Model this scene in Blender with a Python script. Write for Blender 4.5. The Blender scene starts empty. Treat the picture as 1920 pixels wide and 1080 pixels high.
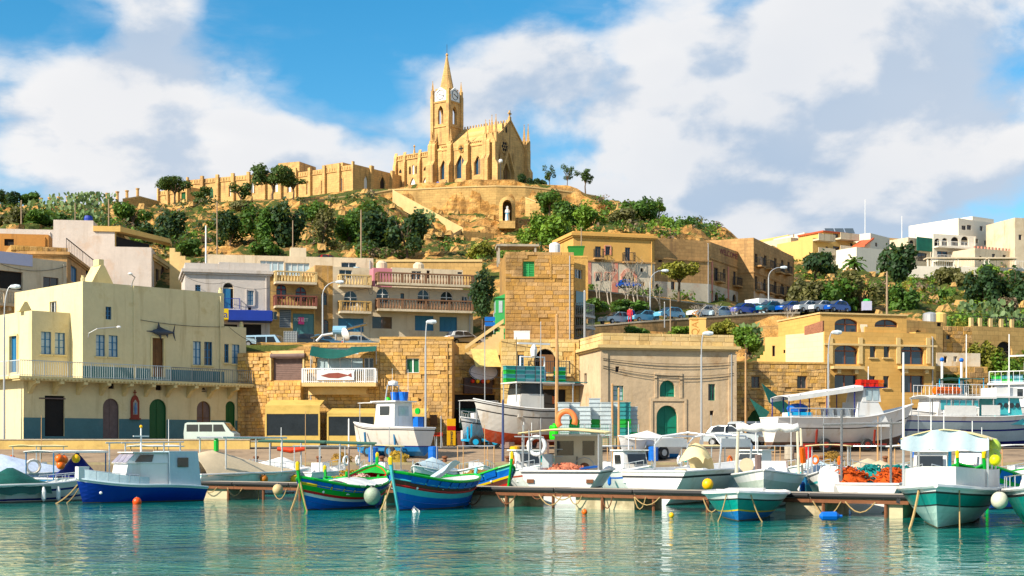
import bpy, math, random
import numpy as np
from mathutils import Vector, Matrix
R = math.radians
random.seed(7)
SC = bpy.context.scene
C = SC.collection
# ---------------------------------------------------------------- camera
F, HY, CZ = 2700.0, 838.0, 2.3          # focal length in photo pixels, horizon row, eye height
cam = bpy.data.cameras.new('camera'); camo = bpy.data.objects.new('camera', cam); C.objects.link(camo)
camo.location = (0, 0, CZ); camo.rotation_euler = (R(90), 0, 0)
cam.sensor_width = 36; cam.lens = F/1920*36; cam.shift_y = (HY-540)/1920
cam.clip_start = .5; cam.clip_end = 5000
SC.camera = camo
# ---------------------------------------------------------------- light and exposure
SUN_AZ, SUN_EL = 53.0, 36.0             # degrees left of straight behind the camera, elevation
TOSUN = Vector((-math.sin(R(SUN_AZ))*math.cos(R(SUN_EL)), -math.cos(R(SUN_AZ))*math.cos(R(SUN_EL)), math.sin(R(SUN_EL))))
sl = bpy.data.lights.new('sun', 'SUN'); sl.energy = 5.0; sl.angle = R(.55); sl.color = (1, .90, .74)
so = bpy.data.objects.new('sun', sl); C.objects.link(so)
so.rotation_euler = TOSUN.to_track_quat('Z', 'Y').to_euler()
SC.view_settings.view_transform = 'Standard'; SC.view_settings.look = 'None'
SC.view_settings.exposure = 0.74; SC.view_settings.gamma = 1
SC.render.engine = 'CYCLES'; SC.cycles.max_bounces = 5; SC.cycles.diffuse_bounces = 2; SC.cycles.glossy_bounces = 3; SC.cycles.transmission_bounces = 2
W = bpy.data.worlds.new('World'); SC.world = W; W.use_nodes = True
class NT:
 """small node helper"""
 def __init__(s, nt): s.t = nt; nt.nodes.clear()
 def n(s, typ, ins=None, **kw):
  nd = s.t.nodes.new(typ)
  for k, v in kw.items(): setattr(nd, k, v)
  for k, v in (ins or {}).items(): s.set(nd.inputs[k], v)
  return nd
 def set(s, sock, v):
  if isinstance(v, bpy.types.NodeSocket): s.t.links.new(v, sock)
  elif isinstance(v, bpy.types.Node): s.t.links.new(v.outputs[0], sock)
  else: sock.default_value = v
 def math(s, op, a, b=0.0, clamp=False):
  nd = s.n('ShaderNodeMath', {0: a, 1: b}, operation=op); nd.use_clamp = clamp; return nd.outputs[0]
 def mix(s, f, a, b, bt='MIX'):
  nd = s.n('ShaderNodeMix', data_type='RGBA', blend_type=bt)
  s.set(nd.inputs[0], f); s.set(nd.inputs[6], a); s.set(nd.inputs[7], b); return nd.outputs[2]
 def mapr(s, v, a, b, c=0.0, d=1.0, smooth=False):
  nd = s.n('ShaderNodeMapRange', {0: v, 1: a, 2: b, 3: c, 4: d})
  if smooth: nd.interpolation_type = 'SMOOTHSTEP'
  return nd.outputs[0]
 def noise(s, vec, scale, detail=4, rough=.55, dist=0.0):
  nd = s.n('ShaderNodeTexNoise', {'Scale': scale, 'Detail': detail, 'Roughness': rough, 'Distortion': dist})
  if vec is not None: s.set(nd.inputs['Vector'], vec)
  return nd.outputs[0]
 def vm(s, op, a, b=None):
  nd = s.n('ShaderNodeVectorMath', operation=op); s.set(nd.inputs[0], a)
  if b is not None: s.set(nd.inputs[1], b)
  return nd.outputs[1] if op in ('DISTANCE', 'DOT_PRODUCT', 'LENGTH') else nd.outputs[0]
def c4(c): return (c[0], c[1], c[2], 1)
def cs(c):                              # richer, slightly deeper pigment
 l = .3*c[0]+.55*c[1]+.15*c[2]; return tuple(max(0, (l+(v-l)*1.14)*.9) for v in c)+(1,)
def make_world():
 N = NT(W.node_tree)
 sky = N.n('ShaderNodeTexSky', sky_type='NISHITA'); sky.sun_disc = False
 sky.sun_elevation = R(SUN_EL); sky.sun_rotation = R(180+SUN_AZ); sky.altitude = 10
 sky.air_density = 1.0; sky.dust_density = .2; sky.ozone_density = 3.0
 hs = N.n('ShaderNodeHueSaturation', {'Saturation': 1.4, 'Value': 1.0, 'Hue': .487, 'Color': sky.outputs[0]})
 blue = N.mix(1.0, hs.outputs[0], (.098, .098, .098, 1), 'MULTIPLY')
 tc = N.n('ShaderNodeTexCoord').outputs['Generated']
 d = N.vm('NORMALIZE', tc)
 st = N.vm('MULTIPLY', d, (1, 1, 1.75))
 def dens(off):
  p = N.vm('ADD', st, off)
  a = N.noise(p, 6.2, 10, .6, .2)
  wp = N.vm('ADD', p, N.vm('MULTIPLY', N.n('ShaderNodeTexNoise', {'Vector': p, 'Scale': 9.0, 'Detail': 4.0}).outputs[1], (.09, .09, .09)))
  pf = [N.n('ShaderNodeTexVoronoi', {'Vector': wp, 'Scale': k}, feature='F1').outputs[0] for k in (11.0, 25.0)]
  puff = N.math('SUBTRACT', .66, N.math('ADD', N.math('MULTIPLY', pf[0], .62), N.math('MULTIPLY', pf[1], .34)))
  b = N.noise(p, 2.2, 2, .5)
  return N.math('ADD', N.math('ADD', N.math('MULTIPLY', a, .62), N.math('MULTIPLY', b, .25)), N.math('MULTIPLY', puff, .33))
 o = (3.1, .4, 1.7)
 d0 = dens(o)
 d1 = dens((o[0]-.03, o[1]-.015, o[2]+.04))
 # broad weather: gaps of clear blue between the banks of cloud
 def gap(px, py, rad, amt, sz=1.0):
  v = Vector(((px-960)/F, 1, (HY-py)/F)).normalized()
  q = N.vm('MULTIPLY', d, (1, 1, sz)); c = (v.x, v.y, v.z*sz)
  r = N.vm('DISTANCE', q, c)
  return N.mapr(r, rad, rad*.15, 0, amt, True)
 bias = None
 for g in ((640, 165, .072, -.24, 2.4), (700, 0, .115, -.24, 2.6), (120, 35, .075, -.26, 2.4), (400, 258, .022, -.14, 2.5), (450, 20, .05, -.2, 2),
    (200, 170, .09, .14, 1.4), (1150, 200, .10, .12, 1.6), (1700, 170, .15, .2, 1.2), (1500, 330, .12, .14, 1.6), (300, 330, .16, .13, 1.8), (880, 200, .045, .26, 1.2), (1020, 120, .05, .16, 1.4), (285, 60, .045, .12, .6), (1450, 30, .1, .1, 1.6)):
  x = gap(*g); bias = x if bias is None else N.math('ADD', bias, x)
 dd = N.math('ADD', d0, bias)
 cov = N.mapr(dd, .395, .60, 0, 1, True)
 wisp = N.mapr(N.noise(N.vm('MULTIPLY', st, (1, 1, 2.2)), 5.0, 6, .6, .6), .42, .75, 0, .55, True)
 cov = N.math('MAXIMUM', cov, N.math('MULTIPLY', wisp, N.mapr(dd, .30, .46)))
 rel = N.math('SUBTRACT', d0, d1)
 lit = N.mapr(rel, -.075, .065, 0, 1, True)
 thick = N.mapr(dd, .52, .80, 0, 1, True)
 sh = N.math('ADD', N.math('MULTIPLY', lit, .75), N.math('MULTIPLY', N.mapr(N.noise(st, 2.6, 4, .5), .35, .65), .35), True)
 col = N.mix(sh, (.47, .62, .82, 1), (1.02, 1.02, 1.03, 1))
 col = N.mix(N.math('MULTIPLY', thick, .12), col, (.55, .62, .74, 1))
 out = N.mix(cov, blue, N.mix(1.0, col, (.54, .54, .54, 1), 'MULTIPLY'))
 bg = N.n('ShaderNodeBackground', {'Color': out, 'Strength': 1.0})
 N.n('ShaderNodeOutputWorld', {'Surface': bg.outputs[0]})
make_world()
# ---------------------------------------------------------------- helpers
def P(px, py, d): return Vector(((px-960)/F*d, d, CZ+(HY-py)/F*d))
def XX(px, d): return (px-960)/F*d
def ZZ(py, d): return CZ+(HY-py)/F*d
def DW(py): return CZ*F/(py-HY)          # distance of a point on the water seen at row py
MATS = {}
def mat(name, col, rough=.75, var=.22, scale=1.2, stain=None, stain_amt=.6, stain_scale=.35, stain_lo=.5, bump=0.0, bscale=9, metal=0.0, isl=0.0,
  streak=None, streak_amt=.5, brick=None, spec=.4, band=None, coat=0.0, emit=None):
 if name in MATS: return MATS[name]
 m = bpy.data.materials.new(name); m.use_nodes = True; N = NT(m.node_tree)
 geo = N.n('ShaderNodeNewGeometry'); pos = geo.outputs['Position']
 base = cs(col)
 n1 = N.noise(pos, scale, 5, .6)
 n2 = N.noise(pos, scale*7, 3, .6)
 v = N.math('ADD', N.math('MULTIPLY', n1, .65), N.math('MULTIPLY', n2, .35))
 k = N.mapr(v, .3, .7, 1-var, 1+var)
 out = N.n('ShaderNodeHueSaturation', {'Value': k, 'Color': base}).outputs[0]
 if brick:                          # (width, height, joint darkness, contrast): joints of courses too small to build
  tc = N.n('ShaderNodeTexCoord').outputs['Object']; sp = N.n('ShaderNodeSeparateXYZ', {0: tc})
  uv = N.n('ShaderNodeCombineXYZ', {0: N.math('ADD', sp.outputs[0], sp.outputs[1]), 1: sp.outputs[2]})
  uv = N.vm('ADD', uv.outputs[0], N.vm('MULTIPLY', N.n('ShaderNodeTexNoise', {'Vector': pos, 'Scale': 1.5}).outputs[1], (.05, .05, 0)))
  b = N.n('ShaderNodeTexBrick', {'Vector': uv, 'Scale': 1.0, 'Brick Width': brick[0], 'Row Height': brick[1], 'Mortar Size': .025, 'Mortar Smooth': .3,
    'Color1': (1+brick[3],)*3+(1,), 'Color2': (1-brick[3],)*3+(1,), 'Mortar': (brick[2],)*3+(1,), 'Bias': 0.0})
  out = N.mix(1.0, out, b.outputs[0], 'MULTIPLY')
 if isl:
  oi = N.n('ShaderNodeObjectInfo').outputs['Random']
  r = N.math('FRACT', N.math('ADD', oi, geo.outputs['Random Per Island']))
  r2 = N.math('FRACT', N.math('MULTIPLY', r, 7.31))
  out = N.n('ShaderNodeHueSaturation', {'Value': N.mapr(r, 0, 1, 1-isl, 1+isl*.7), 'Saturation': N.mapr(r2, 0, 1, 1-isl*.6, 1+isl*.4), 'Color': out}).outputs[0]
 if stain:
  s = N.noise(pos, stain_scale, 6, .65, .3)
  out = N.mix(N.mapr(s, stain_lo, stain_lo+.16, 0, stain_amt, True), out, cs(stain))
 if band:                           # strata: (colour, amount, frequency)
  sp = N.n('ShaderNodeSeparateXYZ', {0: pos})
  s = N.noise(N.vm('MULTIPLY', pos, (.12, .12, band[2])), 1.0, 5, .65, .4)
  out = N.mix(N.mapr(s, .45, .62, 0, band[1]), out, c4(band[0]))
 if streak:
  s = N.noise(N.vm('MULTIPLY', pos, (1.7, 1.7, .16)), 1.0, 5, .6)
  out = N.mix(N.mapr(s, .52, .72, 0, streak_amt, True), out, cs(streak))
 p = N.n('ShaderNodeBsdfPrincipled', {'Base Color': out, 'Roughness': rough, 'Metallic': metal, 'Specular IOR Level': spec, 'Coat Weight': coat})
 if emit: p.inputs['Emission Color'].default_value = c4(emit); p.inputs['Emission Strength'].default_value = 1
 if bump:
  bn = N.noise(pos, bscale, 6, .65)
  N.set(p.inputs['Normal'], N.n('ShaderNodeBump', {'Strength': bump, 'Distance': .1, 'Height': bn}).outputs[0])
 N.n('ShaderNodeOutputMaterial', {'Surface': p.outputs[0]})
 MATS[name] = m; return m
def paint(name, col, rough=.45, var=.10, **k): return mat(name, col, rough, var, **k)
class MB:
 def __init__(s): s.v = []; s.f = []; s.m = []
 def add(s, vs, fs, m=0):
  o = len(s.v); s.v += [tuple(v) for v in vs]
  for f in fs: s.f.append(tuple(i+o for i in f)); s.m.append(m)
 def box(s, x0, y0, z0, x1, y1, z1, m=0):
  if x0 > x1: x0, x1 = x1, x0
  if y0 > y1: y0, y1 = y1, y0
  if z0 > z1: z0, z1 = z1, z0
  s.add([(x0,y0,z0),(x1,y0,z0),(x1,y1,z0),(x0,y1,z0),(x0,y0,z1),(x1,y0,z1),(x1,y1,z1),(x0,y1,z1)],
    [(3,2,1,0),(4,5,6,7),(0,1,5,4),(1,2,6,5),(2,3,7,6),(3,0,4,7)], m); return s
 def beam(s, p, q, w, h=None, m=0):
  p = Vector(p); q = Vector(q); h = h or w; d = q-p
  if d.length < 1e-6: return s
  d.normalize(); up = Vector((0,0,1)) if abs(d.z) < .95 else Vector((1,0,0))
  a = d.cross(up).normalized(); b = a.cross(d).normalized()
  vs = [p-a*w/2-b*h/2, p+a*w/2-b*h/2, p+a*w/2+b*h/2, p-a*w/2+b*h/2]; vs += [v+(q-p) for v in vs]
  s.add(vs, [(3,2,1,0),(4,5,6,7),(0,1,5,4),(1,2,6,5),(2,3,7,6),(3,0,4,7)], m); return s
 def tube(s, pts, r, n=6, m=0, closed=False):
  pts = [Vector(p) for p in pts]; k = len(pts); rs = r if isinstance(r, (list, tuple)) else [r]*k
  vs = []; prev = None
  for i, p in enumerate(pts):
   if closed: d = pts[(i+1) % k]-pts[i-1]
   else: d = pts[min(i+1, k-1)]-pts[max(i-1, 0)]
   d.normalize()
   a = prev-d*prev.dot(d) if prev is not None else d.orthogonal()
   if a.length < 1e-5: a = d.orthogonal()
   a.normalize(); b = d.cross(a); prev = a
   for j in range(n):
    t = 2*math.pi*j/n; vs.append(p+(a*math.cos(t)+b*math.sin(t))*rs[i])
  fs = []
  for i in range(k if closed else k-1):
   i2 = (i+1) % k
   for j in range(n): fs.append((i*n+j, i*n+(j+1) % n, i2*n+(j+1) % n, i2*n+j))
  if not closed: fs += [tuple(range(n-1, -1, -1)), tuple((k-1)*n+j for j in range(n))]
  s.add(vs, fs, m); return s
 def lathe(s, prof, n=10, c=(0,0,0), m=0, axis='z'):
  vs = []; fs = []
  for (r, z) in prof:
   for j in range(n):
    t = 2*math.pi*j/n; x, y = r*math.cos(t), r*math.sin(t)
    q = (x, y, z) if axis == 'z' else ((z, x, y) if axis == 'x' else (x, z, y))
    vs.append((q[0]+c[0], q[1]+c[1], q[2]+c[2]))
  k = len(prof)
  for i in range(k-1):
   for j in range(n): fs.append((i*n+j, i*n+(j+1) % n, (i+1)*n+(j+1) % n, (i+1)*n+j))
  fs += [tuple(range(n-1, -1, -1)), tuple((k-1)*n+j for j in range(n))]
  s.add(vs, fs, m); return s
 def ball(s, c, r, m=0, n=10, k=6, sz=1.0):
  return s.lathe([(max(r*math.sin(math.pi*i/k), 1e-3), -r*sz*math.cos(math.pi*i/k)) for i in range(k+1)], n, c, m)
 def poly(s, pts, t, m=0):
  """thick polygon: pts in order, extruded by vector t"""
  pts = [Vector(p) for p in pts]; t = Vector(t); n = len(pts)
  s.add(pts+[p+t for p in pts], [tuple(range(n)), tuple(range(2*n-1, n-1, -1))]+[((i+1) % n, i, n+i, n+(i+1) % n) for i in range(n)], m); return s
 def grid(s, fn, nu, nv, m=0, thick=None):
  vs = [Vector(fn(i/nu, j/nv)) for j in range(nv+1) for i in range(nu+1)]
  fs = [(j*(nu+1)+i, j*(nu+1)+i+1, (j+1)*(nu+1)+i+1, (j+1)*(nu+1)+i) for j in range(nv) for i in range(nu)]
  s.add(vs, fs, m)
  if thick is not None:
   t = Vector(thick); w = nu+1; s.add([v+t for v in vs], [f[::-1] for f in fs], m)
   rim = [i for i in range(w)]+[j*w+nu for j in range(1, nv+1)]+[nv*w+i for i in range(nu-1, -1, -1)]+[j*w for j in range(nv-1, 0, -1)]
   rv = [vs[i] for i in rim]; k = len(rv)
   s.add(rv+[v+t for v in rv], [((i+1) % k, i, k+i, k+(i+1) % k) for i in range(k)], m)
  return s
 def build(s, name, mats, parent=None, loc=None, rz=0.0, smooth=False):
  me = bpy.data.meshes.new(name); me.from_pydata(s.v, [], s.f)
  if not isinstance(mats, (list, tuple)): mats = [mats]
  for m in mats: me.materials.append(m)
  if len(mats) > 1: me.polygons.foreach_set('material_index', s.m)
  if smooth: me.polygons.foreach_set('use_smooth', [True]*len(s.f))
  me.update()
  return link(name, me, parent, loc, rz)
def link(name, me, parent=None, loc=None, rz=0.0):
 o = bpy.data.objects.new(name, me); C.objects.link(o)
 if parent is not None: o.parent = parent
 if loc is not None: o.location = loc
 if rz: o.rotation_euler.z = rz
 return o
def tag(o, label, cat, group=None):
 o['label'] = label; o['category'] = cat
 if group: o['group'] = group
 return o
def thing(name, label, cat, loc=(0,0,0), rz=0.0, group=None):
 o = bpy.data.objects.new(name, None); C.objects.link(o); o.location = loc; o.rotation_euler.z = rz; o.empty_display_size = .3
 return tag(o, label, cat, group)
def M4(root): return Matrix.Translation(root.location) @ Matrix.Rotation(root.rotation_euler.z, 4, 'Z')
def loc(root, px, py, d): return M4(root).inverted() @ P(px, py, d)
def dup(root, location, rz, label=None, scale=None):
 r = root.copy(); C.objects.link(r); r.location = location; r.rotation_euler.z = rz
 if label: r['label'] = label
 if scale: r.scale = scale
 for ch in list(root.children):
  c = ch.copy(); C.objects.link(c); c.parent = r
  for g in list(ch.children):
   e = g.copy(); C.objects.link(e); e.parent = c
 return r
def text_obj(name, body, size, m, parent, M, extrude=.01, sx=1.0):
 cu = bpy.data.curves.new(name, 'FONT'); cu.body = body; cu.size = size; cu.align_x = 'CENTER'; cu.align_y = 'CENTER'; cu.extrude = extrude
 tmp = bpy.data.objects.new('tmp', cu); C.objects.link(tmp)
 me = bpy.data.meshes.new_from_object(tmp); bpy.data.objects.remove(tmp); bpy.data.curves.remove(cu)
 me.materials.clear(); me.materials.append(m)
 for v in me.vertices: v.co.x *= sx
 me.transform(M)
 return link(name, me, parent)
# ================================================================ materials
STONE = mat('limestone_honey', (.56, .34, .125), .9, .28, .9, stain=(.26, .15, .06), stain_amt=.55, stain_scale=.5, stain_lo=.56, bump=.5, bscale=5, streak=(.20,.13,.07), streak_amt=.4)
BLOCK = mat('limestone_block', (.60, .37, .145), .9, .3, 2.5, stain=(.20, .12, .065), stain_amt=.75, stain_scale=.4, stain_lo=.50, bump=.5, bscale=7, isl=.16, streak=(.17,.11,.065), streak_amt=.55)
BLOCKB = mat('limestone_block_brown', (.50, .30, .12), .9, .2, 2.5, stain=(.17, .11, .055), stain_amt=.75, stain_scale=.22, stain_lo=.50, bump=.5, bscale=7, isl=.18)
JOINT = mat('lime_mortar', (.42, .25, .10), .95, .3, 2)
JOINTB = mat('weathered_mortar', (.36, .21, .075), .95, .3, 2, stain=(.15,.1,.05), stain_scale=.3)
FARST = mat('far_limestone', (.54, .35, .15), .9, .25, .6, stain=(.33, .19, .07), stain_amt=.5, stain_scale=.3, stain_lo=.55, brick=(.9, .42, .72, .10), streak=(.25,.15,.07), streak_amt=.3)
OLDST = mat('old_hotel_stone', (.46, .28, .13), .9, .28, .5, stain=(.24, .14, .07), stain_amt=.6, stain_scale=.25, stain_lo=.52, brick=(.8, .38, .72, .12), streak=(.16,.1,.06), streak_amt=.45)
OLDPL = mat('old_pale_plaster', (.56, .50, .40), .9, .2, .8, stain=(.48, .22, .15), stain_amt=.5, stain_scale=.5, stain_lo=.56)
PINKPL = mat('faded_red_plaster', (.56, .23, .17), .9, .3, .8, stain=(.52,.42,.32), stain_amt=.6, stain_scale=.9)
CHURCH = mat('church_limestone', (.60, .38, .17), .88, .26, .7, stain=(.27, .165, .085), stain_amt=.7, stain_scale=.35, stain_lo=.53, brick=(1.0, .42, .74, .10), streak=(.19,.125,.07), streak_amt=.65)
CHROOF = mat('church_roof_slab', (.62, .42, .18), .9, .2, .8, stain=(.30, .18, .08), stain_amt=.5, stain_scale=.6, isl=.18)
YEL = mat('cream_plaster', (.71, .61, .38), .85, .09, .5, stain=(.55, .42, .20), stain_amt=.6, stain_scale=.5, stain_lo=.57, streak=(.42,.32,.17), streak_amt=.5, bump=.25, bscale=6)
YTRIM = mat('cream_trim', (.72, .60, .33), .85, .1, .8, streak=(.45,.33,.16), streak_amt=.4)
TEALP = mat('teal_dado', (.075, .17, .185), .7, .16, .8, stain=(.15, .22, .22), stain_amt=.35, stain_scale=1.2, stain_lo=.55)
PINKW = mat('pinkish_white_plaster', (.66, .58, .52), .9, .12, .4, bump=.25, streak=(.45,.36,.28), streak_amt=.35, stain=(.62, .45, .33), stain_amt=.5, stain_scale=.6, stain_lo=.52)
GREYW = mat('grey_lilac_plaster', (.56, .51, .47), .9, .1, .5, streak=(.34,.28,.22), streak_amt=.55, bump=.25)
CREAM = mat('pale_cream_plaster', (.64, .54, .40), .9, .12, .5, streak=(.36,.27,.17), streak_amt=.55, stain=(.45,.33,.2), stain_amt=.4, bump=.25)
PALE = mat('patchy_beige_render', (.56, .43, .29), .92, .2, .5, stain=(.30, .18, .09), stain_amt=.7, stain_scale=.6, stain_lo=.56, streak=(.4,.29,.17), streak_amt=.4, bump=.3, bscale=4)
PALEP = mat('parapet_stone', (.64, .47, .24), .92, .16, .6, stain=(.30,.19,.08), stain_amt=.5, stain_scale=.7, stain_lo=.58)
HOTEL = mat('hotel_ochre_stone', (.62, .38, .14), .88, .12, .5, stain=(.55, .30, .09), stain_amt=.4, stain_scale=.4, brick=(.9, .3, .86, .06))
WHITEW = mat('white_plaster', (.76, .70, .60), .85, .07, .5, streak=(.6,.55,.48), streak_amt=.3)
OCHREW = mat('ochre_plaster', (.70, .47, .19), .88, .1, .5, streak=(.45,.3,.12), streak_amt=.3)
BROWNW = mat('rusty_brown_plaster', (.50, .24, .08), .9, .18, .8, streak=(.24,.12,.05), streak_amt=.6)
CONC = mat('concrete', (.40, .36, .29), .9, .18, .8, stain=(.2,.17,.13), stain_amt=.5, stain_scale=.7, bump=.3)
CONCY = mat('yellow_wall_render', (.58, .42, .17), .9, .15, .7, stain=(.33,.22,.09), stain_amt=.5, stain_scale=.6, streak=(.3,.2,.1), streak_amt=.4)
ASPH = mat('asphalt', (.06, .058, .056), .9, .25, .7, stain=(.1,.09,.08), stain_scale=.4)
PAVE = mat('dusty_quay_concrete', (.30, .22, .15), .92, .25, .5, stain=(.11,.08,.055), stain_amt=.75, stain_scale=.35)
GLASS = mat('dark_window_glass', (.018, .024, .03), .06, .3, .5, spec=.6)
GLASSB = mat('blue_window_glass', (.02, .045, .075), .05, .3, .5, spec=.7)
GLASSP = mat('pale_curtained_glass', (.42, .52, .56), .15, .25, 1.5, spec=.6)
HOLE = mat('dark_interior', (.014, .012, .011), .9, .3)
WHITE = paint('white_paint', (.80, .80, .79), .4, .05)
BLUEF = paint('blue_window_paint', (.03, .15, .30), .5)
BLUED = paint('royal_blue_paint', (.015, .04, .28), .5)
GREEN = paint('green_door_paint', (.008, .085, .022), .55)
GREENT = paint('teal_green_paint', (.0, .20, .13), .55, .2)
GREENB = paint('balcony_green_paint', (.06, .36, .12), .6, .15)
WOOD = mat('brown_wood', (.16, .075, .03), .7, .3, 2)
WOODG = mat('grey_weathered_wood', (.17, .12, .11), .85, .3, 2)
WOODM = mat('pale_mast_wood', (.50, .30, .15), .7, .2, 2)
IRON = mat('dark_iron', (.045, .045, .05), .6, .2, metal=.3)
IRONG = mat('galvanised_steel', (.46, .47, .48), .45, .12, metal=.5)
IRONW = paint('pale_railing_paint', (.50, .55, .58), .5)
RUST = mat('rusty_iron', (.17, .07, .035), .85, .35, 3)
BLACK = mat('black_rubber', (.018, .018, .019), .7, .2)
ROPE = mat('old_rope', (.40, .28, .14), .9, .3, 6)
CABLE = mat('cable_black', (.02, .02, .022), .7, .1)
DKGREEN = mat('dark_green_tarp', (.006, .075, .06), .6, .3, 2, bump=.3, bscale=4)
# ================================================================ terrain
def vnoise(x, y, seed):
 rng = np.random.RandomState(seed); T = rng.rand(256, 256)
 xi = np.floor(x).astype(int); yi = np.floor(y).astype(int); fx = x-xi; fy = y-yi
 fx = fx*fx*(3-2*fx); fy = fy*fy*(3-2*fy)
 g = lambda a, b: T[a % 256, b % 256]
 return (g(xi,yi)*(1-fx)+g(xi+1,yi)*fx)*(1-fy)+(g(xi,yi+1)*(1-fx)+g(xi+1,yi+1)*fx)*fy
def fbm(x, y, s0, o=4):
 r = 0; a = .5
 for i in range(o): r = r+a*(vnoise(x, y, s0+i)-.5); x = x*2.03; y = y*2.03; a *= .5
 return r
def zz(*pts): return [(d, ZZ(-p, d) if p < 0 else p) for d, p in pts]   # negative = photo row, positive = height in metres
COLS = {
 -700: zz((109.5,1.9),(125,11),(150,18),(172,-440),(200,-408),(230,-390),(300,41)),
 0:    zz((109.5,1.9),(125,11),(150,18),(172,-440),(200,-408),(230,-390),(300,41)),
 200:  zz((109.5,1.9),(114,10.4),(128,10.7),(150,18),(168,-455),(195,-415),(238,-385),(300,43)),
 300:  zz((109.5,1.9),(114,10.4),(128,10.7),(150,18),(165,-478),(185,-440),(222,-402),(250,-385),(300,45)),
 500:  zz((109.5,1.9),(114,10.4),(134,10.9),(150,18),(163,-484),(190,-445),(225,-400),(250,-374),(258,46.5),(300,47)),
 700:  zz((109.5,1.9),(114,10.4),(140,11.2),(152,18),(163,-492),(195,-442),(222,-402),(241,-374),(250,-362),(256,48.2),(320,48.5)),
 800:  zz((109.5,1.9),(114,10.4),(142,11.2),(152,18),(163,-492),(190,-472),(222,-442),(234,-412),(242,40.2),(248.2,41.6),(249.2,48.2),(320,48.5)),
 880:  zz((109.5,1.9),(116,7),(126,11.5),(145,13),(163,-492),(200,-472),(232,-444),(237,-412),(242,40.8),(246.9,42),(247.9,48.3),(320,48.5)),
 960:  zz((109.5,1.9),(120,6),(130,11),(145,15),(163,-490),(200,-475),(234,-448),(238,-404),(242,40.8),(246.9,42),(247.9,48.3),(320,48.5)),
 1060: zz((109.5,1.9),(120,5),(134,9),(139,13.4),(146,13.6),(163,-478),(200,-445),(230,-418),(243,41.5),(249.2,42.8),(250.4,48),(320,46)),
 1130: zz((109.5,1.9),(120,5),(136,7.5),(138.5,13.7),(147,13.9),(158,19.2),(174,20),(186,-442),(215,-412),(240,-385),(254,-375),(300,44)),
 1200: zz((109.5,1.9),(120,5),(136,8),(139.5,14.0),(148,14.2),(159,19.2),(174,20),(188,-442),(215,-408),(238,-388),(300,38)),
 1290: zz((109.5,1.9),(120,6),(138,9),(141.5,14.6),(150,14.8),(161,18.8),(175,20),(190,-450),(214,-415),(240,35),(300,35)),
 1345: zz((109.5,1.9),(120,7),(140,10),(143,14.9),(152,15.1),(164,18.3),(180,20),(194,-468),(212,-440),(232,33),(300,35)),
 1440: zz((109.5,1.9),(120,8),(142,12),(145.5,15.6),(156,15.9),(168,17.5),(185,20),(205,-500),(232,-462),(300,36)),
 1550: zz((109.5,1.9),(120,9),(142,13),(147,15.9),(158,16.1),(168,-566),(200,-522),(232,-492),(300,35)),
 1700: zz((109.5,1.9),(118,6),(126,9.5),(148,-596),(158,-588),(182,-558),(215,-522),(238,-505),(300,35)),
 1820: zz((107,1.9),(112,3.4),(124,8.2),(134,-660),(141,-626),(150,-606),(182,-562),(215,-522),(232,-509),(300,35)),
 1930: zz((107,1.9),(112,3.4),(126,-700),(138,-640),(150,-608),(182,-562),(215,-520),(232,-508),(300,35)),
 2700: zz((107,1.9),(112,3.4),(126,8),(138,12.5),(150,15),(182,21),(215,27.6),(232,31),(300,35)),
}
CK = sorted(COLS)
def terrain_base(px, d):
 px = np.asarray(px, float); d = np.asarray(d, float)
 prof = np.stack([np.interp(d, [p[0] for p in COLS[k]], [p[1] for p in COLS[k]]) for k in CK])
 i = np.clip(np.searchsorted(CK, px)-1, 0, len(CK)-2); ck = np.array(CK, float)
 t = np.clip((px-ck[i])/(ck[i+1]-ck[i]), 0, 1); t = t*t*(3-2*t)
 a = np.take_along_axis(prof, i[None], 0)[0]; b = np.take_along_axis(prof, (i+1)[None], 0)[0]
 return a*(1-t)+b*t
def terrain(px, d):
 px = np.asarray(px, float); d = np.asarray(d, float)
 z = terrain_base(px, d); x = (px-960)/F*d
 w = np.clip((d-160)/10, 0, 1)*np.clip((247-d)/6, 0, 1)+.2*np.clip((d-250)/20, 0, 1)
 w = np.maximum(w, np.clip((px-1640)/60, 0, 1)*np.clip((d-112)/8, 0, 1)*np.clip((232-d)/8, 0, 1)*.6)
 n = fbm(x*.16+50, d*.16+9, 3, 5)*4.2+np.abs(fbm(x*.5+20, d*.35+5, 21, 4))*2.6
 return z+w*n
def TZ(px, d): return float(terrain([px], [d])[0])
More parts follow.
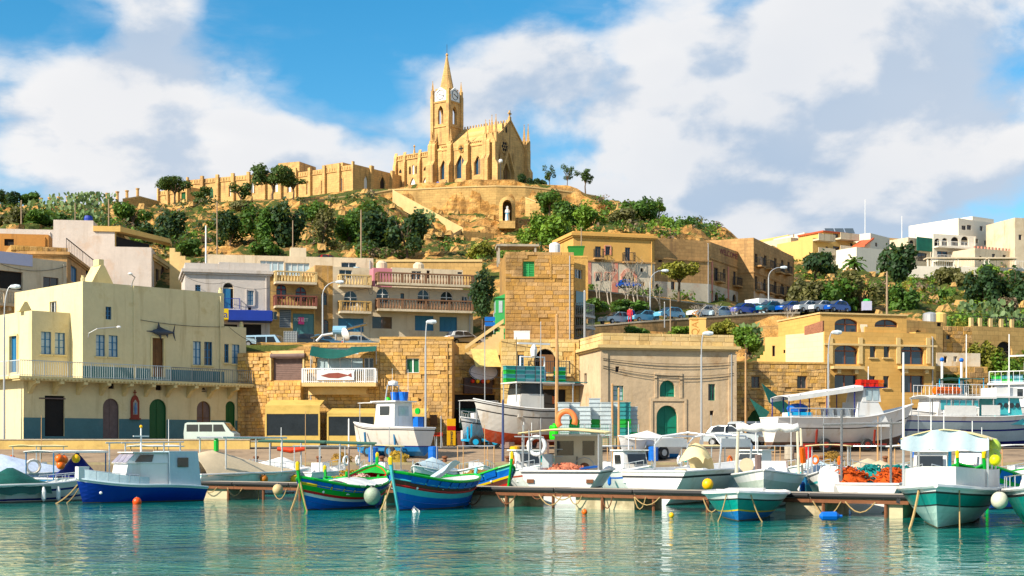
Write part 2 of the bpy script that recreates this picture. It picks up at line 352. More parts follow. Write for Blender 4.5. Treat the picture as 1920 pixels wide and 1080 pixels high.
def build_terrain():
 pxs = np.arange(-620, 2560, 9.0); ds = np.concatenate([np.arange(106, 260, 1.1), np.arange(260, 420, 6)])
 PX, D = np.meshgrid(pxs, ds); z = terrain(PX.ravel(), D.ravel())
 x = (PX.ravel()-960)/F*D.ravel()
 # break the regular lattice up a little so that outcrops look ragged
 rng = np.random.RandomState(4); jit = rng.rand(len(x), 2)-.5
 ok = (D.ravel() > 165) & (D.ravel() < 256)
 co = np.stack([x+jit[:,0]*.5*ok, D.ravel()+jit[:,1]*.6*ok, z], 1)
 nu, nv = len(pxs), len(ds); idx = np.arange(nu*nv).reshape(nv, nu)
 f = np.stack([idx[:-1,:-1], idx[:-1,1:], idx[1:,1:], idx[1:,:-1]], -1).reshape(-1, 4)
 me = bpy.data.meshes.new('hillside'); me.from_pydata(co.tolist(), [], f.tolist())
 m = bpy.data.materials.new('hillside'); m.use_nodes = True; N = NT(m.node_tree)
 geo = N.n('ShaderNodeNewGeometry'); pos = geo.outputs['Position']
 nz = N.n('ShaderNodeSeparateXYZ', {0: geo.outputs['True Normal']}).outputs[2]
 r1 = N.noise(pos, .5, 8, .7)
 rock = N.n('ShaderNodeValToRGB', {0: r1}); e = rock.color_ramp.elements
 e[0].position = .28; e[0].color = (.12, .055, .02, 1); e[1].position = .60; e[1].color = (.66, .39, .13, 1)
 x2 = e.new(.45); x2.color = (.46, .23, .06, 1)
 st = N.noise(N.vm('MULTIPLY', pos, (.15, .15, 1.6)), 1.0, 6, .7, .5)
 rk = N.mix(N.mapr(st, .46, .6, 0, .6), rock.outputs[0], (.20, .11, .045, 1))
 gr = N.mix(N.noise(pos, .9, 5, .7), (.02, .035, .008, 1), (.12, .14, .025, 1))
 gmask = N.math('ADD', N.mapr(nz, .62, .88), N.mapr(N.noise(pos, .22, 5, .65), .35, .65, -1.0, .38), True)
 # grassy terraces on the open slope at the right
 sx = N.n('ShaderNodeSeparateXYZ', {0: pos}).outputs[0]
 gmask = N.math('ADD', gmask, N.mapr(sx, 38, 55, 0, .55), True)
 gmask = N.mapr(gmask, .35, .65, 0, 1, True)
 p = N.n('ShaderNodeBsdfPrincipled', {'Base Color': N.mix(gmask, rk, gr), 'Roughness': .95, 'Specular IOR Level': .15})
 N.set(p.inputs['Normal'], N.n('ShaderNodeBump', {'Strength': .9, 'Distance': .6, 'Height': N.noise(pos, 1.1, 8, .7)}).outputs[0])
 N.n('ShaderNodeOutputMaterial', {'Surface': p.outputs[0]})
 me.materials.append(m)
 o = link('hillside', me); o['kind'] = 'structure'
build_terrain()
# far land sheet behind the ridge
mb = MB(); mb.add([(-1500, 400, 30), (1500, 400, 30), (3000, 3500, 10), (-3000, 3500, 10)], [(0,1,2,3)])
mb.build('far_ground', mat('far_scrub', (.12, .12, .04), .95))['kind'] = 'structure'
# ================================================================ water
def build_water():
 m = bpy.data.materials.new('harbour_water'); m.use_nodes = True; N = NT(m.node_tree)
 pos = N.n('ShaderNodeNewGeometry').outputs['Position']
 v1 = N.vm('MULTIPLY', pos, (.55, 1.0, 1)); v2 = N.vm('MULTIPLY', pos, (.8, 1.0, 1))
 h = N.math('ADD', N.math('MULTIPLY', N.noise(v1, .5, 3, .5, .4), .9), N.math('MULTIPLY', N.noise(v2, 1.7, 3, .5, .9), .62))
 calm = N.mapr(N.noise(pos, .06, 3, .5), .35, .65, .55, 1.0)
 bp = N.n('ShaderNodeBump', {'Strength': N.math('MULTIPLY', calm, .5), 'Distance': .22, 'Height': h})
 col = N.mix(N.mapr(N.noise(pos, .14, 4, .6), .35, .65), (.0, .10, .10, 1), (.005, .25, .185, 1))
 p = N.n('ShaderNodeBsdfPrincipled', {'Base Color': col, 'Roughness': .03, 'IOR': 1.33, 'Specular IOR Level': .5, 'Normal': bp.outputs[0]})
 N.n('ShaderNodeOutputMaterial', {'Surface': p.outputs[0]})
 mb = MB(); mb.add([(-160, -60, 0), (160, -60, 0), (160, 90, 0), (-160, 90, 0)], [(0,1,2,3)])
 mb.build('water', m)['kind'] = 'structure'
build_water()
# ================================================================ quay, promenade road and upper roads
QP = [(82, -2.5), (82, 1.28), (82.4, 1.3), (86, 1.45), (92, 1.95), (97, 2.28), (112, 2.42), (112, -2.5)]
def QZ(d): return float(np.interp(d, [p[0] for p in QP[1:-1]], [p[1] for p in QP[1:-1]]))
mb = MB(); n = 60; vs = []
for i in range(n+1):
 x = -62+134*i/n
 for (d, z) in QP: vs.append((x, d, z))
k = len(QP)
mb.add(vs, [(i*k+j, (i+1)*k+j, (i+1)*k+j+1, i*k+j+1) for i in range(n) for j in range(k-1)])
mb.build('quay', PAVE)['kind'] = 'structure'
mb = MB(); mb.add([(-62, 95.2, 2.2+.004), (72, 95.2, 2.2+.004), (72, 97, 2.284+.004), (-62, 97, 2.284+.004), (72, 101.5, 2.326+.004), (-62, 101.5, 2.326+.004)], [(0,1,2,3),(3,2,4,5)])
mb.build('road', ASPH)['kind'] = 'structure'
mb = MB(); mb.box(-62, 82.0, 1.28, 72, 82.5, 1.42); mb.build('quay_edge_kerb', mat('yellow_kerb', (.38,.30,.18), .9, .25, 1, stain=(.2,.16,.1), stain_scale=1))['kind'] = 'structure'
mb = MB()
for i in range(24):
 x = -60+i*5.4; mb.box(x, 98.2, 2.304, x+2.2, 98.32, 2.309)
mb.build('road_marking', mat('road_white', (.6,.6,.58), .8))['kind'] = 'structure'
# upper road sheets follow the terrain bench
def road_strip(name, pts, wid):
 mb = MB(); vs = []
 for (px, d, z) in pts: vs += [(XX(px, d), d, z), (XX(px, d+wid), d+wid, z+.05)]
 mb.add(vs, [(2*i, 2*i+2, 2*i+3, 2*i+1) for i in range(len(pts)-1)])
 mb.build(name, ASPH)['kind'] = 'structure'
def bench(px, d): return float(np.max(terrain_base([px]*9, np.linspace(d, d+6, 9))))+.12
road_strip('upper_road', [(px, d, bench(px, d)) for px, d in ((120,119),(300,119),(500,119),(700,120),(890,122))], 9)
road_strip('hill_road', [(px, d, bench(px, d)) for px, d in ((1075,139.5),(1130,139.5),(1200,140.5),(1290,142.5),(1345,144),(1440,146.5),(1550,148),(1640,149))], 7)
# ================================================================ building helpers
class Face:
 def __init__(s, root, o, u, n, Wd, H):
  s.root = root; s.o = Vector(o); s.u = Vector(u); s.n = Vector(n); s.W = Wd; s.H = H; s.M = M4(root)
 def pix(s, px, py):
  dr = Vector(((px-960)/F, 1, (HY-py)/F)); c = Vector((0, 0, CZ))
  o = s.M @ s.o; n = s.M.to_3x3() @ s.n
  t = (o-c).dot(n)/dr.dot(n); p = s.M.inverted() @ (c+dr*t); q = p-s.o
  return q.dot(s.u), q.z
 def at(s, u, z, off=0.0): return s.o+s.u*u+Vector((0,0,z))+s.n*off
ARCH = {'round': .5, 'seg': .22, 'point': .85}
def arch_curve(op):
 """(u, z) points of the opening's head from left to right"""
 u0, u1, z0, z1, k = op['u0'], op['u1'], op['z0'], op['z1'], op.get('arch')
 if not k: return [(u0, z1), (u1, z1)]
 w = u1-u0; r = min(ARCH[k]*w, (z1-z0)*.8); zs = z1-r; m = (u0+u1)/2
 pts = []
 if k == 'point':
  for i in range(7):
   t = i/6; pts.append((u0+w/2*(1-math.cos(t*math.pi/2))**1.0 if False else u0+w/2*t, zs+r*math.sin(math.acos(max(0, 1-t)))**1.0*(.55+.45*t)))
  pts += [(2*m-a, b) for a, b in pts[-2::-1]]
 else:
  for i in range(11):
   a = math.pi*(1-i/10); pts.append((m+w/2*math.cos(a), zs+r*math.sin(a)))
 return pts
def panel(mb, f, ops, u0=None, u1=None, z0=0.0, z1=None, off=0.0, rd=.25, m=0, reveal=True):
 u0 = 0.0 if u0 is None else u0; u1 = f.W if u1 is None else u1; z1 = f.H if z1 is None else z1
 ops = [o for o in ops if o['u1'] > u0 and o['u0'] < u1 and o['z1'] > z0 and o['z0'] < z1]
 us = sorted({u0, u1, *[min(max(o[k], u0), u1) for o in ops for k in ('u0', 'u1')]})
 zs = sorted({z0, z1, *[min(max(o[k], z0), z1) for o in ops for k in ('z0', 'z1')]})
 for i in range(len(us)-1):
  j = 0
  while j < len(zs)-1:
   cu = (us[i]+us[i+1])/2
   def inside(jj): cz = (zs[jj]+zs[jj+1])/2; return any(o['u0'] < cu < o['u1'] and o['z0'] < cz < o['z1'] for o in ops)
   if inside(j): j += 1; continue
   k = j
   while k < len(zs)-1 and not inside(k): k += 1
   mb.add([f.at(us[i], zs[j], off), f.at(us[i+1], zs[j], off), f.at(us[i+1], zs[k], off), f.at(us[i], zs[k], off)], [(0,1,2,3)], m); j = k
 for o in ops:
  cv = arch_curve(o); a, b, c, d = o['u0'], o['u1'], o['z0'], o['z1']
  if c < z0 or d > z1: 
   if reveal is False: pass
  ring = [(a, c)]+cv+[(b, c)]
  if o.get('arch') and d <= z1:
   for i in range(len(cv)-1):
    p, q = cv[i], cv[i+1]
    if q[0]-p[0] > 1e-6 or True: mb.add([f.at(p[0], p[1], off), f.at(q[0], q[1], off), f.at(q[0], d, off), f.at(p[0], d, off)], [(0,1,2,3)], m)
  if reveal:
   for i in range(len(ring)):
    p, q = ring[i], ring[(i+1) % len(ring)]
    mb.add([f.at(p[0], p[1], off), f.at(p[0], p[1], -rd), f.at(q[0], q[1], -rd), f.at(q[0], q[1], off)], [(0,1,2,3)], m)
KIND = {  # name, frame material, pane material, nx, nz, arch, frame width
 'bw': ('window', BLUEF, GLASSP, 2, 3, None, .09), 'bd': ('window', BLUEF, GLASS, 2, 3, None, .09),
 'dk': ('window', WOODG, GLASS, 2, 1, None, .07), 'dk1': ('window', WOODG, GLASS, 1, 1, None, .06),
 'alu': ('window', WHITE, GLASS, 2, 1, None, .06), 'aluarch': ('window', WHITE, GLASS, 2, 1, 'round', .07), 'alu4': ('window', WHITE, GLASSP, 4, 1, None, .07),
 'redarch': ('window', paint('maroon_paint', (.16,.02,.025)), GLASS, 2, 1, 'round', .12), 'dkarch': ('window', WOODG, GLASS, 2, 1, 'round', .07),
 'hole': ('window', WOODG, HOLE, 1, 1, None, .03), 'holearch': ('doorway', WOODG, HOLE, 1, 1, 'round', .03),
 'big': ('window', mat('rust_brown_frame', (.22,.08,.04), .5), GLASSB, 2, 1, 'seg', .09), 'bigr': ('window', mat('rust_brown_frame', (.22,.08,.04), .5), GLASSB, 2, 1, None, .09),
 'wood': ('door', WOOD, WOOD, 2, 3, None, .09), 'woodarch': ('door', WOODG, WOODG, 2, 1, 'round', .1), 'wooda2': ('window', WOOD, WOODG, 2, 2, 'round', .08),
 'greenarch': ('door', GREEN, GREEN, 2, 1, 'round', .08), 'tealarch': ('door', GREENT, GREENT, 2, 2, 'round', .08), 'tealwin': ('window', GREENT, GREENT, 2, 2, 'round', .08), 'tealw2': ('window', GREENT, GLASSP, 2, 3, None, .08),
 'tealw3': ('window', GREENT, GLASS, 2, 1, None, .06),
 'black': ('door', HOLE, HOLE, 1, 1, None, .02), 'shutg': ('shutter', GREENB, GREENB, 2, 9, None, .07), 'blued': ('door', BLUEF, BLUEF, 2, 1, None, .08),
 'goth': ('window', CHURCH, GLASSB, 2, 1, 'point', .16), 'gothw': ('window', CHURCH, WHITE, 1, 1, 'point', .16), 'gothd': ('door', CHURCH, WOOD, 2, 1, 'point', .3), 'gothg': ('door', GREEN, GREEN, 2, 1, 'point', .1), 'gothh': ('window', CHURCH, HOLE, 1, 1, 'point', .1),
 'garage': ('garage_door', IRONG, mat('grey_roller_door', (.10,.13,.16), .5), 1, 10, None, .06), 'garaget': ('garage_door', paint('teal_gate_paint', (.10,.24,.25)), paint('teal_gate_paint', (.10,.24,.25)), 4, 2, None, .07),
 'blueg': ('garage_door', paint('mid_blue_paint', (.04,.17,.30)), paint('mid_blue_paint', (.04,.17,.30)), 3, 1, None, .07),
 'gw': ('window', WHITE, paint('dark_green_blind', (.02,.12,.05)), 2, 1, None, .1), 'brownsh': ('shutter', WOODG, mat('brown_blind', (.20,.13,.11), .8, .3, 3), 1, 14, None, .05),
 'cream': ('window', CREAM, HOLE, 1, 1, 'round', .1),
}
def win(root, f, op, parent=None):
 k = op['k']; name, fm, pm, nx, nz, arch, fw = KIND[k]; fw = min(fw, (op['u1']-op['u0'])*.2)
 dep = op.get('dep', .16); t = .07; cv = arch_curve(op); a, b, c = op['u0'], op['u1'], op['z0']
 mb = MB(); ring = [(a, c)]+cv+[(b, c)]
 for i in range(len(ring)):
  p, q = ring[i], ring[(i+1) % len(ring)]
  mb.beam(f.at(p[0], p[1], -dep), f.at(q[0], q[1], -dep), fw*1.6, t)
 def top(u):
  for p, q in zip(cv, cv[1:]):
   if p[0]-1e-6 <= u <= q[0]+1e-6: return p[1]+(q[1]-p[1])*(u-p[0])/max(q[0]-p[0], 1e-6)
  return op['z1']
 for i in range(1, nx):
  u = a+(b-a)*i/nx; mb.beam(f.at(u, c, -dep), f.at(u, top(u), -dep), t, fw)
 zs = cv[0][1]
 if nz > 1:
  for j in range(1, nz):
   z = c+(zs-c)*j/nz; mb.beam(f.at(a, z, -dep), f.at(b, z, -dep), t*.8, fw*.5)
 elif arch and arch != 'point': mb.beam(f.at(a, zs, -dep), f.at(b, zs, -dep), t, fw)
 w = mb.build(name, fm, root)
 pane = 'pane' if name == 'window' else 'panel'
 for i in range(nx):
  ua, ub = a+(b-a)*i/nx, a+(b-a)*(i+1)/nx
  pts = [(ua, c)]+[(ua, top(ua))]+[p for p in cv if ua+1e-4 < p[0] < ub-1e-4]+[(ub, top(ub)), (ub, c)]
  mb = MB(); mb.poly([f.at(u, z, -dep+.0-(.012 if i % 2 else .004)) for u, z in pts[::-1]], f.n*-.03); mb.build(pane, pm, w)
 if op.get('sill'):
  mb = MB(); s0, s1 = f.at(a-.12, c-.08, .0), f.at(b+.12, c-.08, .0)
  mb.beam(f.at(a-.12, c-.06, .03), f.at(b+.12, c-.06, .03), .16, .1); mb.build('sill', op['sill'], w)
 if op.get('trim'):
  mb = MB(); e = op.get('tw', .12)
  ring = [(a-e/2, c)]+[(p[0]+(-e/2 if i == 0 else (e/2 if i == len(cv)-1 else 0)), p[1]+e/2) for i, p in enumerate(cv)]+[(b+e/2, c)]
  for p, q in zip(ring, ring[1:]): mb.beam(f.at(p[0], p[1], .02), f.at(q[0], q[1], .02), e if abs(p[0]-q[0]) < 1e-3 else .12, e if abs(p[0]-q[0]) > 1e-3 else .12)
  mb.build('surround', op['trim'], w)
 return w
def ops_px(f, specs):
 out = []
 for s in specs:
  px0, py0, px1, py1, k = s[:5]; ex = s[5] if len(s) > 5 else {}
  pm = (py0+py1)/2; xm = (px0+px1)/2
  u0 = f.pix(px0, pm)[0]; u1 = f.pix(px1, pm)[0]; z1 = f.pix(xm, py0)[1]; z0 = f.pix(xm, py1)[1]
  if u0 > u1: u0, u1 = u1, u0
  z0 = max(z0, .02)
  out.append(dict(u0=u0, u1=u1, z0=z0, z1=z1, k=k, arch=KIND[k][5], **ex))
 return out
BLK = MB()
BLK.add([(-.5,.5,-.5),(.5,.5,-.5),(.5,.5,.5),(-.5,.5,.5),(-.5,-.3,-.5),(.5,-.3,-.5),(.5,-.3,.5),(-.5,-.3,.5),(-.46,-.5,-.44),(.46,-.5,-.44),(.46,-.5,.44),(-.46,-.5,.44)],
  [(8,9,10,11),(4,5,9,8),(5,6,10,9),(6,7,11,10),(7,4,8,11),(0,1,5,4),(1,2,6,5),(2,3,7,6),(3,0,4,7)])
_blk = {}
def block_mesh(m):
 if m.name not in _blk:
  me = bpy.data.meshes.new('stone_block'); me.from_pydata(BLK.v, [], BLK.f); me.materials.append(m); _blk[m.name] = me
 return _blk[m.name]
def ashlar(parent, f, ops, m, ch=.34, bw=.75, u0=0.0, u1=None, z0=0.0, z1=None, proud=.05, cap=300, seed=1, skip=.03, taper=None):
 rng = random.Random(seed); u1 = f.W if u1 is None else u1; z1 = f.H if z1 is None else z1
 rects = []; z = z0
 while z < z1-.1:
  h = min(ch*rng.uniform(.88, 1.12), z1-z)
  iv = [(u0, u1)]
  for o in ops:
   if o['z0'] < z+h*.8 and o['z1'] > z+h*.2:
    nv = []
    for a, b in iv:
     if o['u1']+.04 <= a or o['u0']-.04 >= b: nv.append((a, b)); continue
     if o['u0']-.04 > a: nv.append((a, o['u0']-.04))
     if o['u1']+.04 < b: nv.append((o['u1']+.04, b))
    iv = nv
  for a, b in iv:
   u = a
   first = True
   while u < b-.08:
    w = bw*rng.uniform(.65, 1.35)*(rng.uniform(.4, 1) if first else 1); first = False
    if b-(u+w) < bw*.35: w = b-u
    if rng.random() > skip: rects.append((u, min(u+w, b), z, z+h))
    u += w
  z += h
 ang = math.atan2(f.u.y, f.u.x)
 if len(rects) > cap:
  big = sorted(range(len(rects)), key=lambda i: -(rects[i][1]-rects[i][0])*(rects[i][3]-rects[i][2]))[:cap]; big = set(big)
 else: big = set(range(len(rects)))
 mb = MB(); me = block_mesh(m); Rm = Matrix.Rotation(ang, 3, 'Z')
 for i, (a, b, c, d) in enumerate(rects):
  t = .10+rng.uniform(0, proud); p = f.at((a+b)/2, (c+d)/2, t/2-.05); sc = Vector(((b-a)-.012, t, (d-c)-.012))
  if i in big:
   o = bpy.data.objects.new('stone_block', me); C.objects.link(o); o.parent = parent; o.location = p; o.scale = sc; o.rotation_euler = (0, 0, ang)
  else: mb.add([p+Rm @ Vector((v[0]*sc.x, v[1]*sc.y, v[2]*sc.z)) for v in BLK.v], BLK.f)
 if mb.v:
  o = mb.build('stone_blocks', m, parent); o['kind'] = 'stuff'
def body(root, x0, x1, y0, y1, z0, z1, m, front=(), left=(), right=(), par=.5, name='wall', wins=True, rd=.25, roofm=None):
 """one block of a building: walls with real openings, parapet and roof; openings are given by photo pixels"""
 ff = Face(root, (x0, y0, z0), (1,0,0), (0,-1,0), x1-x0, z1-z0); fl = Face(root, (x0, y1, z0), (0,-1,0), (-1,0,0), y1-y0, z1-z0)
 fr = Face(root, (x1, y0, z0), (0,1,0), (1,0,0), y1-y0, z1-z0); fb = Face(root, (x1, y1, z0), (-1,0,0), (0,1,0), x1-x0, z1-z0)
 mb = MB(); O = {}
 for f, sp, key in ((ff, front, 'f'), (fl, left, 'l'), (fr, right, 'r')):
  ops = ops_px(f, sp); ops = [o for o in ops if o['u1'] > .05 and o['u0'] < f.W-.05]
  for o in ops: o['u0'] = max(o['u0'], .06); o['u1'] = min(o['u1'], f.W-.06); o['z1'] = min(o['z1'], f.H-.05)
  panel(mb, f, ops, rd=rd); O[key] = ops
 panel(mb, fb, [])
 zr = z1-par; w = .22
 if par:
  mb.add([(x0,y0,z1),(x1,y0,z1),(x1,y1,z1),(x0,y1,z1),(x0+w,y0+w,z1),(x1-w,y0+w,z1),(x1-w,y1-w,z1),(x0+w,y1-w,z1)], [(0,1,5,4),(1,2,6,5),(2,3,7,6),(3,0,4,7)])
  mb.add([(x0+w,y0+w,z1),(x1-w,y0+w,z1),(x1-w,y1-w,z1),(x0+w,y1-w,z1),(x0+w,y0+w,zr),(x1-w,y0+w,zr),(x1-w,y1-w,zr),(x0+w,y1-w,zr)], [(0,1,5,4),(1,2,6,5),(2,3,7,6),(3,0,4,7),(4,5,6,7)])
 else: mb.add([(x0,y0,z1),(x1,y0,z1),(x1,y1,z1),(x0,y1,z1)], [(0,1,2,3)])
 wl = mb.build(name, m, root)
 if x1-x0 > 5 and z1-z0 > 4:
  mb = MB(); xp = x1-.35; mb.tube([(xp,y0-.09,z0+.1),(xp,y0-.09,z1-.3),(xp,y0+.02,z1-.25)],.05,6); mb.build('downpipe', IRONG if int(x1*10) % 2 else m, root)
 if wins:
  for f, key in ((ff, 'f'), (fl, 'l'), (fr, 'r')):
   for o in O[key]: win(root, f, o)
 return dict(f=ff, l=fl, r=fr, O=O, wall=wl)
def house(name, label, A, B, zb, cat='house', group=None):
 a = Vector((XX(*A), A[1], 0)); b = Vector((XX(*B), B[1], 0)); d = b-a
 r = thing(name, label, cat, (a.x, a.y, zb), math.atan2(d.y, d.x), group); return r, d.length
def cornice(root, x0, x1, y0, y1, z, m, pr=.25, h=.3, name='cornice'):
 mb = MB(); mb.box(x0-pr, y0-pr, z, x1+pr, y0-.003, z+h); mb.box(x0-pr, y0-.003, z, x0-.003, y1, z+h); mb.box(x1+.003, y0-.003, z, x1+pr, y1, z+h)
 mb.box(x0-pr*.5, y0-pr*.5, z-h*.6, x1+pr*.5, y0-.003, z-.002); mb.box(x0-pr*.5, y0-.003, z-h*.6, x0-.003, y1, z-.002); return mb.build(name, m, root)
def railing(root, pts, h, m, pitch=.16, name='railing', bar=.022, top=.05, parent=None):
 mb = MB()
 for p, q in zip(pts, pts[1:]):
  p = Vector(p); q = Vector(q); L = (q-p).length; n = max(1, int(L/pitch))
  for i in range(n+1):
   b = p.lerp(q, i/n); mb.beam(b, b+Vector((0,0,h)), bar if i % 10 else bar*2)
  mb.beam(p+Vector((0,0,h)), q+Vector((0,0,h)), top); mb.beam(p+Vector((0,0,.08)), q+Vector((0,0,.08)), top*.6)
 return mb.build(name, m, parent or root)
def balusters(parent, pts, h, m, pitch=.28, name='balustrade'):
 mb = MB(); prof = [(.05,0),(.09,.06),(.085,.25),(.045,.5),(.05,.7),(.08,.8),(.06,1)]
 for p, q in zip(pts, pts[1:]):
  p = Vector(p); q = Vector(q); L = (q-p).length; n = max(1, int(L/pitch))
  for i in range(n+1):
   b = p.lerp(q, i/n)
   if i % 8 == 0: mb.box(b.x-.11, b.y-.11, b.z, b.x+.11, b.y+.11, b.z+h)
   else: mb.lathe([(r, z*(h-.1)) for r, z in prof], 6, b)
  mb.beam(p+Vector((0,0,h)), q+Vector((0,0,h)), .26, .12)
 return mb.build(name, m, parent)
def balcony(root, f, u0, u1, z, dep, sm, rail='iron', rm=None, h=.95, th=.18):
 mb = MB(); P0 = f.at(u0, z, 0); P1 = f.at(u1, z, 0)
 mb.poly([f.at(u0, z, .003), f.at(u1, z, .003), f.at(u1, z, dep), f.at(u0, z, dep)], (0, 0, -th)); b = mb.build('balcony', sm, root)
 pts = [f.at(u0+.06, z, .06), f.at(u0+.06, z, dep-.1), f.at(u1-.06, z, dep-.1), f.at(u1-.06, z, .06)]
 if rail == 'bal': balusters(b, pts, h, rm or sm)
 else: railing(root, pts, h, rm or IRON, parent=b)
 return b
def cable(label, pts, sag=.4, r=.022, m=None, group='overhead cables'):
 mb = MB()
 for p, q in zip(pts, pts[1:]):
  p, q = Vector(p), Vector(q); mb.tube([p.lerp(q, t/10)-Vector((0,0,sag*4*(t/10)*(1-t/10))) for t in range(11)], r, 4)
 return tag(mb.build('overhead_cable', m or CABLE), label, 'cable', group)
# ================================================================ waterfront: cream corner house with marlin
def cream_house():
 r, Wd = house('cream_corner_house', 'cream corner house with teal dado, long balcony and a marlin over its door', (155, 100), (420, 108), 2.34)
 Zt = lambda py, d: ZZ(py, d)-2.34
 top = Zt(527, 100); flo = 4.55; D = 10.5
 AN = 2.0
 # ground floor runs further left under the terrace
 g = body(r, -4.3, Wd+AN, 0, 10.4, -.5, flo, YEL, par=0, name='ground_floor_wall', wins=False, front=[
  (84, 742, 121, 818, 'black'), (193, 747, 223, 822, 'woodarch'), (280, 748, 312, 822, 'greenarch'), (369, 752, 395, 800, 'wooda2'), (423, 752, 441, 810, 'greenarch'),
  (100, 719, 108, 728, 'hole'), (203, 713, 214, 729, 'hole'), (292, 721, 303, 732, 'hole'), (378, 726, 388, 735, 'cream')], left=[])
 for o in g['O']['f']: win(r, g['f'], o)
 mb = MB(); panel(mb, g['f'], g['O']['f'], z0=.5, z1=2.45, off=.012, reveal=False); mb.build('dado', TEALP, r)
 mb = MB(); panel(mb, g['l'], [], z0=.5, z1=2.45, off=.012, reveal=False); mb.build('dado', YEL, r)
 m = body(r, 0, Wd, 0, D, flo, top, YEL, par=.6, name='upper_wall', front=[
  (198, 575, 209, 599, 'bd'), (180, 628, 197, 668, 'bw', dict(sill=YTRIM)), (204, 629, 221, 669, 'bw', dict(sill=YTRIM)), (285, 634, 306, 707, 'wood', dict(trim=YTRIM)),
  (362, 640, 377, 684, 'bw', dict(sill=YTRIM)), (383, 641, 398, 685, 'bd', dict(sill=YTRIM))], left=[(93, 565, 106, 590, 'alu')])
 body(r, -2.85, -.003, 1.8, D, flo, Zt(583, 99.7), YEL, par=.4, name='side_wing_wall', front=[
  (77, 622, 96, 664, 'bw', dict(sill=YTRIM)), (103, 624, 122, 665, 'bw', dict(sill=YTRIM))], left=[(19, 630, 33, 698, 'blued', dict(trim=YTRIM))])
 body(r, Wd+.003, Wd+AN, .05, D-1, flo, Zt(612, 108.3), YEL, par=.4, name='annex_wall', front=[(420, 645, 429, 680, 'bd', dict(sill=YTRIM)), (435, 646, 449, 682, 'bw', dict(sill=YTRIM))])
 # dado band of the balcony level
 f = m['f']; mb = MB(); panel(mb, f, m['O']['f'], z0=.02, z1=1.05, off=.012, reveal=False, u0=0.0, u1=Wd); mb.build('dado', TEALP, r)
 # balcony slab on carved brackets
 mb = MB(); x0, x1, pr = -5.2, Wd+AN+1.1, 1.25
 mb.box(x0, -pr, flo-.02, x1, -.003, flo+.14); mb.box(x0+.1, -pr+.12, flo-.14, x1-.1, -.003, flo-.022); mb.box(x1-1.1, -.003, flo-.02, x1, 3.2, flo+.14)
 mb.box(-5.2, -.003, flo+.001, -2.85, 8, flo+.14)
 mb.build('balcony_slab', YTRIM, r)
 for i in range(11):
  x = -4.0+i*1.75; mb = MB()
  mb.poly([(x, -.003, flo-.145), (x, -pr+.05, flo-.145), (x, -pr+.05, flo-.32), (x, -.55, flo-.5), (x, -.003, flo-1.0)], (.28, 0, 0)); mb.build('bracket', YTRIM, r)
 mb = MB()
 for i in range(70):
  x = x0+.1+i*(x1-x0-.2)/69; mb.box(x, -pr-.05, flo-.10, x+.12, -pr-.003, flo+.02)
 mb.build('dentil_course', YTRIM, r)
 railing(r, [(x0+.08, 6, flo+.14), (x0+.08, -pr+.08, flo+.14), (6.2, -pr+.08, flo+.14)], 1.05, IRONW, .17)
 railing(r, [(6.3, -pr+.08, flo+.14), (x1-.08, -pr+.08, flo+.14), (x1-.08, 3, flo+.14)], 1.0, mat('grey_railing', (.16,.18,.20), .5), .17)
 for (px, py) in ((245, 533), (394, 612)):
  pass
 for x, z in ((.15, top), (Wd-.15, top), (Wd+AN-.3, Zt(612, 108.3))):
  mb = MB(); mb.lathe([(.16,0),(.16,.25),(.1,.28),(.12,.42)], 8, (x, .25, z)); mb.build('chimney_pot', YTRIM, r)
 mb = MB(); mb.box(3.9, -.06, flo+.2, 4.06, -.002, top-.02); mb.build('pilaster_strip', YEL, r)
 # gabled bell-like finial on the roof
 mb = MB(); mb.poly([(1.6, 2, top-.05), (3.6, 2, top-.05), (2.75, 2, top+1.5), (2.45, 2, top+1.5)], (0, 1.4, 0)); mb.box(2.4, 2.2, top+1.5, 2.8, 3.0, top+1.95); mb.build('roof_gable', YTRIM, r)
 mb = MB(); mb.poly([(-3.2, 3, Zt(583,99.7)), (-2.2, 3, Zt(583,99.7)), (-2.6, 3, Zt(583,99.7)+.7), (-2.8, 3, Zt(583,99.7)+.7)], (0, .5, 0)); mb.build('roof_finial', YTRIM, r)
 mb = MB()                                      # door canopy line and lintels
 mb.box(-3.2, .05, flo-1.32, -1.3, -.06, flo-1.24); mb.build('door_hood', WOODG, r)
 Mr = M4(r)
 def wp(px, py, off): f.pix(px, py); u, z = f.pix(px, py); return Mr @ f.at(u, z, off)
 # marlin mounted on the wall
 u0, z0 = f.pix(272, 621); u1, z1 = f.pix(326, 620); L = u1-u0
 t = thing('marlin_trophy', 'dark blue marlin trophy mounted above the brown balcony door', 'fish model', Mr @ f.at(u0, z0, .22), r.rotation_euler.z)
 sp = [(0,.012),(.18,.02),(.24,.05),(.36,.09),(.5,.1),(.65,.085),(.8,.05),(.9,.03),(.93,.026)]
 mb = MB(); n = 8; vs = []
 for a, b in sp:
  for j in range(n): th = 2*math.pi*j/n; vs.append((a*L, .45*b*L*math.cos(th), b*L*1.05*math.sin(th)-.0))
 mb.add(vs, [(i*n+j, i*n+(j+1) % n, (i+1)*n+(j+1) % n, (i+1)*n+j) for i in range(len(sp)-1) for j in range(n)])
 mb.build('body', mat('marlin_skin', (.035,.05,.075), .35, .4, 2), t, smooth=True)
 fm = mat('marlin_fin', (.02,.025,.04), .4)
 for nm, pts in (('dorsal_fin', [(.36,.07),(.41,.30),(.46,.16),(.62,.09)]), ('tail_fin', [(.9,.0),(.99,.27),(.955,.0),(1.0,-.25),(.93,-.1)]), ('pectoral_fin', [(.40,-.07),(.5,-.26),(.5,-.09)]), ('anal_fin', [(.66,-.07),(.72,-.17),(.75,-.05)])):
  MB().poly([(a*L, -.02, b*L) for a, b in pts], (0, .05, 0)).build(nm, fm, t)
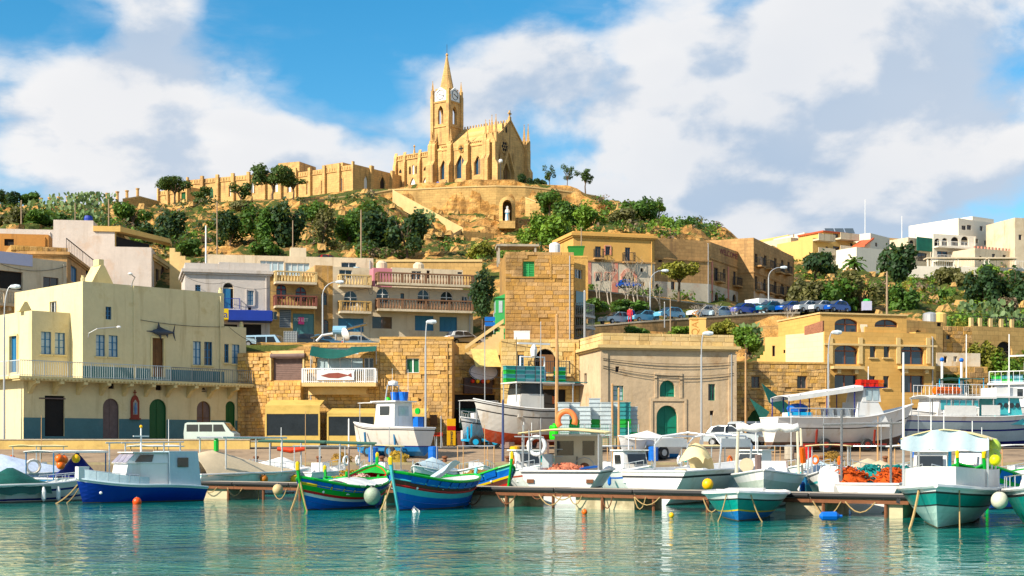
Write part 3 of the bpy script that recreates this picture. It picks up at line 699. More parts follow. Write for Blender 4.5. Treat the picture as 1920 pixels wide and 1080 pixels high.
 # wall shrine between the ground floor doors
 f2 = g['f']; u, z = f2.pix(252, 784); s = thing('wall_shrine', 'red framed saint shrine with a cross on the teal and cream wall', 'shrine', Mr @ f2.at(u, z, .02), r.rotation_euler.z)
 red = mat('shrine_red', (.22,.035,.02), .6)
 mb = MB(); mb.poly([(-.32,0,.0),(.32,0,.0),(.32,0,1.2),(.2,0,1.5),(.08,0,1.62),(-.08,0,1.62),(-.2,0,1.5),(-.32,0,1.2)], (0,-.12,0)); mb.box(-.4,-.2,-.1,.4,0,.0); mb.build('frame', red, s)
 mb = MB(); mb.box(-.03,-.09,1.62,.03,-.04,2.02); mb.box(-.12,-.09,1.8,.12,-.04,1.87); mb.build('cross', red, s)
 MB().poly([(-.17,-.121,.25),(.17,-.121,.25),(.17,-.121,1.1),(0,-.121,1.32),(-.17,-.121,1.1)], (0,-.01,0)).build('picture_panel', mat('shrine_panel', (.35,.33,.28), .5, .5, 6), s)
 mb = MB(); mb.lathe([(.06,.3),(.09,.45),(.1,.7),(.06,.92),(.05,.95),(.055,1.03),(.02,1.1)], 8, (0,-.16,0)); mb.build('saint_figure', mat('saint_blue', (.12,.22,.4), .6, .4, 4), s)
 # wall lamps and cables
 for px, py, dx, lab in ((165, 625, 9, 'white street lamp on bracket above the pair of blue windows'), (246, 530, -4, 'blue grey street lamp bracket at the cream house roof corner')):
  u, z = f.pix(px, py); t = thing('wall_lamp', lab, 'lamp', Mr @ f.at(u, z, .05), r.rotation_euler.z)
  MB().tube([(0,0,-.3),(0,-.1,0),(.3*dx/9,-.7,.3),(1.5*dx/9,-1.1,.45)], .04, 6).build('arm', IRONG, t)
  mb = MB(); mb.ball((1.7*dx/9,-1.15,.46), .17, 0, 8, 5, .6); mb.build('lamp_head', WHITE, t)
 cable('black cable slung above the marlin along the cream house', [wp(262, 600, .1), wp(420, 613, .1)], .15)
 cable('black cable dropping from cream house annex towards the right', [wp(428, 613, .1), wp(463, 640, .4)], .1)
 # green plastic chairs at the balcony end
 for i, (px, yy) in enumerate(((485, -.5), (472, .4))):
  c = thing('garden_chair', ('dark green' if i == 0 else 'black')+' plastic chair at the right end of the cream house balcony', 'chair', Mr @ Vector((Wd+AN+.55-i*.35, yy, flo+.15)), 2.2)
  cm = paint('chair_green' if i == 0 else 'chair_black', (.01,.12,.09) if i == 0 else (.02,.02,.025))
  MB().box(-.24,-.24,.42,.24,.24,.46).build('seat', cm, c); MB().poly([(-.24,.22,.46),(.24,.22,.46),(.2,.32,.95),(-.2,.32,.95)], (0,.03,0)).build('backrest', cm, c)
  for a, b in ((-1,-1),(1,-1),(1,1),(-1,1)): MB().beam((a*.21,b*.21,.42),(a*.26,b*.26,0),.04).build('leg', cm, c)
 return r
cream_house()
# low yellow wall in front of the cream house
def low_wall():
 a = (XX(-60, 95), 95.0); b = (XX(468, 95), 95.0)
 t = thing('promenade_wall', 'low yellow rendered wall along the road before the cream house', 'wall', (a[0], a[1], 1.5))
 L = b[0]-a[0]; MB().box(0, 0, 0, L, .4, ZZ(823, 95)-1.5-.08).build('wall', CONCY, t)
 MB().box(-.03, -.04, ZZ(823, 95)-1.58, L+.03, .44, ZZ(823, 95)-1.5).build('coping', CONC, t)
 t = thing('promenade_wall', 'short yellow rendered wall left of the beige restaurant awning', 'wall', (XX(463, 97), 97, 1.8))
 MB().box(0, 0, 0, 1.6, .4, .85).build('wall', CONCY, t); MB().box(-.03,-.04,.85,1.63,.44,.93).build('coping', CONC, t)
low_wall()
# ================================================================ waterfront: stone houses with restaurant
def stone_row():
 zb = 2.36
 r, Wd = house('stone_house', 'rough stone house with an arched niche and brown blind beside the cream house', (446, 108.8), (592, 107.2), zb)
 H = ZZ(660, 107.5)-zb
 b = body(r, 0, Wd, 0, 7, 0, H, JOINT, par=.3, front=[(512, 665, 567, 713, 'brownsh', dict(trim=PALEP, tw=.3)), (523, 657.5, 560, 664, 'cream')])
 ashlar(r, b['f'], b['O']['f'], BLOCK, .27, .46, seed=3, proud=.07, skip=.08)
 mb = MB(); u0, z0 = b['f'].pix(510, 668); u1, _ = b['f'].pix(574, 668); mb.tube([(u0, -.25, z0), (u1, -.25, z0)], .16, 8); mb.build('blind_roll', WOODG, r)
 u0, z0 = b['f'].pix(512, 756); MB().box(u0-.25, -.55, .0, u0+2.5, -.06, z0+1.6).build('stone_buttress', STONE, r)
 ashlar(r, Face(r, (u0-.25, -.55, 0), (1,0,0), (0,-1,0), 2.75, z0+1.6), [], BLOCK, .28, .42, seed=31, proud=.07)
 # right house
 r, Wd = house('stone_house', 'golden stone house with white balcony, green window and street lamp in front', (586, 107.2), (848, 107), zb)
 H = ZZ(636, 107)-zb; W1 = Face(r, (0,0,0), (1,0,0), (0,-1,0), Wd, H).pix(712, 700)[0]
 b1 = body(r, 0, W1, 0, 8, 0, ZZ(646,107)-zb, JOINT, par=.3, name='wall', front=[(594, 652, 672, 664, 'alu4'), (594, 671, 680, 696, 'alu4'), (683, 671, 700, 706, 'alu')])
 b2 = body(r, W1+.003, Wd, 0, 9, 0, H, JOINT, par=.5, name='wall', front=[(762, 672, 786, 699, 'gw'), (786, 748, 790, 752, 'hole')])
 ashlar(r, b1['f'], b1['O']['f'], BLOCK, .28, .58, seed=5, proud=.05, cap=150)
 ashlar(r, b2['f'], b2['O']['f'], BLOCK, .28, .58, seed=6, proud=.05, cap=150)
 mb = MB(); mb.box(W1, -.12, H, Wd+.1, .35, H+.18); mb.box(-.05, -.1, ZZ(646,107)-zb, W1-.01, .3, ZZ(646,107)-zb+.15); mb.build('coping', STONE, r)
 u0, z = b1['f'].pix(578, 719); u1, _ = b1['f'].pix(709, 719)
 mb = MB(); mb.poly([(u0-.25, -.003, z), (u1, -.003, z), (u1, -1.5, z), (u0-.25, -1.5, z)], (0,0,-.28)); mb.poly([(u0, -.003, z-.3), (u0+4.5, -.003, z-.3), (u0+3.0, -.6, z-.3), (u0+1.0, -.6, z-.3)], (0,0,-.55))
 bal = mb.build('balcony', PALEP, r)
 railing(r, [(u0-.2, -.1, z), (u0-.2, -1.42, z), (u1-.06, -1.42, z), (u1-.06, -.1, z)], 1.02, WHITE, .15, parent=bal, bar=.06, top=.09)
 # white fish board fixed on the railing
 mb = MB(); mb.poly([(u0+.9, -1.52, z+.18), (u1-1.6, -1.52, z+.18), (u1-1.6, -1.52, z+.9), (u0+.9, -1.52, z+.9)], (0,-.03,0)); bd = mb.build('fish_board', WHITE, bal)
 c = (u0+u1)/2-.35; fishm = mat('fish_red_brown', (.26,.07,.05), .7)
 mb = MB(); mb.poly([(c-1.1,-1.56,z+.5),(c-.5,-1.56,z+.34),(c+.2,-1.56,z+.32),(c+.9,-1.56,z+.5),(c+1.2,-1.56,z+.38),(c+1.15,-1.56,z+.7),(c+.9,-1.56,z+.56),(c+.2,-1.56,z+.72),(c-.5,-1.56,z+.68)], (0,-.01,0)); mb.build('fish_emblem', fishm, bd)
 # green shade net over the balcony
 a0, za = b1['f'].pix(586, 651); a1, zb2 = b1['f'].pix(708, 651)
 def net(s, t): return (a0+(a1-a0)*s, -.5-1.0*t+.12*math.sin(s*9), za+.05-(.75+.35*math.sin(math.pi*min(s*1.3,1))-.3*s)*t-.28*math.sin(math.pi*s)*(1-t)*(1 if s < .6 else .2))
 tt = thing('shade_net', 'dark green shade net stretched above the white balcony', 'shade net', M4(r) @ Vector((0,0,0)), r.rotation_euler.z)
 MB().grid(net, 18, 5, thick=(0,-.015,0)).build('net', DKGREEN, tt, smooth=True)
 for q in (a0+.05, a1-.05): MB().tube([(q,-.45,za-1.3),(q,-.5,za+.1)], .03, 5).build('post', IRONG, tt)
 # rooftop: solar water heater, dish, panels
 u, z = b2['f'].pix(760, 629)
 t = thing('water_heater', 'blue cylindrical solar water heater with pale pipe on the golden stone house roof', 'water heater', M4(r) @ Vector((u, 1.0, H)), r.rotation_euler.z)
 mb = MB(); mb.lathe([(.05,-.55),(.34,-.5),(.34,.5),(.05,.55)], 12, (0,0,.75), axis='x'); mb.build('tank', paint('pale_blue_tank', (.22,.40,.55)), t, smooth=False)
 mb = MB(); mb.tube([(-.5,0,.5),(-1.3,-.3,.35),(-1.7,-.5,-.1)], .09, 6); mb.build('pipe', WHITE, t)
 for s in (-.3, .3): MB().box(s-.05,-.2,0,s+.05,.2,.45).build('stand', IRONG, t)
 u, z = b2['f'].pix(730, 640); t = thing('solar_panel', 'tilted dark solar panel seen edge on above the stone house roof', 'solar panel', M4(r) @ Vector((u, 2.5, H)), r.rotation_euler.z)
 MB().beam((-1.2,0,.3),(3.0,0,1.35),1.1,.08).build('panel', mat('solar_dark',(.06,.08,.1),.2), t)
 for x in (-1.0, 2.6): MB().beam((x,0,0),(x,0,.3+(x+1.2)*.25),.06).build('leg', IRONG, t)
 u, z = b1['f'].pix(642, 636); t = thing('satellite_dish', 'white satellite dish on the stone house roof edge', 'dish', M4(r) @ Vector((u, .6, ZZ(646,107)-zb)), r.rotation_euler.z)
 MB().tube([(0,0,0),(0,0,.6)], .04, 6).build('pole', IRONG, t)
 mb = MB(); mb.lathe([(.02,-.0),(.3,.05),(.5,.18),(.52,.2),(.5,.2),(.3,.08),(.02,.03)], 14, (0,0,0), axis='y')
 o = mb.build('dish', WHITE, t, smooth=True); o.location = (0,-.1,.75); o.rotation_euler = (.35, 0, -.9)
 # restaurant awnings
 BEI = mat('beige_awning', (.60, .43, .15), .8, .1, .8, stain=(.45,.31,.1), stain_scale=1)
 u0, z0 = b['f'].pix(495, 755); 
 def awn(label, px0, px1, top, mid, bot, dep, winx, zg=-.1):
  A = Vector((XX(px0, 104), 104, zb)); w = XX(px1, 104)-A.x
  t = thing('restaurant_awning', label, 'awning', A, 0)
  zt, zm, zl = ZZ(top,104)-zb, ZZ(mid,104)-zb, ZZ(bot,104)-zb
  mb = MB(); mb.poly([(0,2.4,zt),(0,0,zm),(0,0,zm-.12),(0,2.4,zt-.12)], (w,0,0)); mb.build('canopy', BEI, t)
  MB().box(.02,-.02,zl,w-.02,.02,zm-.13).build('valance', BEI, t)
  for x in [0]+list(winx)+[w-.12]: MB().box(x,-.04,0,x+.12,.06,zl).build('post', BEI, t)
  MB().box(.02,-.01,.0,w-.02,.015,.75).build('skirt', BEI, t)
  mb = MB(); mb.box(.13,.0,.76,w-.13,.012,zl-.01); mb.build('clear_sheet', mat('clear_plastic', (.02,.025,.03), .25, .4, 1, spec=.25), t)
  MB().poly([(0,.08,0),(0,2.4,0),(0,2.4,zt-.15),(0,.08,zm-.15)], (.02,0,0)).build('side_sheet', BEI, t)
  return t
 awn('beige restaurant awning with clear sheets, left of the golden stone house', 497, 600, 748, 760, 776, 0, ())
 awn('wide beige awning with dark sheets behind the cabin boat on trailer', 613, 800, 764, 774, 781, 0, (3.4,))
 t = thing('dining_table', 'small dining table with glasses behind the clear awning sheet', 'table', (XX(548,104.8), 104.9, zb))
 MB().box(-1.2,-.35,.72,1.2,.35,.76).build('table_top', CREAM, t)
 for x in (-1.1, 1.1): MB().box(x-.04,-.3,0,x+.04,.3,.72).build('leg', IRON, t)
 # board signs, stools, bin
 t = thing('sandwich_sign', 'tall yellow menu board on the quay reading BEER', 'sign', (XX(846,100), 100, QZ(100)), .2)
 ys = paint('sign_yellow', (.75,.42,.02)); MB().box(-.3,-.04,.1,.3,.04,1.95).build('board', ys, t); MB().box(-.3,-.06,1.15,.3,-.042,1.45).build('red_band', paint('sign_red',(.45,.02,.02)), t)
 for i, ch in enumerate('BEER'): text_obj('letter', ch, .34, IRON, t, Matrix.Translation((.02,-.05,.95-i*.25)) @ Matrix.Rotation(R(90),4,'X'), .004)
 for s in (-.2,.2): MB().box(s-.03,-.15,0,s+.03,.15,.1).build('foot', IRON, t)
 for i, px in enumerate((810, 823)):
  t = thing('bar_stool', ['left','right'][i]+' red bar stool against the stone wall beside the yellow sign', 'stool', (XX(px,104), 104.5, zb))
  rd = paint('stool_red', (.5,.05,.015)); MB().box(-.22,-.2,.72,.22,.2,.78).build('seat', rd, t); MB().box(-.22,.16,.78,.22,.2,1.0).build('backrest', rd, t)
  for a, c in ((-1,-1),(1,-1),(1,1),(-1,1)): MB().beam((a*.18,c*.16,.72),(a*.22,c*.2,0),.03).build('leg', IRONG, t)
 t = thing('wheelie_bin', 'brown wheelie bin beside the shop sign', 'bin', (XX(865,102), 102, QZ(102)))
 br = paint('bin_brown', (.13,.055,.045)); mb = MB(); mb.add([(-.25,-.25,.08),(.25,-.25,.08),(.25,.25,.08),(-.25,.25,.08),(-.32,-.32,1),(.32,-.32,1),(.32,.32,1),(-.32,.32,1)], [(3,2,1,0),(4,5,6,7),(0,1,5,4),(1,2,6,5),(2,3,7,6),(3,0,4,7)]); mb.build('body', br, t)
 MB().box(-.34,-.36,1.003,.34,.36,1.08).build('lid', br, t)
 for s in (-.2,.2): MB().lathe([(.1,-.03),(.1,.03)], 8, (s,.28,.1), axis='x').build('wheel', BLACK, t)
stone_row()
# ================================================================ alley and shop between the stone house and the tall block
def alley():
 zb = 2.38
 r, Wd = house('alley_shop', 'narrow stone shop with dark front and green shade in the alley', (850, 110), (938, 111), zb, 'shop')
 b = body(r, 0, Wd, 0, 6, 0, ZZ(664,110)-zb, JOINT, par=.3, front=[(852, 740, 928, 815, 'black'), (884, 695, 926, 722, 'dk')])
 ashlar(r, b['f'], b['O']['f'], BLOCK, .28, .5, seed=11)
 u0, z0 = b['f'].pix(855, 768); u1, _ = b['f'].pix(926, 768)
 MB().poly([(u0, -.05, z0+.1), (u0, -1.1, z0-.1), (u0, -1.15, z0-1.4), (u0, -1.1, z0-1.4), (u0, -1.05, z0-.15), (u0, -.05, z0)], (u1-u0,0,0)).build('green_shade', DKGREEN, r)
 u0, z0 = b['f'].pix(882, 668); u1, z1 = b['f'].pix(930, 690)
 MB().poly([(u0, -.1, z0+.5), (u0, -1.6, z1), (u0, -1.65, z1), (u0, -.1, z0+.56)], (u1-u0,0,0)).build('striped_awning', mat('straw_awning',(.62,.5,.2),.8,.3,3), r)
 MB().box(u0-.6, -.5, 4.0, u1-.4, -.1, 5.2).build('fascia', mat('dark_fascia',(.05,.025,.02),.6), r)
 t = thing('oval_sign', 'white oval sign board above the alley shop with a fruit picture', 'sign', M4(r) @ Vector((u0+.9, -.62, 5.65)), r.rotation_euler.z)
 mb = MB(); mb.lathe([(.01,-.04),(1.0,-.03),(1.0,.03),(.01,.04)], 24, (0,0,0), axis='y'); o = mb.build('board', mat('sign_lilac_grey',(.55,.55,.6),.5), t); o.scale = (1.15, 1, .72)
 mb = MB(); mb.tube([(1.1*math.cos(a*math.pi/12), -.06, .66*math.sin(a*math.pi/12)) for a in range(24)], .025, 4, closed=True); mb.build('rim', IRON, t)
 for i, (x, c) in enumerate(((-.9,(.5,.03,.01)),(-.5,(.6,.4,.02)),(-.1,(.45,.03,.01)),(.3,(.5,.2,.02)))): MB().ball((x,-.1,-.72), .16, 0, 8, 5).build('painted_fruit', paint('fruit%d'%i, c), t)
 t = thing('shop_sign', 'white board reading SICILIA leaning by the brown bin', 'sign', (XX(884,101), 101, QZ(101)))
 MB().box(-.75,-.03,.5,.75,.03,1.15).build('board', WHITE, t)
 for s in (-.6,.6): MB().box(s-.03,.035,0,s+.03,.09,1.0).build('leg', IRONG, t)
 text_obj('lettering', 'SICILIA', .38, paint('sign_navy',(.02,.03,.16)), t, Matrix.Translation((0,-.036,.92)) @ Matrix.Rotation(R(90),4,'X'), .004); text_obj('lettering', 'BAKERY', .26, paint('sign_blue2',(.02,.15,.4)), t, Matrix.Translation((0,-.036,.63)) @ Matrix.Rotation(R(90),4,'X'), .004)
 # outdoor stairs climbing beside the tall block
 t = thing('alley_stairs', 'pale stone stairs climbing right to the blue street sign', 'stairs', (XX(872,112), 112, ZZ(668,112)))
 for i in range(10): MB().box(i*.3, 0, 0, i*.3+.3, 1.4, .3+i*.2).build('step', PALEP, t)
 MB().poly([(0,-.15,.5),(3.0,-.15,2.6),(3.0,-.15,2.9),(0,-.15,.8)], (0,.14,0)).build('parapet', PALEP, t)
 t = thing('street_sign', 'blue direction signs on a post beside the alley stairs', 'sign', (XX(926,118), 118, 10.2))
 MB().tube([(0,0,0),(0,0,3.1)], .04, 6).build('post', IRONG, t)
 sb = paint('sign_blue',(.01,.12,.45)); MB().box(-.75,-.05,2.4,.35,-.02,2.75).build('arrow_board', sb, t); MB().box(-.75,-.05,2.0,.7,-.02,2.32).build('arrow_board', sb, t)
alley()
# ================================================================ tall bare stone block and the arched house below it
def tall_block():
 zb = 8.5
 r, Wd = house('tall_stone_block', 'tall bare brown stone house with green shutters and enclosed green balconies', (948, 116), (1076, 116.35), zb)
 H = ZZ(472,116)-zb
 b = body(r, 0, Wd, 0, 9, 0, H, JOINTB, par=.4, front=[(981, 490, 1002, 519, 'shutg')], left=[])
 ashlar(r, b['f'], b['O']['f'], BLOCKB, .32, .68, seed=21, proud=.035, skip=.01)
 u, z = b['f'].pix(1034, 481); mb = MB(); mb.box(u, -.1, z+.6-1.2, Wd+.02, -.003, z+.1); mb.box(u-.15,-.12,z-1.8,u-.003,-.003,z+.1); 
 mb.build('wall_pier', BLOCKB, r)
 mb = MB(); u1, z1 = b['f'].pix(950, 519); mb.box(0, -.12, z1-.1, u, -.003, z1+.02); mb.build('string_course', JOINTB, r)
 # green timber balconies on the sunny side
 for (z0, z2, nm) in ((ZZ(606,116)-zb, ZZ(557,116)-zb, 'u'), (ZZ(662,116)-zb, ZZ(622,116)-zb, 'l')):
  for y in (1.0,):
   mb = MB(); mb.box(-.75, y, z0, -.003, y+2.2, z2); o = mb.build('enclosed_balcony', GREENB, r)
   MB().poly([(-.9, y-.1, z2), (-.003, y-.1, z2+.003), (-.003, y-.1, z2+.35)], (0, 2.4, 0)).build('roof', GREENB, o)
   for k in range(3): MB().box(-.78, y+.15+k*.68, z0+(z2-z0)*.45, -.752, y+.65+k*.68, z2-.2).build('pane', GLASSP, o)
   MB().box(-.5, y-.03, z0+(z2-z0)*.45, -.2, y-.003, z2-.2).build('pane', GLASSP, o)
   MB().poly([(-.7, y+.1, z0-.003), (-.003, y+.1, z0-.003), (-.003, y+.1, z0-.7)], (0, 2, 0)).build('bracket', PALEP, o)
 t = thing('roof_tank', 'white water tank on the tall stone block roof', 'tank', M4(r) @ Vector((Wd*.74, 1.2, H)), 0); mb = MB(); mb.lathe([(.42,0),(.45,.1),(.45,.75),(.38,.85)], 12); mb.build('body', WHITE, t); MB().lathe([(.4,.85),(.15,.95)], 12).build('lid', WHITE, t)
 t = thing('roof_canopy', 'thin flat concrete canopy behind the tall stone block roof', 'canopy', M4(r) @ Vector((-.4, 6, H-.2)), r.rotation_euler.z)
 MB().box(0,0,1.5,3.6,2.6,1.68).build('slab', CONC, t)
 for x, y in ((.2,.2),(3.3,.2),(.2,2.3),(3.3,2.3)): MB().box(x-.08,y-.08,0,x+.08,y+.08,1.5).build('post', CONC, t)
 # arched house below
 zb = 2.38
 r, Wd = house('arched_stone_house', 'cream stone house with a big arched recess below the tall block', (940, 108.5), (1086, 108.8), zb)
 H = ZZ(637,109)-zb
 b = body(r, 0, Wd, 0, 7, 0, H, STONE, par=.4, front=[(1002, 654, 1042, 702, 'cream', dict(dep=.5, trim=PALEP, tw=.2)), (971, 665, 982, 690, 'bd'), (1014, 730, 1060, 800, 'black')])
 ashlar(r, b['f'], b['O']['f'], mat('cream_block', (.66,.48,.22), .9, .15, 2, stain=(.4,.26,.11), stain_scale=.5, isl=.12, bump=.3), .32, .65, seed=22, proud=.015, skip=.02, cap=260)
 u, z = b['f'].pix(1014, 702); MB().box(u-.1,-.04,z,u+1.0,.4,z+1.5).build('balcony_door', WOOD, r)
 balcony(r, b['f'], u-1.0, u+2.2, z, .9, PALEP, 'iron')
 u, z = b['f'].pix(1012, 717); MB().poly([(u,-.003,z),(u,-1.3,z-.25),(u,-1.35,z-.3),(u,-.003,z-.15)], (3.3,0,0)).build('black_awning', IRON, r)
 t = thing('roof_tank', 'white square tank at the foot of the tall stone block', 'tank', M4(r) @ Vector((1.6, .9, H-.4))); MB().box(-.6,-.45,.1,.6,.45,1.0).build('body', WHITE, t); MB().box(-.62,-.47,1.003,.62,.47,1.08).build('lid', WHITE, t); MB().box(-.5,-.4,0,.5,.4,.1).build('base', CONC, t)
 # small brick-and-metal building right of the tall block
 r, Wd = house('metal_balcony_house', 'narrow house of grey metal balconies squeezed beside the tall stone block', (1077, 119), (1098, 121), 4)
 b = body(r, 0, Wd, 0, 5, 0, ZZ(492,119)-4, STONE, par=.2, front=[(1078, 505, 1092, 522, 'alu')])
 for (a, c) in ((590, 565), (612, 592), (632, 616)):
  z0 = ZZ(a,119)-4; z1 = ZZ(c,119)-4
  balcony(r, b['f'], .05, Wd, z0, .9, IRONG, 'iron', IRONG)
  MB().box(.2, -.06, z0+.1, Wd-.1, -.005, z1+.9).build('glazed_door', GLASS, r)
tall_block()
# ================================================================ patched beige warehouse with teal doors
def warehouse():
 zb = 2.36
 r, Wd = house('beige_warehouse', 'large patched beige warehouse with teal arched doors and stone parapet', (1127, 103), (1379, 105.2), zb, 'building')
 H = ZZ(652,103)-zb; D = 10
 sp = [(1237, 713, 1266, 744, 'tealwin', dict(dep=.3)), (1231, 760, 1271, 820, 'tealarch', dict(dep=.4)), (1150, 723, 1169, 751, 'tealw2'), (1328, 720, 1341, 751, 'tealw3'), (1331, 770, 1338, 779, 'hole'), (1154, 687, 1161, 698, 'hole')]
 b = body(r, 0, Wd, 0, D, 0, H, PALE, par=0, front=sp, left=[(1095, 700, 1100, 720, 'dk1')])
 cornice(r, 0, Wd, 0, D, H, PALEP, .32, .22)
 p0 = H+.224
 body(r, .1, Wd-.1, .1, D, p0, ZZ(633,103)-zb+.35, PALEP, par=.7, name='parapet_wall', wins=False)
 pf = Face(r, (.1, .1, p0), (1,0,0), (0,-1,0), Wd-.2, ZZ(633,103)-zb+.35-p0)
 ashlar(r, pf, [], mat('parapet_block', (.66,.48,.24), .9, .14, 2, stain=(.35,.23,.1), stain_scale=.6, isl=.14), .34, .95, seed=8, proud=.02, skip=0, u1=pf.W)
 ashlar(r, Face(r, (.1, D, p0), (0,-1,0), (-1,0,0), D-.1, pf.H), [], MATS['parapet_block'], .34, .95, seed=9, proud=.02, skip=0)
 for px0, px1, y0, y1 in ((1232, 1274, 704, 746), (1224, 1282, 752, 822)):
  u0, z1 = b['f'].pix(px0, y0); u1, z0 = b['f'].pix(px1, y1); mb = MB(); z0 = max(z0, 0)
  for (a, c, e, g) in ((u0-.2, z0, u0-.02, z1), (u1+.02, z0, u1+.2, z1), (u0-.2, z1, u1+.2, z1+.2)): mb.box(a, -.07, c, e, -.003, g)
  mb.build('raised_surround', PALE, r)
 mb = MB(); mb.box(Wd-.55, -.1, 0, Wd+.05, -.003, H-.3); mb.box(-.04, -.08, 0, .5, -.003, H-.3); mb.build('quoin_strip', PALE, r)
 Mr = M4(r)
 wpt = lambda px, py, o=.1: Mr @ b['f'].at(*b['f'].pix(px, py), o)
 for i, (y0, y1) in enumerate(((672, 680), (675, 684), (686, 700), (690, 704))):
  cable(('upper','second','third','lowest')[i]+' black cable along the beige warehouse front', [wpt(1130, y0), wpt(1375, y1)], .25+.1*i, .02)
 # cream chimney pillar behind the parapet with faint lettering
 t = thing('stone_pillar', 'plain ochre stone pillar rising behind the warehouse parapet', 'pillar', (XX(1308,118), 118, 9.5))
 MB().box(-.62,-.5,0,.62,.5,ZZ(599,118)-9.5).build('shaft', OCHREW, t); MB().box(-.66,-.54,ZZ(599,118)-9.5,.66,.54,ZZ(599,118)-9.4).build('cap', OCHREW, t)
 text_obj('lettering', 'QALA', .8, BROWNW, t, Matrix.Translation((-.25,-.505,2.9)) @ Matrix.Rotation(R(90),4,'X') @ Matrix.Rotation(R(90),4,'Z'), .004)
 # yellow stone house to the right
 r, Wd = house('yellow_stone_house', 'weathered yellow stone house with green arched door right of the warehouse', (1379, 106.5), (1556, 108), zb)
 H = ZZ(682,107)-zb
 b = body(r, 0, Wd, 0, 7, 0, H, JOINT, par=.3, front=[(1402, 768, 1435, 822, 'greenarch', dict(dep=.35, trim=STONE, tw=.3)), (1409, 706, 1424, 727, 'dk', dict(sill=STONE)), (1495, 706, 1512, 728, 'dk', dict(sill=STONE)), (1487, 775, 1515, 822, 'wood')])
 ashlar(r, b['f'], b['O']['f'], BLOCK, .28, .52, seed=13, proud=.06, skip=.06)
 mb = MB(); mb.box(-.0, -.1, H, Wd, .3, H+.15); mb.build('coping', STONE, r)
 t = thing('shade_net', 'torn dark green net hanging above the green arched door', 'shade net', (XX(1455,105), 105.2, ZZ(770,105)))
 MB().poly([(-.9,.6,2.0),(1.3,.9,.3),(1.0,0,-.6),(-.5,-.1,.6)], (.02,-.02,.02)).build('net', DKGREEN, t)
 MB().poly([(-1.8,.5,.9),(-.4,.3,-.1),(-.9,.2,-.9)], (.02,-.02,.02)).build('net', DKGREEN, t); MB().tube([(-1.8,.5,1.0),(1.3,.9,.35)], .02, 4).build('line', CABLE, t)
warehouse()
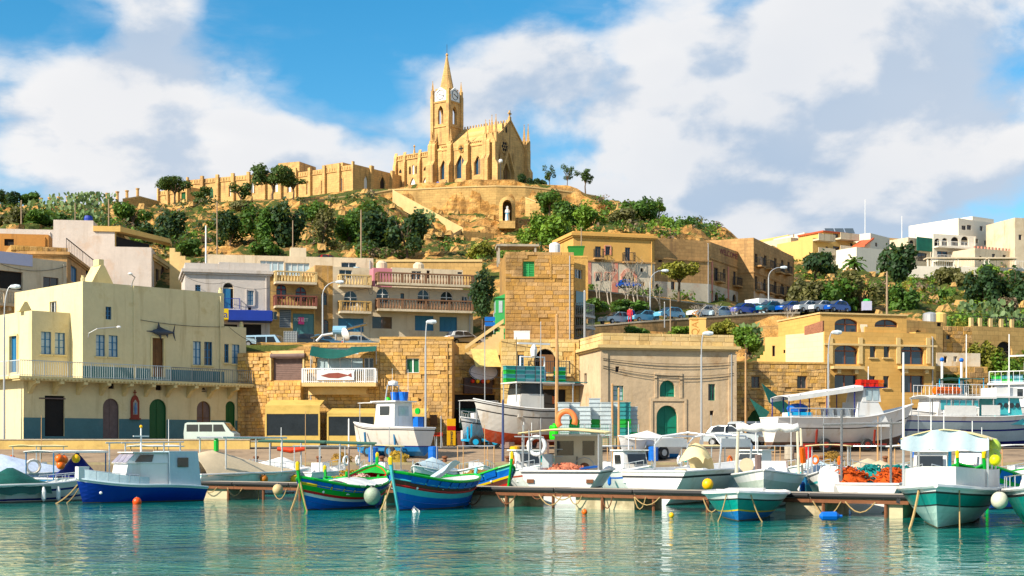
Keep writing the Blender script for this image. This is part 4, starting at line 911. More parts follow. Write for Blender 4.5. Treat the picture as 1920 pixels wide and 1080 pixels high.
# ================================================================ ochre hotel
def hotel():
 zb = 2.4
 r, Wd = house('ochre_hotel', 'ochre stone hotel with large dark blue windows on three floors', (1546, 109.5), (1755, 112), zb, 'building')
 H = ZZ(622,110)-zb; f = Face(r, (0,0,0), (1,0,0), (0,-1,0), Wd, H); uu = lambda px, py=650: f.pix(px, py)[0]
 sl = dict(sill=PALEP)
 b = body(r, 0, Wd, 0, 9, 0, H, HOTEL, par=.7, front=[(1565, 647, 1609, 683, 'big', dict(dep=.3)), (1690, 647, 1733, 683, 'big', dict(dep=.3)), (1565, 703, 1607, 736, 'bigr', dict(dep=.3)), (1690, 704, 1733, 736, 'bigr', dict(dep=.3)),
  (1631, 649, 1642, 670, 'dk1', sl), (1657, 649, 1668, 670, 'dk1', sl), (1630, 705, 1641, 727, 'dk1', sl), (1656, 705, 1667, 727, 'dk1', sl), (1565, 765, 1607, 815, 'bigr'), (1690, 765, 1733, 815, 'bigr')])
 MB().box(-.05, -.12, H-1.05, Wd+.05, -.003, H-.9).build('string_course', PALEP, r)
 for px0, px1 in ((1557, 1614), (1683, 1745)):
  u0, z = f.pix(px0, 689); u1, _ = f.pix(px1, 689); bb = MB().box(u0, -.55, z-.12, u1, -.003, z+.1).build('ledge', PALEP, r)
  for k in range(2): MB().box(u0+.4+k*(u1-u0-1.1), -.4, z-.45, u0+.7+k*(u1-u0-1.1), -.003, z-.122).build('bracket', PALEP, bb)
 for px in (1557, 1613, 1684, 1740): 
  u, z = f.pix(px, 660); MB().box(u-.16, -.1, z-.9, u+.16, -.003, z+1.1).build('pilaster', PALEP, r)
 # set back top floor
 f2 = Face(r, (0, 1.2, 0), (1,0,0), (0,-1,0), Wd, H); x0 = .25; x1 = f2.pix(1700, 600)[0]
 b2 = body(r, x0, x1, 1.2, 8.5, H-.69, ZZ(589,111)-zb, HOTEL, par=.3, name='upper_wall', front=[(1565, 597, 1609, 634, 'big', dict(dep=.25)), (1640, 599, 1684, 634, 'big', dict(dep=.25))], left=[(1535, 605, 1543, 615, 'alu'), (1519, 610, 1523, 618, 'dk1')])
 MB().box(x0-.08, 1.1, ZZ(589,111)-zb, x1+.08, 8.6, ZZ(589,111)-zb+.12).build('coping', PALEP, r)
 MB().box(uu(1625,610), .25, H, uu(1692,610), .45, H+.45).build('terrace_wall', HOTEL, r)
 for k, px in enumerate((1634, 1646)):
  t = thing('sun_lounger', ('first','second')[k]+' cream folded lounger on the hotel terrace', 'lounger', M4(r) @ Vector((uu(px,610), .8, H-.65)), r.rotation_euler.z)
  MB().poly([(-.3,0,.4),(.3,0,.4),(.3,.5,1.6-k*.5),(-.3,.5,1.6-k*.5)], (0,.08,0)).build('backrest', CREAM, t); MB().box(-.3,-.6,.35,.3,0,.42).build('seat', CREAM, t)
  for a in (-.25,.25): MB().box(a-.03,-.5,0,a+.03,-.44,.35).build('leg', IRONG, t)
 # pale side house on the left
 W2 = 5.2
 r2, W2 = house('pale_block_house', 'pale concrete block house with stairs left of the ochre hotel', (1473, 112.5), (1545, 109.6), zb)
 b = body(r2, 0, W2-.05, 0, 6, 0, ZZ(625,111)-zb, mat('pale_block_wall', (.70,.57,.38), .9, .08, .6, brick=(.9,.4,.88,.03)), par=.2, front=[])
 MB().poly([(W2*.5,-.02,ZZ(612,111)-zb),(W2-.1,-.02,ZZ(604,111)-zb),(W2-.1,-.02,ZZ(625,111)-zb),(W2*.5,-.02,ZZ(628,111)-zb)], (0,.15,0)).build('perforated_screen', mat('brick_screen',(.28,.13,.08),.9,.5,9), r2)
 r3, W3 = house('stair_hut', 'small ochre stair hut beside the pale block house', (1434, 116), (1474, 115.5), 9.0)
 b = body(r3, 0, W3, 0, 3, 0, ZZ(632,116)-9, OCHREW, par=.15, front=[(1448, 648, 1453, 668, 'hole'), (1469, 656, 1473, 662, 'hole')])
 for i in range(6): MB().box(-1.4+i*.25, .2, -.6, -1.15+i*.25, 1.2, -.4+i*.28).build('step', OCHREW, r3)
hotel()
def right_stone():
 r, Wd = house('pale_stone_house', 'pale patched stone house right of the ochre hotel roof', (1700, 118), (1768, 120), 5)
 b = body(r, 0, Wd, 0, 6, 0, ZZ(600,118)-5, FARST, par=.3, front=[(1716, 618, 1728, 640, 'cream'), (1757, 600, 1765, 612, 'hole'), (1757, 668, 1761, 680, 'hole')])
 f = Face(r, (0,-.7,0), (1,0,0), (0,-1,0), Wd, 10); z0 = f.pix(1710,622)[1]; z1 = f.pix(1710,645)[1]
 body(r, .3, f.pix(1751,630)[0], -.7, -.005, 0, z0, HOTEL, par=.1, name='lower_wall')
 r, Wd = house('square_stone_hut', 'square brown stone hut with one small window above the boats', (1768, 121), (1822, 122), 8)
 b = body(r, 0, Wd, 0, 5, 0, ZZ(611,121)-8, JOINT, par=.3, front=[(1774, 628, 1782, 636, 'dk1')])
 ashlar(r, b['f'], b['O']['f'], BLOCKB, .34, .55, seed=17, proud=.05, skip=.05)
 r, Wd = house('whitewashed_lean_to', 'low whitewashed lean-to with small openings below the square stone hut', (1756, 117), (1838, 118), 6)
 b = body(r, 0, Wd, 0, 4, 0, ZZ(661,117)-6, mat('flaky_whitewash',(.68,.60,.48),.9,.15,.8,stain=(.48,.30,.12),stain_amt=.8,stain_scale=.5,stain_lo=.48), par=.2, front=[(1788, 668, 1795, 678, 'alu'), (1770, 668, 1776, 680, 'hole')])
 MB().box(-.5,-.6,-.5,Wd+.3,-.1,ZZ(687,117)-6).build('stone_base', STONE, r)
 ashlar(r, Face(r, (-.5,-.6,-.5), (1,0,0), (0,-1,0), Wd+.8, ZZ(687,117)-5.5), [], BLOCKB, .4, .7, seed=19, proud=.08, skip=.1)
 for k, (px, c) in enumerate(((1750, IRONG), (1768, OCHREW))):
  t = thing('water_tank', ('grey','cream')[k]+' cylindrical water tank on the pale stone house roof', 'tank', (XX(px,121), 122, ZZ(606,122)))
  MB().lathe([(.55,-.3),(.6,0),(.6,.75),(.5,.85)], 14).build('body', c, t); MB().lathe([(.5,.85),(.1,.95)], 14).build('lid', c, t)
 # arcaded retaining wall carrying the upper path
 a = Vector((XX(1820,128), 128, 0)); bq = Vector((XX(1990,132), 132, 0))
 t, Wd = house('arcaded_wall', 'arched stone retaining wall with pillars above the reeds at right', (1820,128), (1990,132), 6, 'wall')
 H = ZZ(611,128)-6
 b = body(t, 0, Wd, 0, 3, 0, H, FARST, par=0, front=[(1868, 640, 1898, 690, 'holearch', dict(dep=.24)), (1838, 640, 1862, 690, 'holearch', dict(dep=.24))])
 for k in range(5): 
  u, z = b['f'].pix(1818+k*20, 600); MB().box(max(u,.1), .1, H, max(u,.1)+.3, .4, H+.75).build('pillar', PALEP, t)
 railing(t, [(.2,.3,H),(Wd,.3,H)], .9, IRON, .4)
right_stone()
# ================================================================ upper left cluster
def upper_left():
 zb = 11.4
 r, Wd = house('balustrade_house', 'cream house with lilac banner and balustraded balcony at the left edge', (-70, 117), (125, 124.5), zb)
 H = ZZ(478,120)-zb
 f = Face(r, (0,0,0), (1,0,0), (0,-1,0), Wd, H)
 b = body(r, 0, Wd, 0, 8, 0, H, CREAM, par=.4, front=[(-30, 507, 43, 541, 'hole', dict(dep=.24)), (81, 520, 110, 545, 'dk')])
 u0, z0 = f.pix(-60, 565); u1, _ = f.pix(49, 565); u1 = min(u1, Wd)
 bb = MB().box(u0, -1.3, z0-.25, u1, -.003, z0).build('balcony', CREAM, r); balusters(bb, [(u0+.2,-1.15,z0),(u1-.15,-1.15,z0),(u1-.15,-.1,z0)], 1.0, CREAM, .3)
 for k in range(5): MB().box(u0+.4+k*1.3, -1.1, z0-.6, u0+.65+k*1.3, -.003, z0-.255).build('bracket', CREAM, r)
 u0, z1 = f.pix(-60, 466); u1, z0 = f.pix(60, 500); z1 = min(z1, H+.8)
 MB().box(u0, -.09, z0, u1, -.02, H+.25).build('banner', mat('lilac_banner', (.50,.51,.68), .6, .06), r)
 cable('black cable across the balustrade house front', [M4(r) @ f.at(*f.pix(0,495), .1), M4(r) @ f.at(*f.pix(124,499), .1)], .5)
 r, Wd = house('rubble_parapet_house', 'rubble stone upper wall behind the lilac banner', (20, 127), (127, 129), 12)
 b = body(r, 0, Wd, 0, 6, 0, ZZ(462,128)-12, JOINT, par=.3); ashlar(r, b['f'], [], BLOCK, .4, .6, z0=b['f'].H-3.2, seed=41, proud=.08, skip=.06)
 r, Wd = house('rust_rooftop_room', 'rusty brown flat roofed room with a small dark window at upper left', (-30, 136), (91, 137), 14)
 b = body(r, 0, Wd, 0, 2.6, 0, ZZ(437,136)-14, BROWNW, par=.2, front=[(8, 448, 26, 461, 'black')])
 r, Wd = house('shaded_stone_house', 'dark shaded stone house with blue door and iron roof railing', (126, 127), (206, 152), 12)
 b = body(r, 0, Wd, 0, 5, 0, ZZ(474,127)-12, OLDST, par=.2, front=[(133, 500, 144, 530, 'blued'), (161, 508, 172, 530, 'bd')])
 cornice(r, 0, Wd, 0, 4, ZZ(478,127)-12, OLDST, .25, .25); railing(r, [(.2,.1,b['f'].H),(Wd*.7,.1,b['f'].H)], 1.3, IRON, .8, top=.07)
 # large pinkish white blank house
 zb = 15; r, Wd = house('pinkish_blank_house', 'big blank pinkish white house wall stepping down the hill', (-80, 147), (284, 150), zb)
 f = Face(r, (0,0,0), (1,0,0), (0,-1,0), Wd, 9); u = lambda px: f.pix(px, 480)[0]; z = lambda py: f.pix(150, py)[1]
 body(r, 0, u(100), 0, 8, 0, z(432), PINKW, par=.3); body(r, u(100)+.003, u(175), 0, 5, 0, z(413), PINKW, par=.3); 
 body(r, u(175)+.003, u(215), 0, 8, 0, z(432), PINKW, par=.2); body(r, u(215)+.003, u(284), 0, 8, 0, z(461), PINKW, par=.2)
 mb = MB(); mb.box(u(175), -.15, z(433), u(226), 9, z(433)+.55); mb.poly([(u(226)+.003,-.15,z(433)),(u(226)+.003,-.15,z(433)+.55),(u(226)+4.6,5,z(433)+.1),(u(226)+4.6,5,z(433)-.35)], (0,3,0)); mb.build('roof_slab', OCHREW, r)
 MB().poly([(u(217),.3,z(461)),(u(226)+2.6,3.5,z(461)),(u(226)+2.6,3.5,z(447)),(u(217),.3,z(441))], (-.1,.1,0)).build('terrace_shade_sheet', HOLE, r)  # black sheet painted in for the shade under the terrace roof
 mb = MB(); mb.box(u(215), .1, z(461)+.003, u(217), .5, z(433)-.003); mb.build('column', OCHREW, r)
 t = thing('water_barrel', 'bright blue barrel standing on the pinkish house roof', 'barrel', M4(r) @ Vector((u(161), 2, z(413)-.28)), 0)
 MB().lathe([(.38,0),(.46,.3),(.46,.8),(.38,1.05)], 14).build('body', BLUED, t); MB().lathe([(.3,1.05),(.3,1.12)], 12).build('lid', BLACK, t)
 r, Wd = house('brown_arched_house', 'brown stone house with arched windows receding beside the pinkish house', (284, 151.6), (347, 171), 15)
 b = body(r, 0, Wd, 0, 2, 0, ZZ(470,151)-15, OLDST, par=.25, front=[(292, 505, 298, 530, 'dk1'), (301, 498, 310, 530, 'dkarch'), (316, 512, 321, 535, 'dk1'), (325, 510, 333, 538, 'dkarch'), (338, 520, 343, 540, 'dk1')])
 cornice(r, 0, Wd, 0, 5, ZZ(477,149)-15, PALEP, .3, .35)
 t = thing('garden_steps', 'stepped pale stone wall descending behind the grey lilac house', 'wall', (XX(318,152), 152, 20))
 for i in range(7): MB().box(i*.55, 0, -3, i*.55+.55, .5, 3.3-i*.42).build('step', PALEP, t)
upper_left()
# ================================================================ terrace houses along the upper road
def terrace():
 zb = 10.8
 r, Wd = house('grey_lilac_house', 'grey lilac house with blue windows above a dark blue shop canopy', (347, 131), (506, 133), zb)
 f = Face(r, (0,0,0), (1,0,0), (0,-1,0), Wd, 9); z = lambda py, px=420: f.pix(px, py)[1]; u = lambda px: f.pix(px, 560)[0]
 b = body(r, 0, Wd, 0, 8, 0, z(506), GREYW, par=.2, front=[(418, 530, 438, 580, 'cream', dict(dep=.2)), (464, 545, 475, 572, 'bw', dict(trim=GREYW, tw=.2, sill=GREYW)), (366, 534, 376, 548, 'bd'), (465, 576, 471, 584, 'hole'), (455, 608, 490, 634, 'black'), (415, 608, 445, 634, 'black')])
 cornice(r, 0, Wd, 0, 7, z(512), GREYW, .3, .3)
 body(r, 0, u(411), .3, 8, z(506), z(494), GREYW, par=.15, name='parapet_wall'); body(r, u(411)+.003, Wd, .2, 8, z(506), z(491), GREYW, par=.15, name='parapet_wall')
 uu, zz0 = f.pix(424, 580); MB().box(uu-.35, .1, zz0, uu+.4, .16, zz0+1.9).build('balcony_door', BLUEF, r)
 balcony(r, f, u(416), u(450), zz0, .7, GREYW, 'iron', BLUED)
 MB().poly([(u(427),-.003,z(580)),(u(427),-1.3,z(583)),(u(427),-1.35,z(602)),(u(427),-.003,z(604))], (u(508)-u(427),0,0)).build('shop_canopy', BLUED, r)
 sg = MB().box(u(412), -1.3, z(601), u(426.5), -.003, z(581)).build('yellow_sign', paint('sign_yellow2', (.75,.55,.02)), r)
 text_obj('lettering', 'a', .9, BLUED, sg, Matrix.Translation((u(421.5),-1.305,z(592))) @ Matrix.Rotation(R(90),4,'X'), .004)
 # pale penthouse behind
 r, Wd = house('pale_penthouse', 'pale flat roofed penthouse with aqua glazing behind the grey lilac house', (388, 140), (700, 143), 15)
 f2 = Face(r, (0,0,0), (1,0,0), (0,-1,0), Wd, 9); h = f2.pix(440, 478)[1]
 aq = KIND['alu4']
 b = body(r, 0, Wd, 0, 6, 0, h, CREAM, par=.2, front=[(488, 489, 532, 517, 'alu4'), (535, 493, 580, 517, 'alu4'), (640, 492, 668, 505, 'alu')])
 MB().box(f2.pix(545,470)[0], 1, h-.1, f2.pix(575,470)[0], 3, h+1.0).build('stair_box', CREAM, r)
 # balconied houses
 A, B = (505, 133), (887, 139)
 def sec(name, label, p0, p1, top, m, front, d0=None):
  dA = A[1]+(B[1]-A[1])*(p0-A[0])/(B[0]-A[0]); dB = A[1]+(B[1]-A[1])*(p1-A[0])/(B[0]-A[0])
  r, Wd = house(name, label, (p0, dA), (p1, dB), zb); f = Face(r, (0,0,0), (1,0,0), (0,-1,0), Wd, 9); H = f.pix(p0, top)[1]
  return r, Wd, body(r, 0, Wd-.004, 0, 9, 0, H, m, par=.2, front=front), f
 def bal(r, f, p0, p1, py, dep, rm, sm=CREAM):
  u0, z = f.pix(p0, py); u1, _ = f.pix(p1, py); u0 = max(u0, .02); balcony(r, f, u0, min(u1, f.W), z, dep, sm, 'bal', rm, .9, .22)
 OS = mat('ochre_stone_far', (.50,.33,.14), .9, .2, .6, stain=(.28,.16,.07), stain_scale=.5, brick=(.8,.35,.8,.06))
 r, Wd, b, f = sec('maroon_balcony_house', 'ochre house with maroon arched windows and two balustraded balconies', 506, 591, 515, OS, [(518, 533, 537, 561, 'redarch'), (554, 538, 574, 565, 'redarch'), (524, 580, 546, 614, 'garage'), (549, 588, 589, 632, 'garaget'), (507, 584, 520, 599, 'alu')])
 MB().box(.02, -.04, 0, f.pix(548,600)[0], -.006, f.pix(520,575)[1]).build('cream_band', CREAM, r) if False else None
 bal(r, f, 513, 590, 529, 1.1, PALEP); bal(r, f, 513, 590, 574, 1.1, mat('maroon_baluster',(.20,.07,.05),.7,.2,2))
 t = text_obj('lettering', 'TO LET', .42, WHITE, r, Matrix.Translation((f.pix(564,602)[0], -.09, f.pix(564,600)[1])) @ Matrix.Rotation(R(90),4,'X'), .004)
 u0, z0 = f.pix(559, 608); MB().box(u0, -.08, z0, u0+.55, -.02, z0+.65).build('pink_notice', paint('notice_pink',(.75,.08,.25)), r)
 r, Wd, b, f = sec('narrow_stone_house', 'narrow brown stone house front with an arched stair window', 591, 624, 497, BLOCKB, [(602, 548, 613, 572, 'dkarch'), (603, 599, 616, 632, 'dkarch')])
 r, Wd, b, f = sec('patched_balcony_house', 'patched cream house with one arched balcony door', 624, 693, 500, CREAM, [(645, 545, 670, 574, 'aluarch'), (634, 597, 682, 622, 'blueg'), (636, 506, 660, 522, 'alu')])
 bal(r, f, 634, 692, 535, 1.0, PALEP); bal(r, f, 634, 692, 584, 1.0, OS)
 r, Wd, b, f = sec('long_cream_block', 'long cream apartment block with two brown balustraded balconies', 693, 887, 537, CREAM, [(706, 540, 729, 568, 'aluarch'), (783, 543, 805, 570, 'aluarch'), (826, 546, 849, 571, 'aluarch'), (751, 550, 758, 565, 'dk1'), (866, 556, 876, 569, 'alu'), (698, 594, 735, 616, 'dk'), (778, 592, 813, 620, 'blueg'), (824, 594, 857, 622, 'blueg')])
 BR = mat('brown_baluster', (.22,.12,.07), .8, .2, 2); bal(r, f, 704, 886, 531, 1.2, BR); bal(r, f, 704, 886, 580, 1.2, BR)
 H = b['f'].H; 
 f3 = Face(r, (0,3,0), (1,0,0), (0,-1,0), Wd, 9); U = lambda px: f3.pix(px, 510)[0]; Zf = lambda py: f3.pix(780, py)[1]
 body(r, 1, U(735), 3, 8, H-.2, Zf(505), paint('pink_plaster',(.55,.22,.26),.8), par=.1, name='rooftop_room', front=[])
 body(r, U(735)+.003, Wd-.2, 3, 8, H-.2, Zf(503), CREAM, par=.15, name='rooftop_room', front=[(772, 508, 790, 524, 'alu'), (800, 507, 806, 522, 'hole'), (858, 510, 868, 514, 'dk1')])
 for k, (px, m) in enumerate(((676, paint('tank_blue',(.30,.42,.48))), (724, CREAM), (794, CREAM))):
  t = thing('roof_tank', ('pale blue roof tank on the roof behind the patched balcony house','cream roof tank above the pink rooftop room','cream roof tank in the middle of the long block roof')[k], 'tank', M4(r) @ Vector((U(px), 5, Zf(505)-.5 if k else Zf(505)-1.2)))
  MB().lathe([(.5,0),(.55,.1),(.55,1.2),(.4,1.35)], 12).build('body', m, t); MB().lathe([(.35,1.35),(.3,1.45)], 12).build('lid', m, t)
 t = thing('terrace_back_wall', 'rubble retaining wall behind the terrace house roofs', 'wall', (XX(705,157), 157, 19)); q = XX(905,159)-XX(705,157); MB().box(0,0,0,q,.5,ZZ(491,157)-19).build('wall', FARST, t); MB().box(0,-.1,ZZ(491,157)-19+.003,q,.55,ZZ(491,157)-18.75).build('coping', PALEP, t)
 # stone wall of the upper road edge, with water cage
 t = thing('water_cage', 'caged plastic water container at the upper road edge', 'container', (XX(546,119), 119, 10.65)); 
 MB().box(-.5,-.5,.12,.5,.5,1.15).build('tank', paint('cage_grey',(.25,.28,.3)), t); mb = MB()
 for i in range(6):
  v = -.52+i*.208; mb.beam((v,-.53,.1),(v,-.53,1.2),.035); mb.beam((-.54,-.53,.15+i*.2),(.54,-.53,.15+i*.2),.03)
 mb.build('cage', IRONG, t); MB().box(-.55,-.55,0,.55,.55,.118).build('pallet', WOODG, t)
 a = XX(470,117.5); bq = XX(935,119); t = thing('roadside_wall', 'low rubble wall along the upper road edge above the stone houses', 'wall', (a, 117.6, 9.3), math.atan2(1.4, bq-a))
 MB().box(0,0,0,bq-a,.4,1.55).build('wall', STONE, t)
terrace()
# ================================================================ old hotel on the hill road
def old_hotel():
 def lower(b, r, z, m=OLDPL):
  mb = MB(); panel(mb, b['f'], b['O']['f'], z0=0, z1=z, off=.02, reveal=False); mb.build('pale_plaster_band', m, r)
 zb = 19.0
 r, Wd = house('old_hillside_hotel', 'old ochre villa with red trimmed plaster at the left of the hillside hotel', (1075, 158), (1227, 160.5), zb, 'building')
 f = Face(r, (0,0,0), (1,0,0), (0,-1,0), Wd, 9); H = f.pix(1150, 436)[1]
 O2 = mat('villa_ochre', (.60,.36,.13), .9, .15, .6, stain=(.38,.2,.08), stain_scale=.4, stain_lo=.55)
 b = body(r, 0, Wd, 0, 8, 0, H, O2, par=.3, front=[(1116, 462, 1127, 483, 'dk'), (1135, 462, 1144, 478, 'dk', dict(trim=PINKPL)), (1172, 464, 1182, 490, 'dk'), (1116, 512, 1126, 527, 'dk', dict(trim=PINKPL)), (1135, 512, 1143, 526, 'dk', dict(trim=PINKPL)), (1168, 510, 1190, 540, 'holearch', dict(trim=PINKPL, tw=.4)), (1201, 503, 1205, 510, 'hole'), (1200, 528, 1208, 536, 'dk')])
 zs = f.pix(1150, 492)[1]; lower(b, r, zs); cornice(r, 0, Wd, 0, 6, H-.5, O2, .3, .3)
 MB().box(-.1,-.12,zs,Wd+.1,-.022,zs+.15).build('string_course', OLDST, r)
 for px in (1097, 1147): u, _ = f.pix(px, 520); MB().box(u,-.06,.02,u+.7,-.022,zs-.02).build('red_pilaster', PINKPL, r)
 balcony(r, f, f.pix(1166,490)[0], f.pix(1188,490)[0], f.pix(1175,491)[1], .8, OLDST, 'iron'); balcony(r, f, f.pix(1112,484)[0], f.pix(1130,484)[0], f.pix(1120,484)[1], .7, OLDST, 'iron')
 r, Wd = house('old_hillside_hotel', 'long blank stone middle wing of the old hillside hotel behind the round tree', (1227, 161), (1332, 164), 18.2, 'building')
 f = Face(r, (0,0,0), (1,0,0), (0,-1,0), Wd, 9)
 b = body(r, 0, Wd, 0, 8, 0, f.pix(1280,449)[1], OLDST, par=.2, front=[(1226, 532, 1236, 546, 'holearch'), (1258, 528, 1265, 543, 'dk'), (1234, 487, 1242, 492, 'hole')]); lower(b, r, f.pix(1280,530)[1])
 cornice(r, 0, Wd, 0, 5, f.pix(1280,488)[1], OLDST, .12, .15, 'string_course')
 r, Wd = house('old_hillside_hotel', 'wing of the old hillside hotel with faded red lettering under its roof', (1332, 164.5), (1413, 178), 16.5, 'building')
 f = Face(r, (0,0,0), (1,0,0), (0,-1,0), Wd, 9)
 b = body(r, 0, Wd, 0, 8, 0, f.pix(1336,455)[1], OLDST, par=.2, front=[(1339, 502, 1347, 527, 'dk'), (1356, 504, 1360, 522, 'dk1'), (1375, 509, 1380, 535, 'dk'), (1399, 515, 1404, 540, 'dk'), (1340, 549, 1346, 568, 'holearch'), (1355, 557, 1360, 570, 'holearch'), (1373, 552, 1380, 576, 'holearch'), (1396, 557, 1404, 580, 'holearch')]); lower(b, r, f.pix(1336,534)[1])
 for px, py in ((1346, 528), (1378, 536), (1402, 541)): u, z = f.pix(px, py); balcony(r, f, max(u-.9, .05), u+.9, z, .7, OLDST, 'iron')
 cornice(r, 0, Wd, 0, 5, f.pix(1336,487)[1], OLDST, .12, .15, 'string_course')
 for px in (1333.5, 1364): u, _ = f.pix(px, 520); MB().box(u,-.06,.02,u+.45,-.024,f.pix(1336,487)[1]-.2).build('red_pilaster', PINKPL, r)
 for px, s in ((1366, 'WELCOME'), (1393, 'HOTEL')):
  u, z = f.pix(px, 474); text_obj('lettering', s, .95, mat('faded_red_paint',(.22,.05,.07),.9,.3,3), r, Matrix.Translation((u,-.03,f.pix(1336,466)[1])) @ Matrix.Rotation(R(90),4,'X'), .006, 1.35)
 r, Wd = house('old_hillside_hotel', 'tall three storey end of the old hillside hotel with rows of iron balconies', (1413, 172), (1488, 189), 16, 'building')
 f = Face(r, (0,0,0), (1,0,0), (0,-1,0), Wd, 9)
 wn = [(px-2.4, py, px+2.4, py+h, 'dk1') for px, py, h in ((1418,476,16),(1435,479,18),(1454,484,20),(1467,488,20),(1479,491,18),(1418,518,24),(1434,523,24),(1454,526,24),(1467,530,22),(1478,533,20))]
 b = body(r, 0, Wd, 0, 8, 0, f.pix(1416,447)[1], OLDST, par=.25, front=wn+[(1414, 565, 1420, 580, 'holearch')]); lower(b, r, f.pix(1420,548)[1])
 for px, py in ((1420,499),(1438,504),(1457,511),(1472,514),(1420,546),(1437,549),(1456,553),(1470,554),(1480,556)): u, z = f.pix(px, py); balcony(r, f, max(u-1.0,.05), u+1.0, z, .8, OLDST, 'iron')
 cornice(r, 0, Wd, 0, 5, f.pix(1416,512)[1], OLDST, .12, .15, 'string_course')
 # kiosk
 t, Wd = house('road_kiosk', 'small kiosk with red counter and white awning below the old hotel', (1421, 158), (1478, 160), 15.9, 'kiosk')
 MB().box(0,0,0,3.2,2,2.0).build('counter', paint('kiosk_red',(.32,.06,.03),.6,.4,scale=4), t); MB().box(-.1,-.3,2.0,3.3,2.2,2.7).build('fascia', WHITE, t); MB().poly([(3.0,-.2,2.6),(6.4,-.6,1.7),(6.4,2,1.7),(3.0,2,2.6)], (0,0,.06)).build('awning', WHITE, t); MB().box(3.3,.5,0,6.2,2,1.6).build('screen', WOODM, t); MB().box(.3,-.02,.8,2.9,-.004,1.9).build('opening', HOLE, t)
 text_obj('lettering', 'SNACKS', .5, paint('kiosk_blue',(.05,.05,.3)), t, Matrix.Translation((1.6,-.31,2.35)) @ Matrix.Rotation(R(90),4,'X'), .004)
 # dark retaining walls of the hill road
 DW_ = mat('dark_rubble_wall', (.26,.17,.085), .95, .35, .6, stain=(.10,.08,.04), stain_amt=.8, stain_scale=.35, stain_lo=.45, brick=(.7,.35,.6,.15))
 def wall(label, pts, m=DW_):
  t = thing('retaining_wall', label, 'wall', (0,0,0)); mb = MB(); mc = MB()
  for (p, q) in zip(pts, pts[1:]):
   a = Vector((XX(p[0],p[1]), p[1], 0)); c = Vector((XX(q[0],q[1]), q[1], 0)); nrm = Vector((c.y-a.y, -(c.x-a.x), 0)).normalized()*-.5
   z0a, z0c, z1a, z1c = p[3], q[3], ZZ(p[2],p[1]), ZZ(q[2],q[1])
   V = [a+Vector((0,0,z0a)), c+Vector((0,0,z0c)), c+Vector((0,0,z1c)), a+Vector((0,0,z1a))]; mb.poly(V, nrm)
   K = [a+Vector((0,-.06,z1a+.004)), c+Vector((0,-.06,z1c+.004)), c+Vector((0,-.06,z1c+.16)), a+Vector((0,-.06,z1a+.16))]; mc.poly(K, nrm*1.2)
  mb.build('wall', m, t); mc.build('coping', PALEP if m != DW_ else CONC, t); return t
 wall('dark stone retaining wall under the row of parked cars', [(1085,138,614,4),(1130,138.4,611,4),(1200,139.4,605,5),(1290,141.4,599,6),(1345,142.9,595,7),(1440,145.4,589,8),(1500,146.3,588,9)])
 wall('brown rubble slope wall between the hill road and the old hotel', [(1100,151.5,545,13),(1200,153,556,13),(1290,157,568,14),(1345,160,575,14),(1415,163,590,15)])
old_hotel()
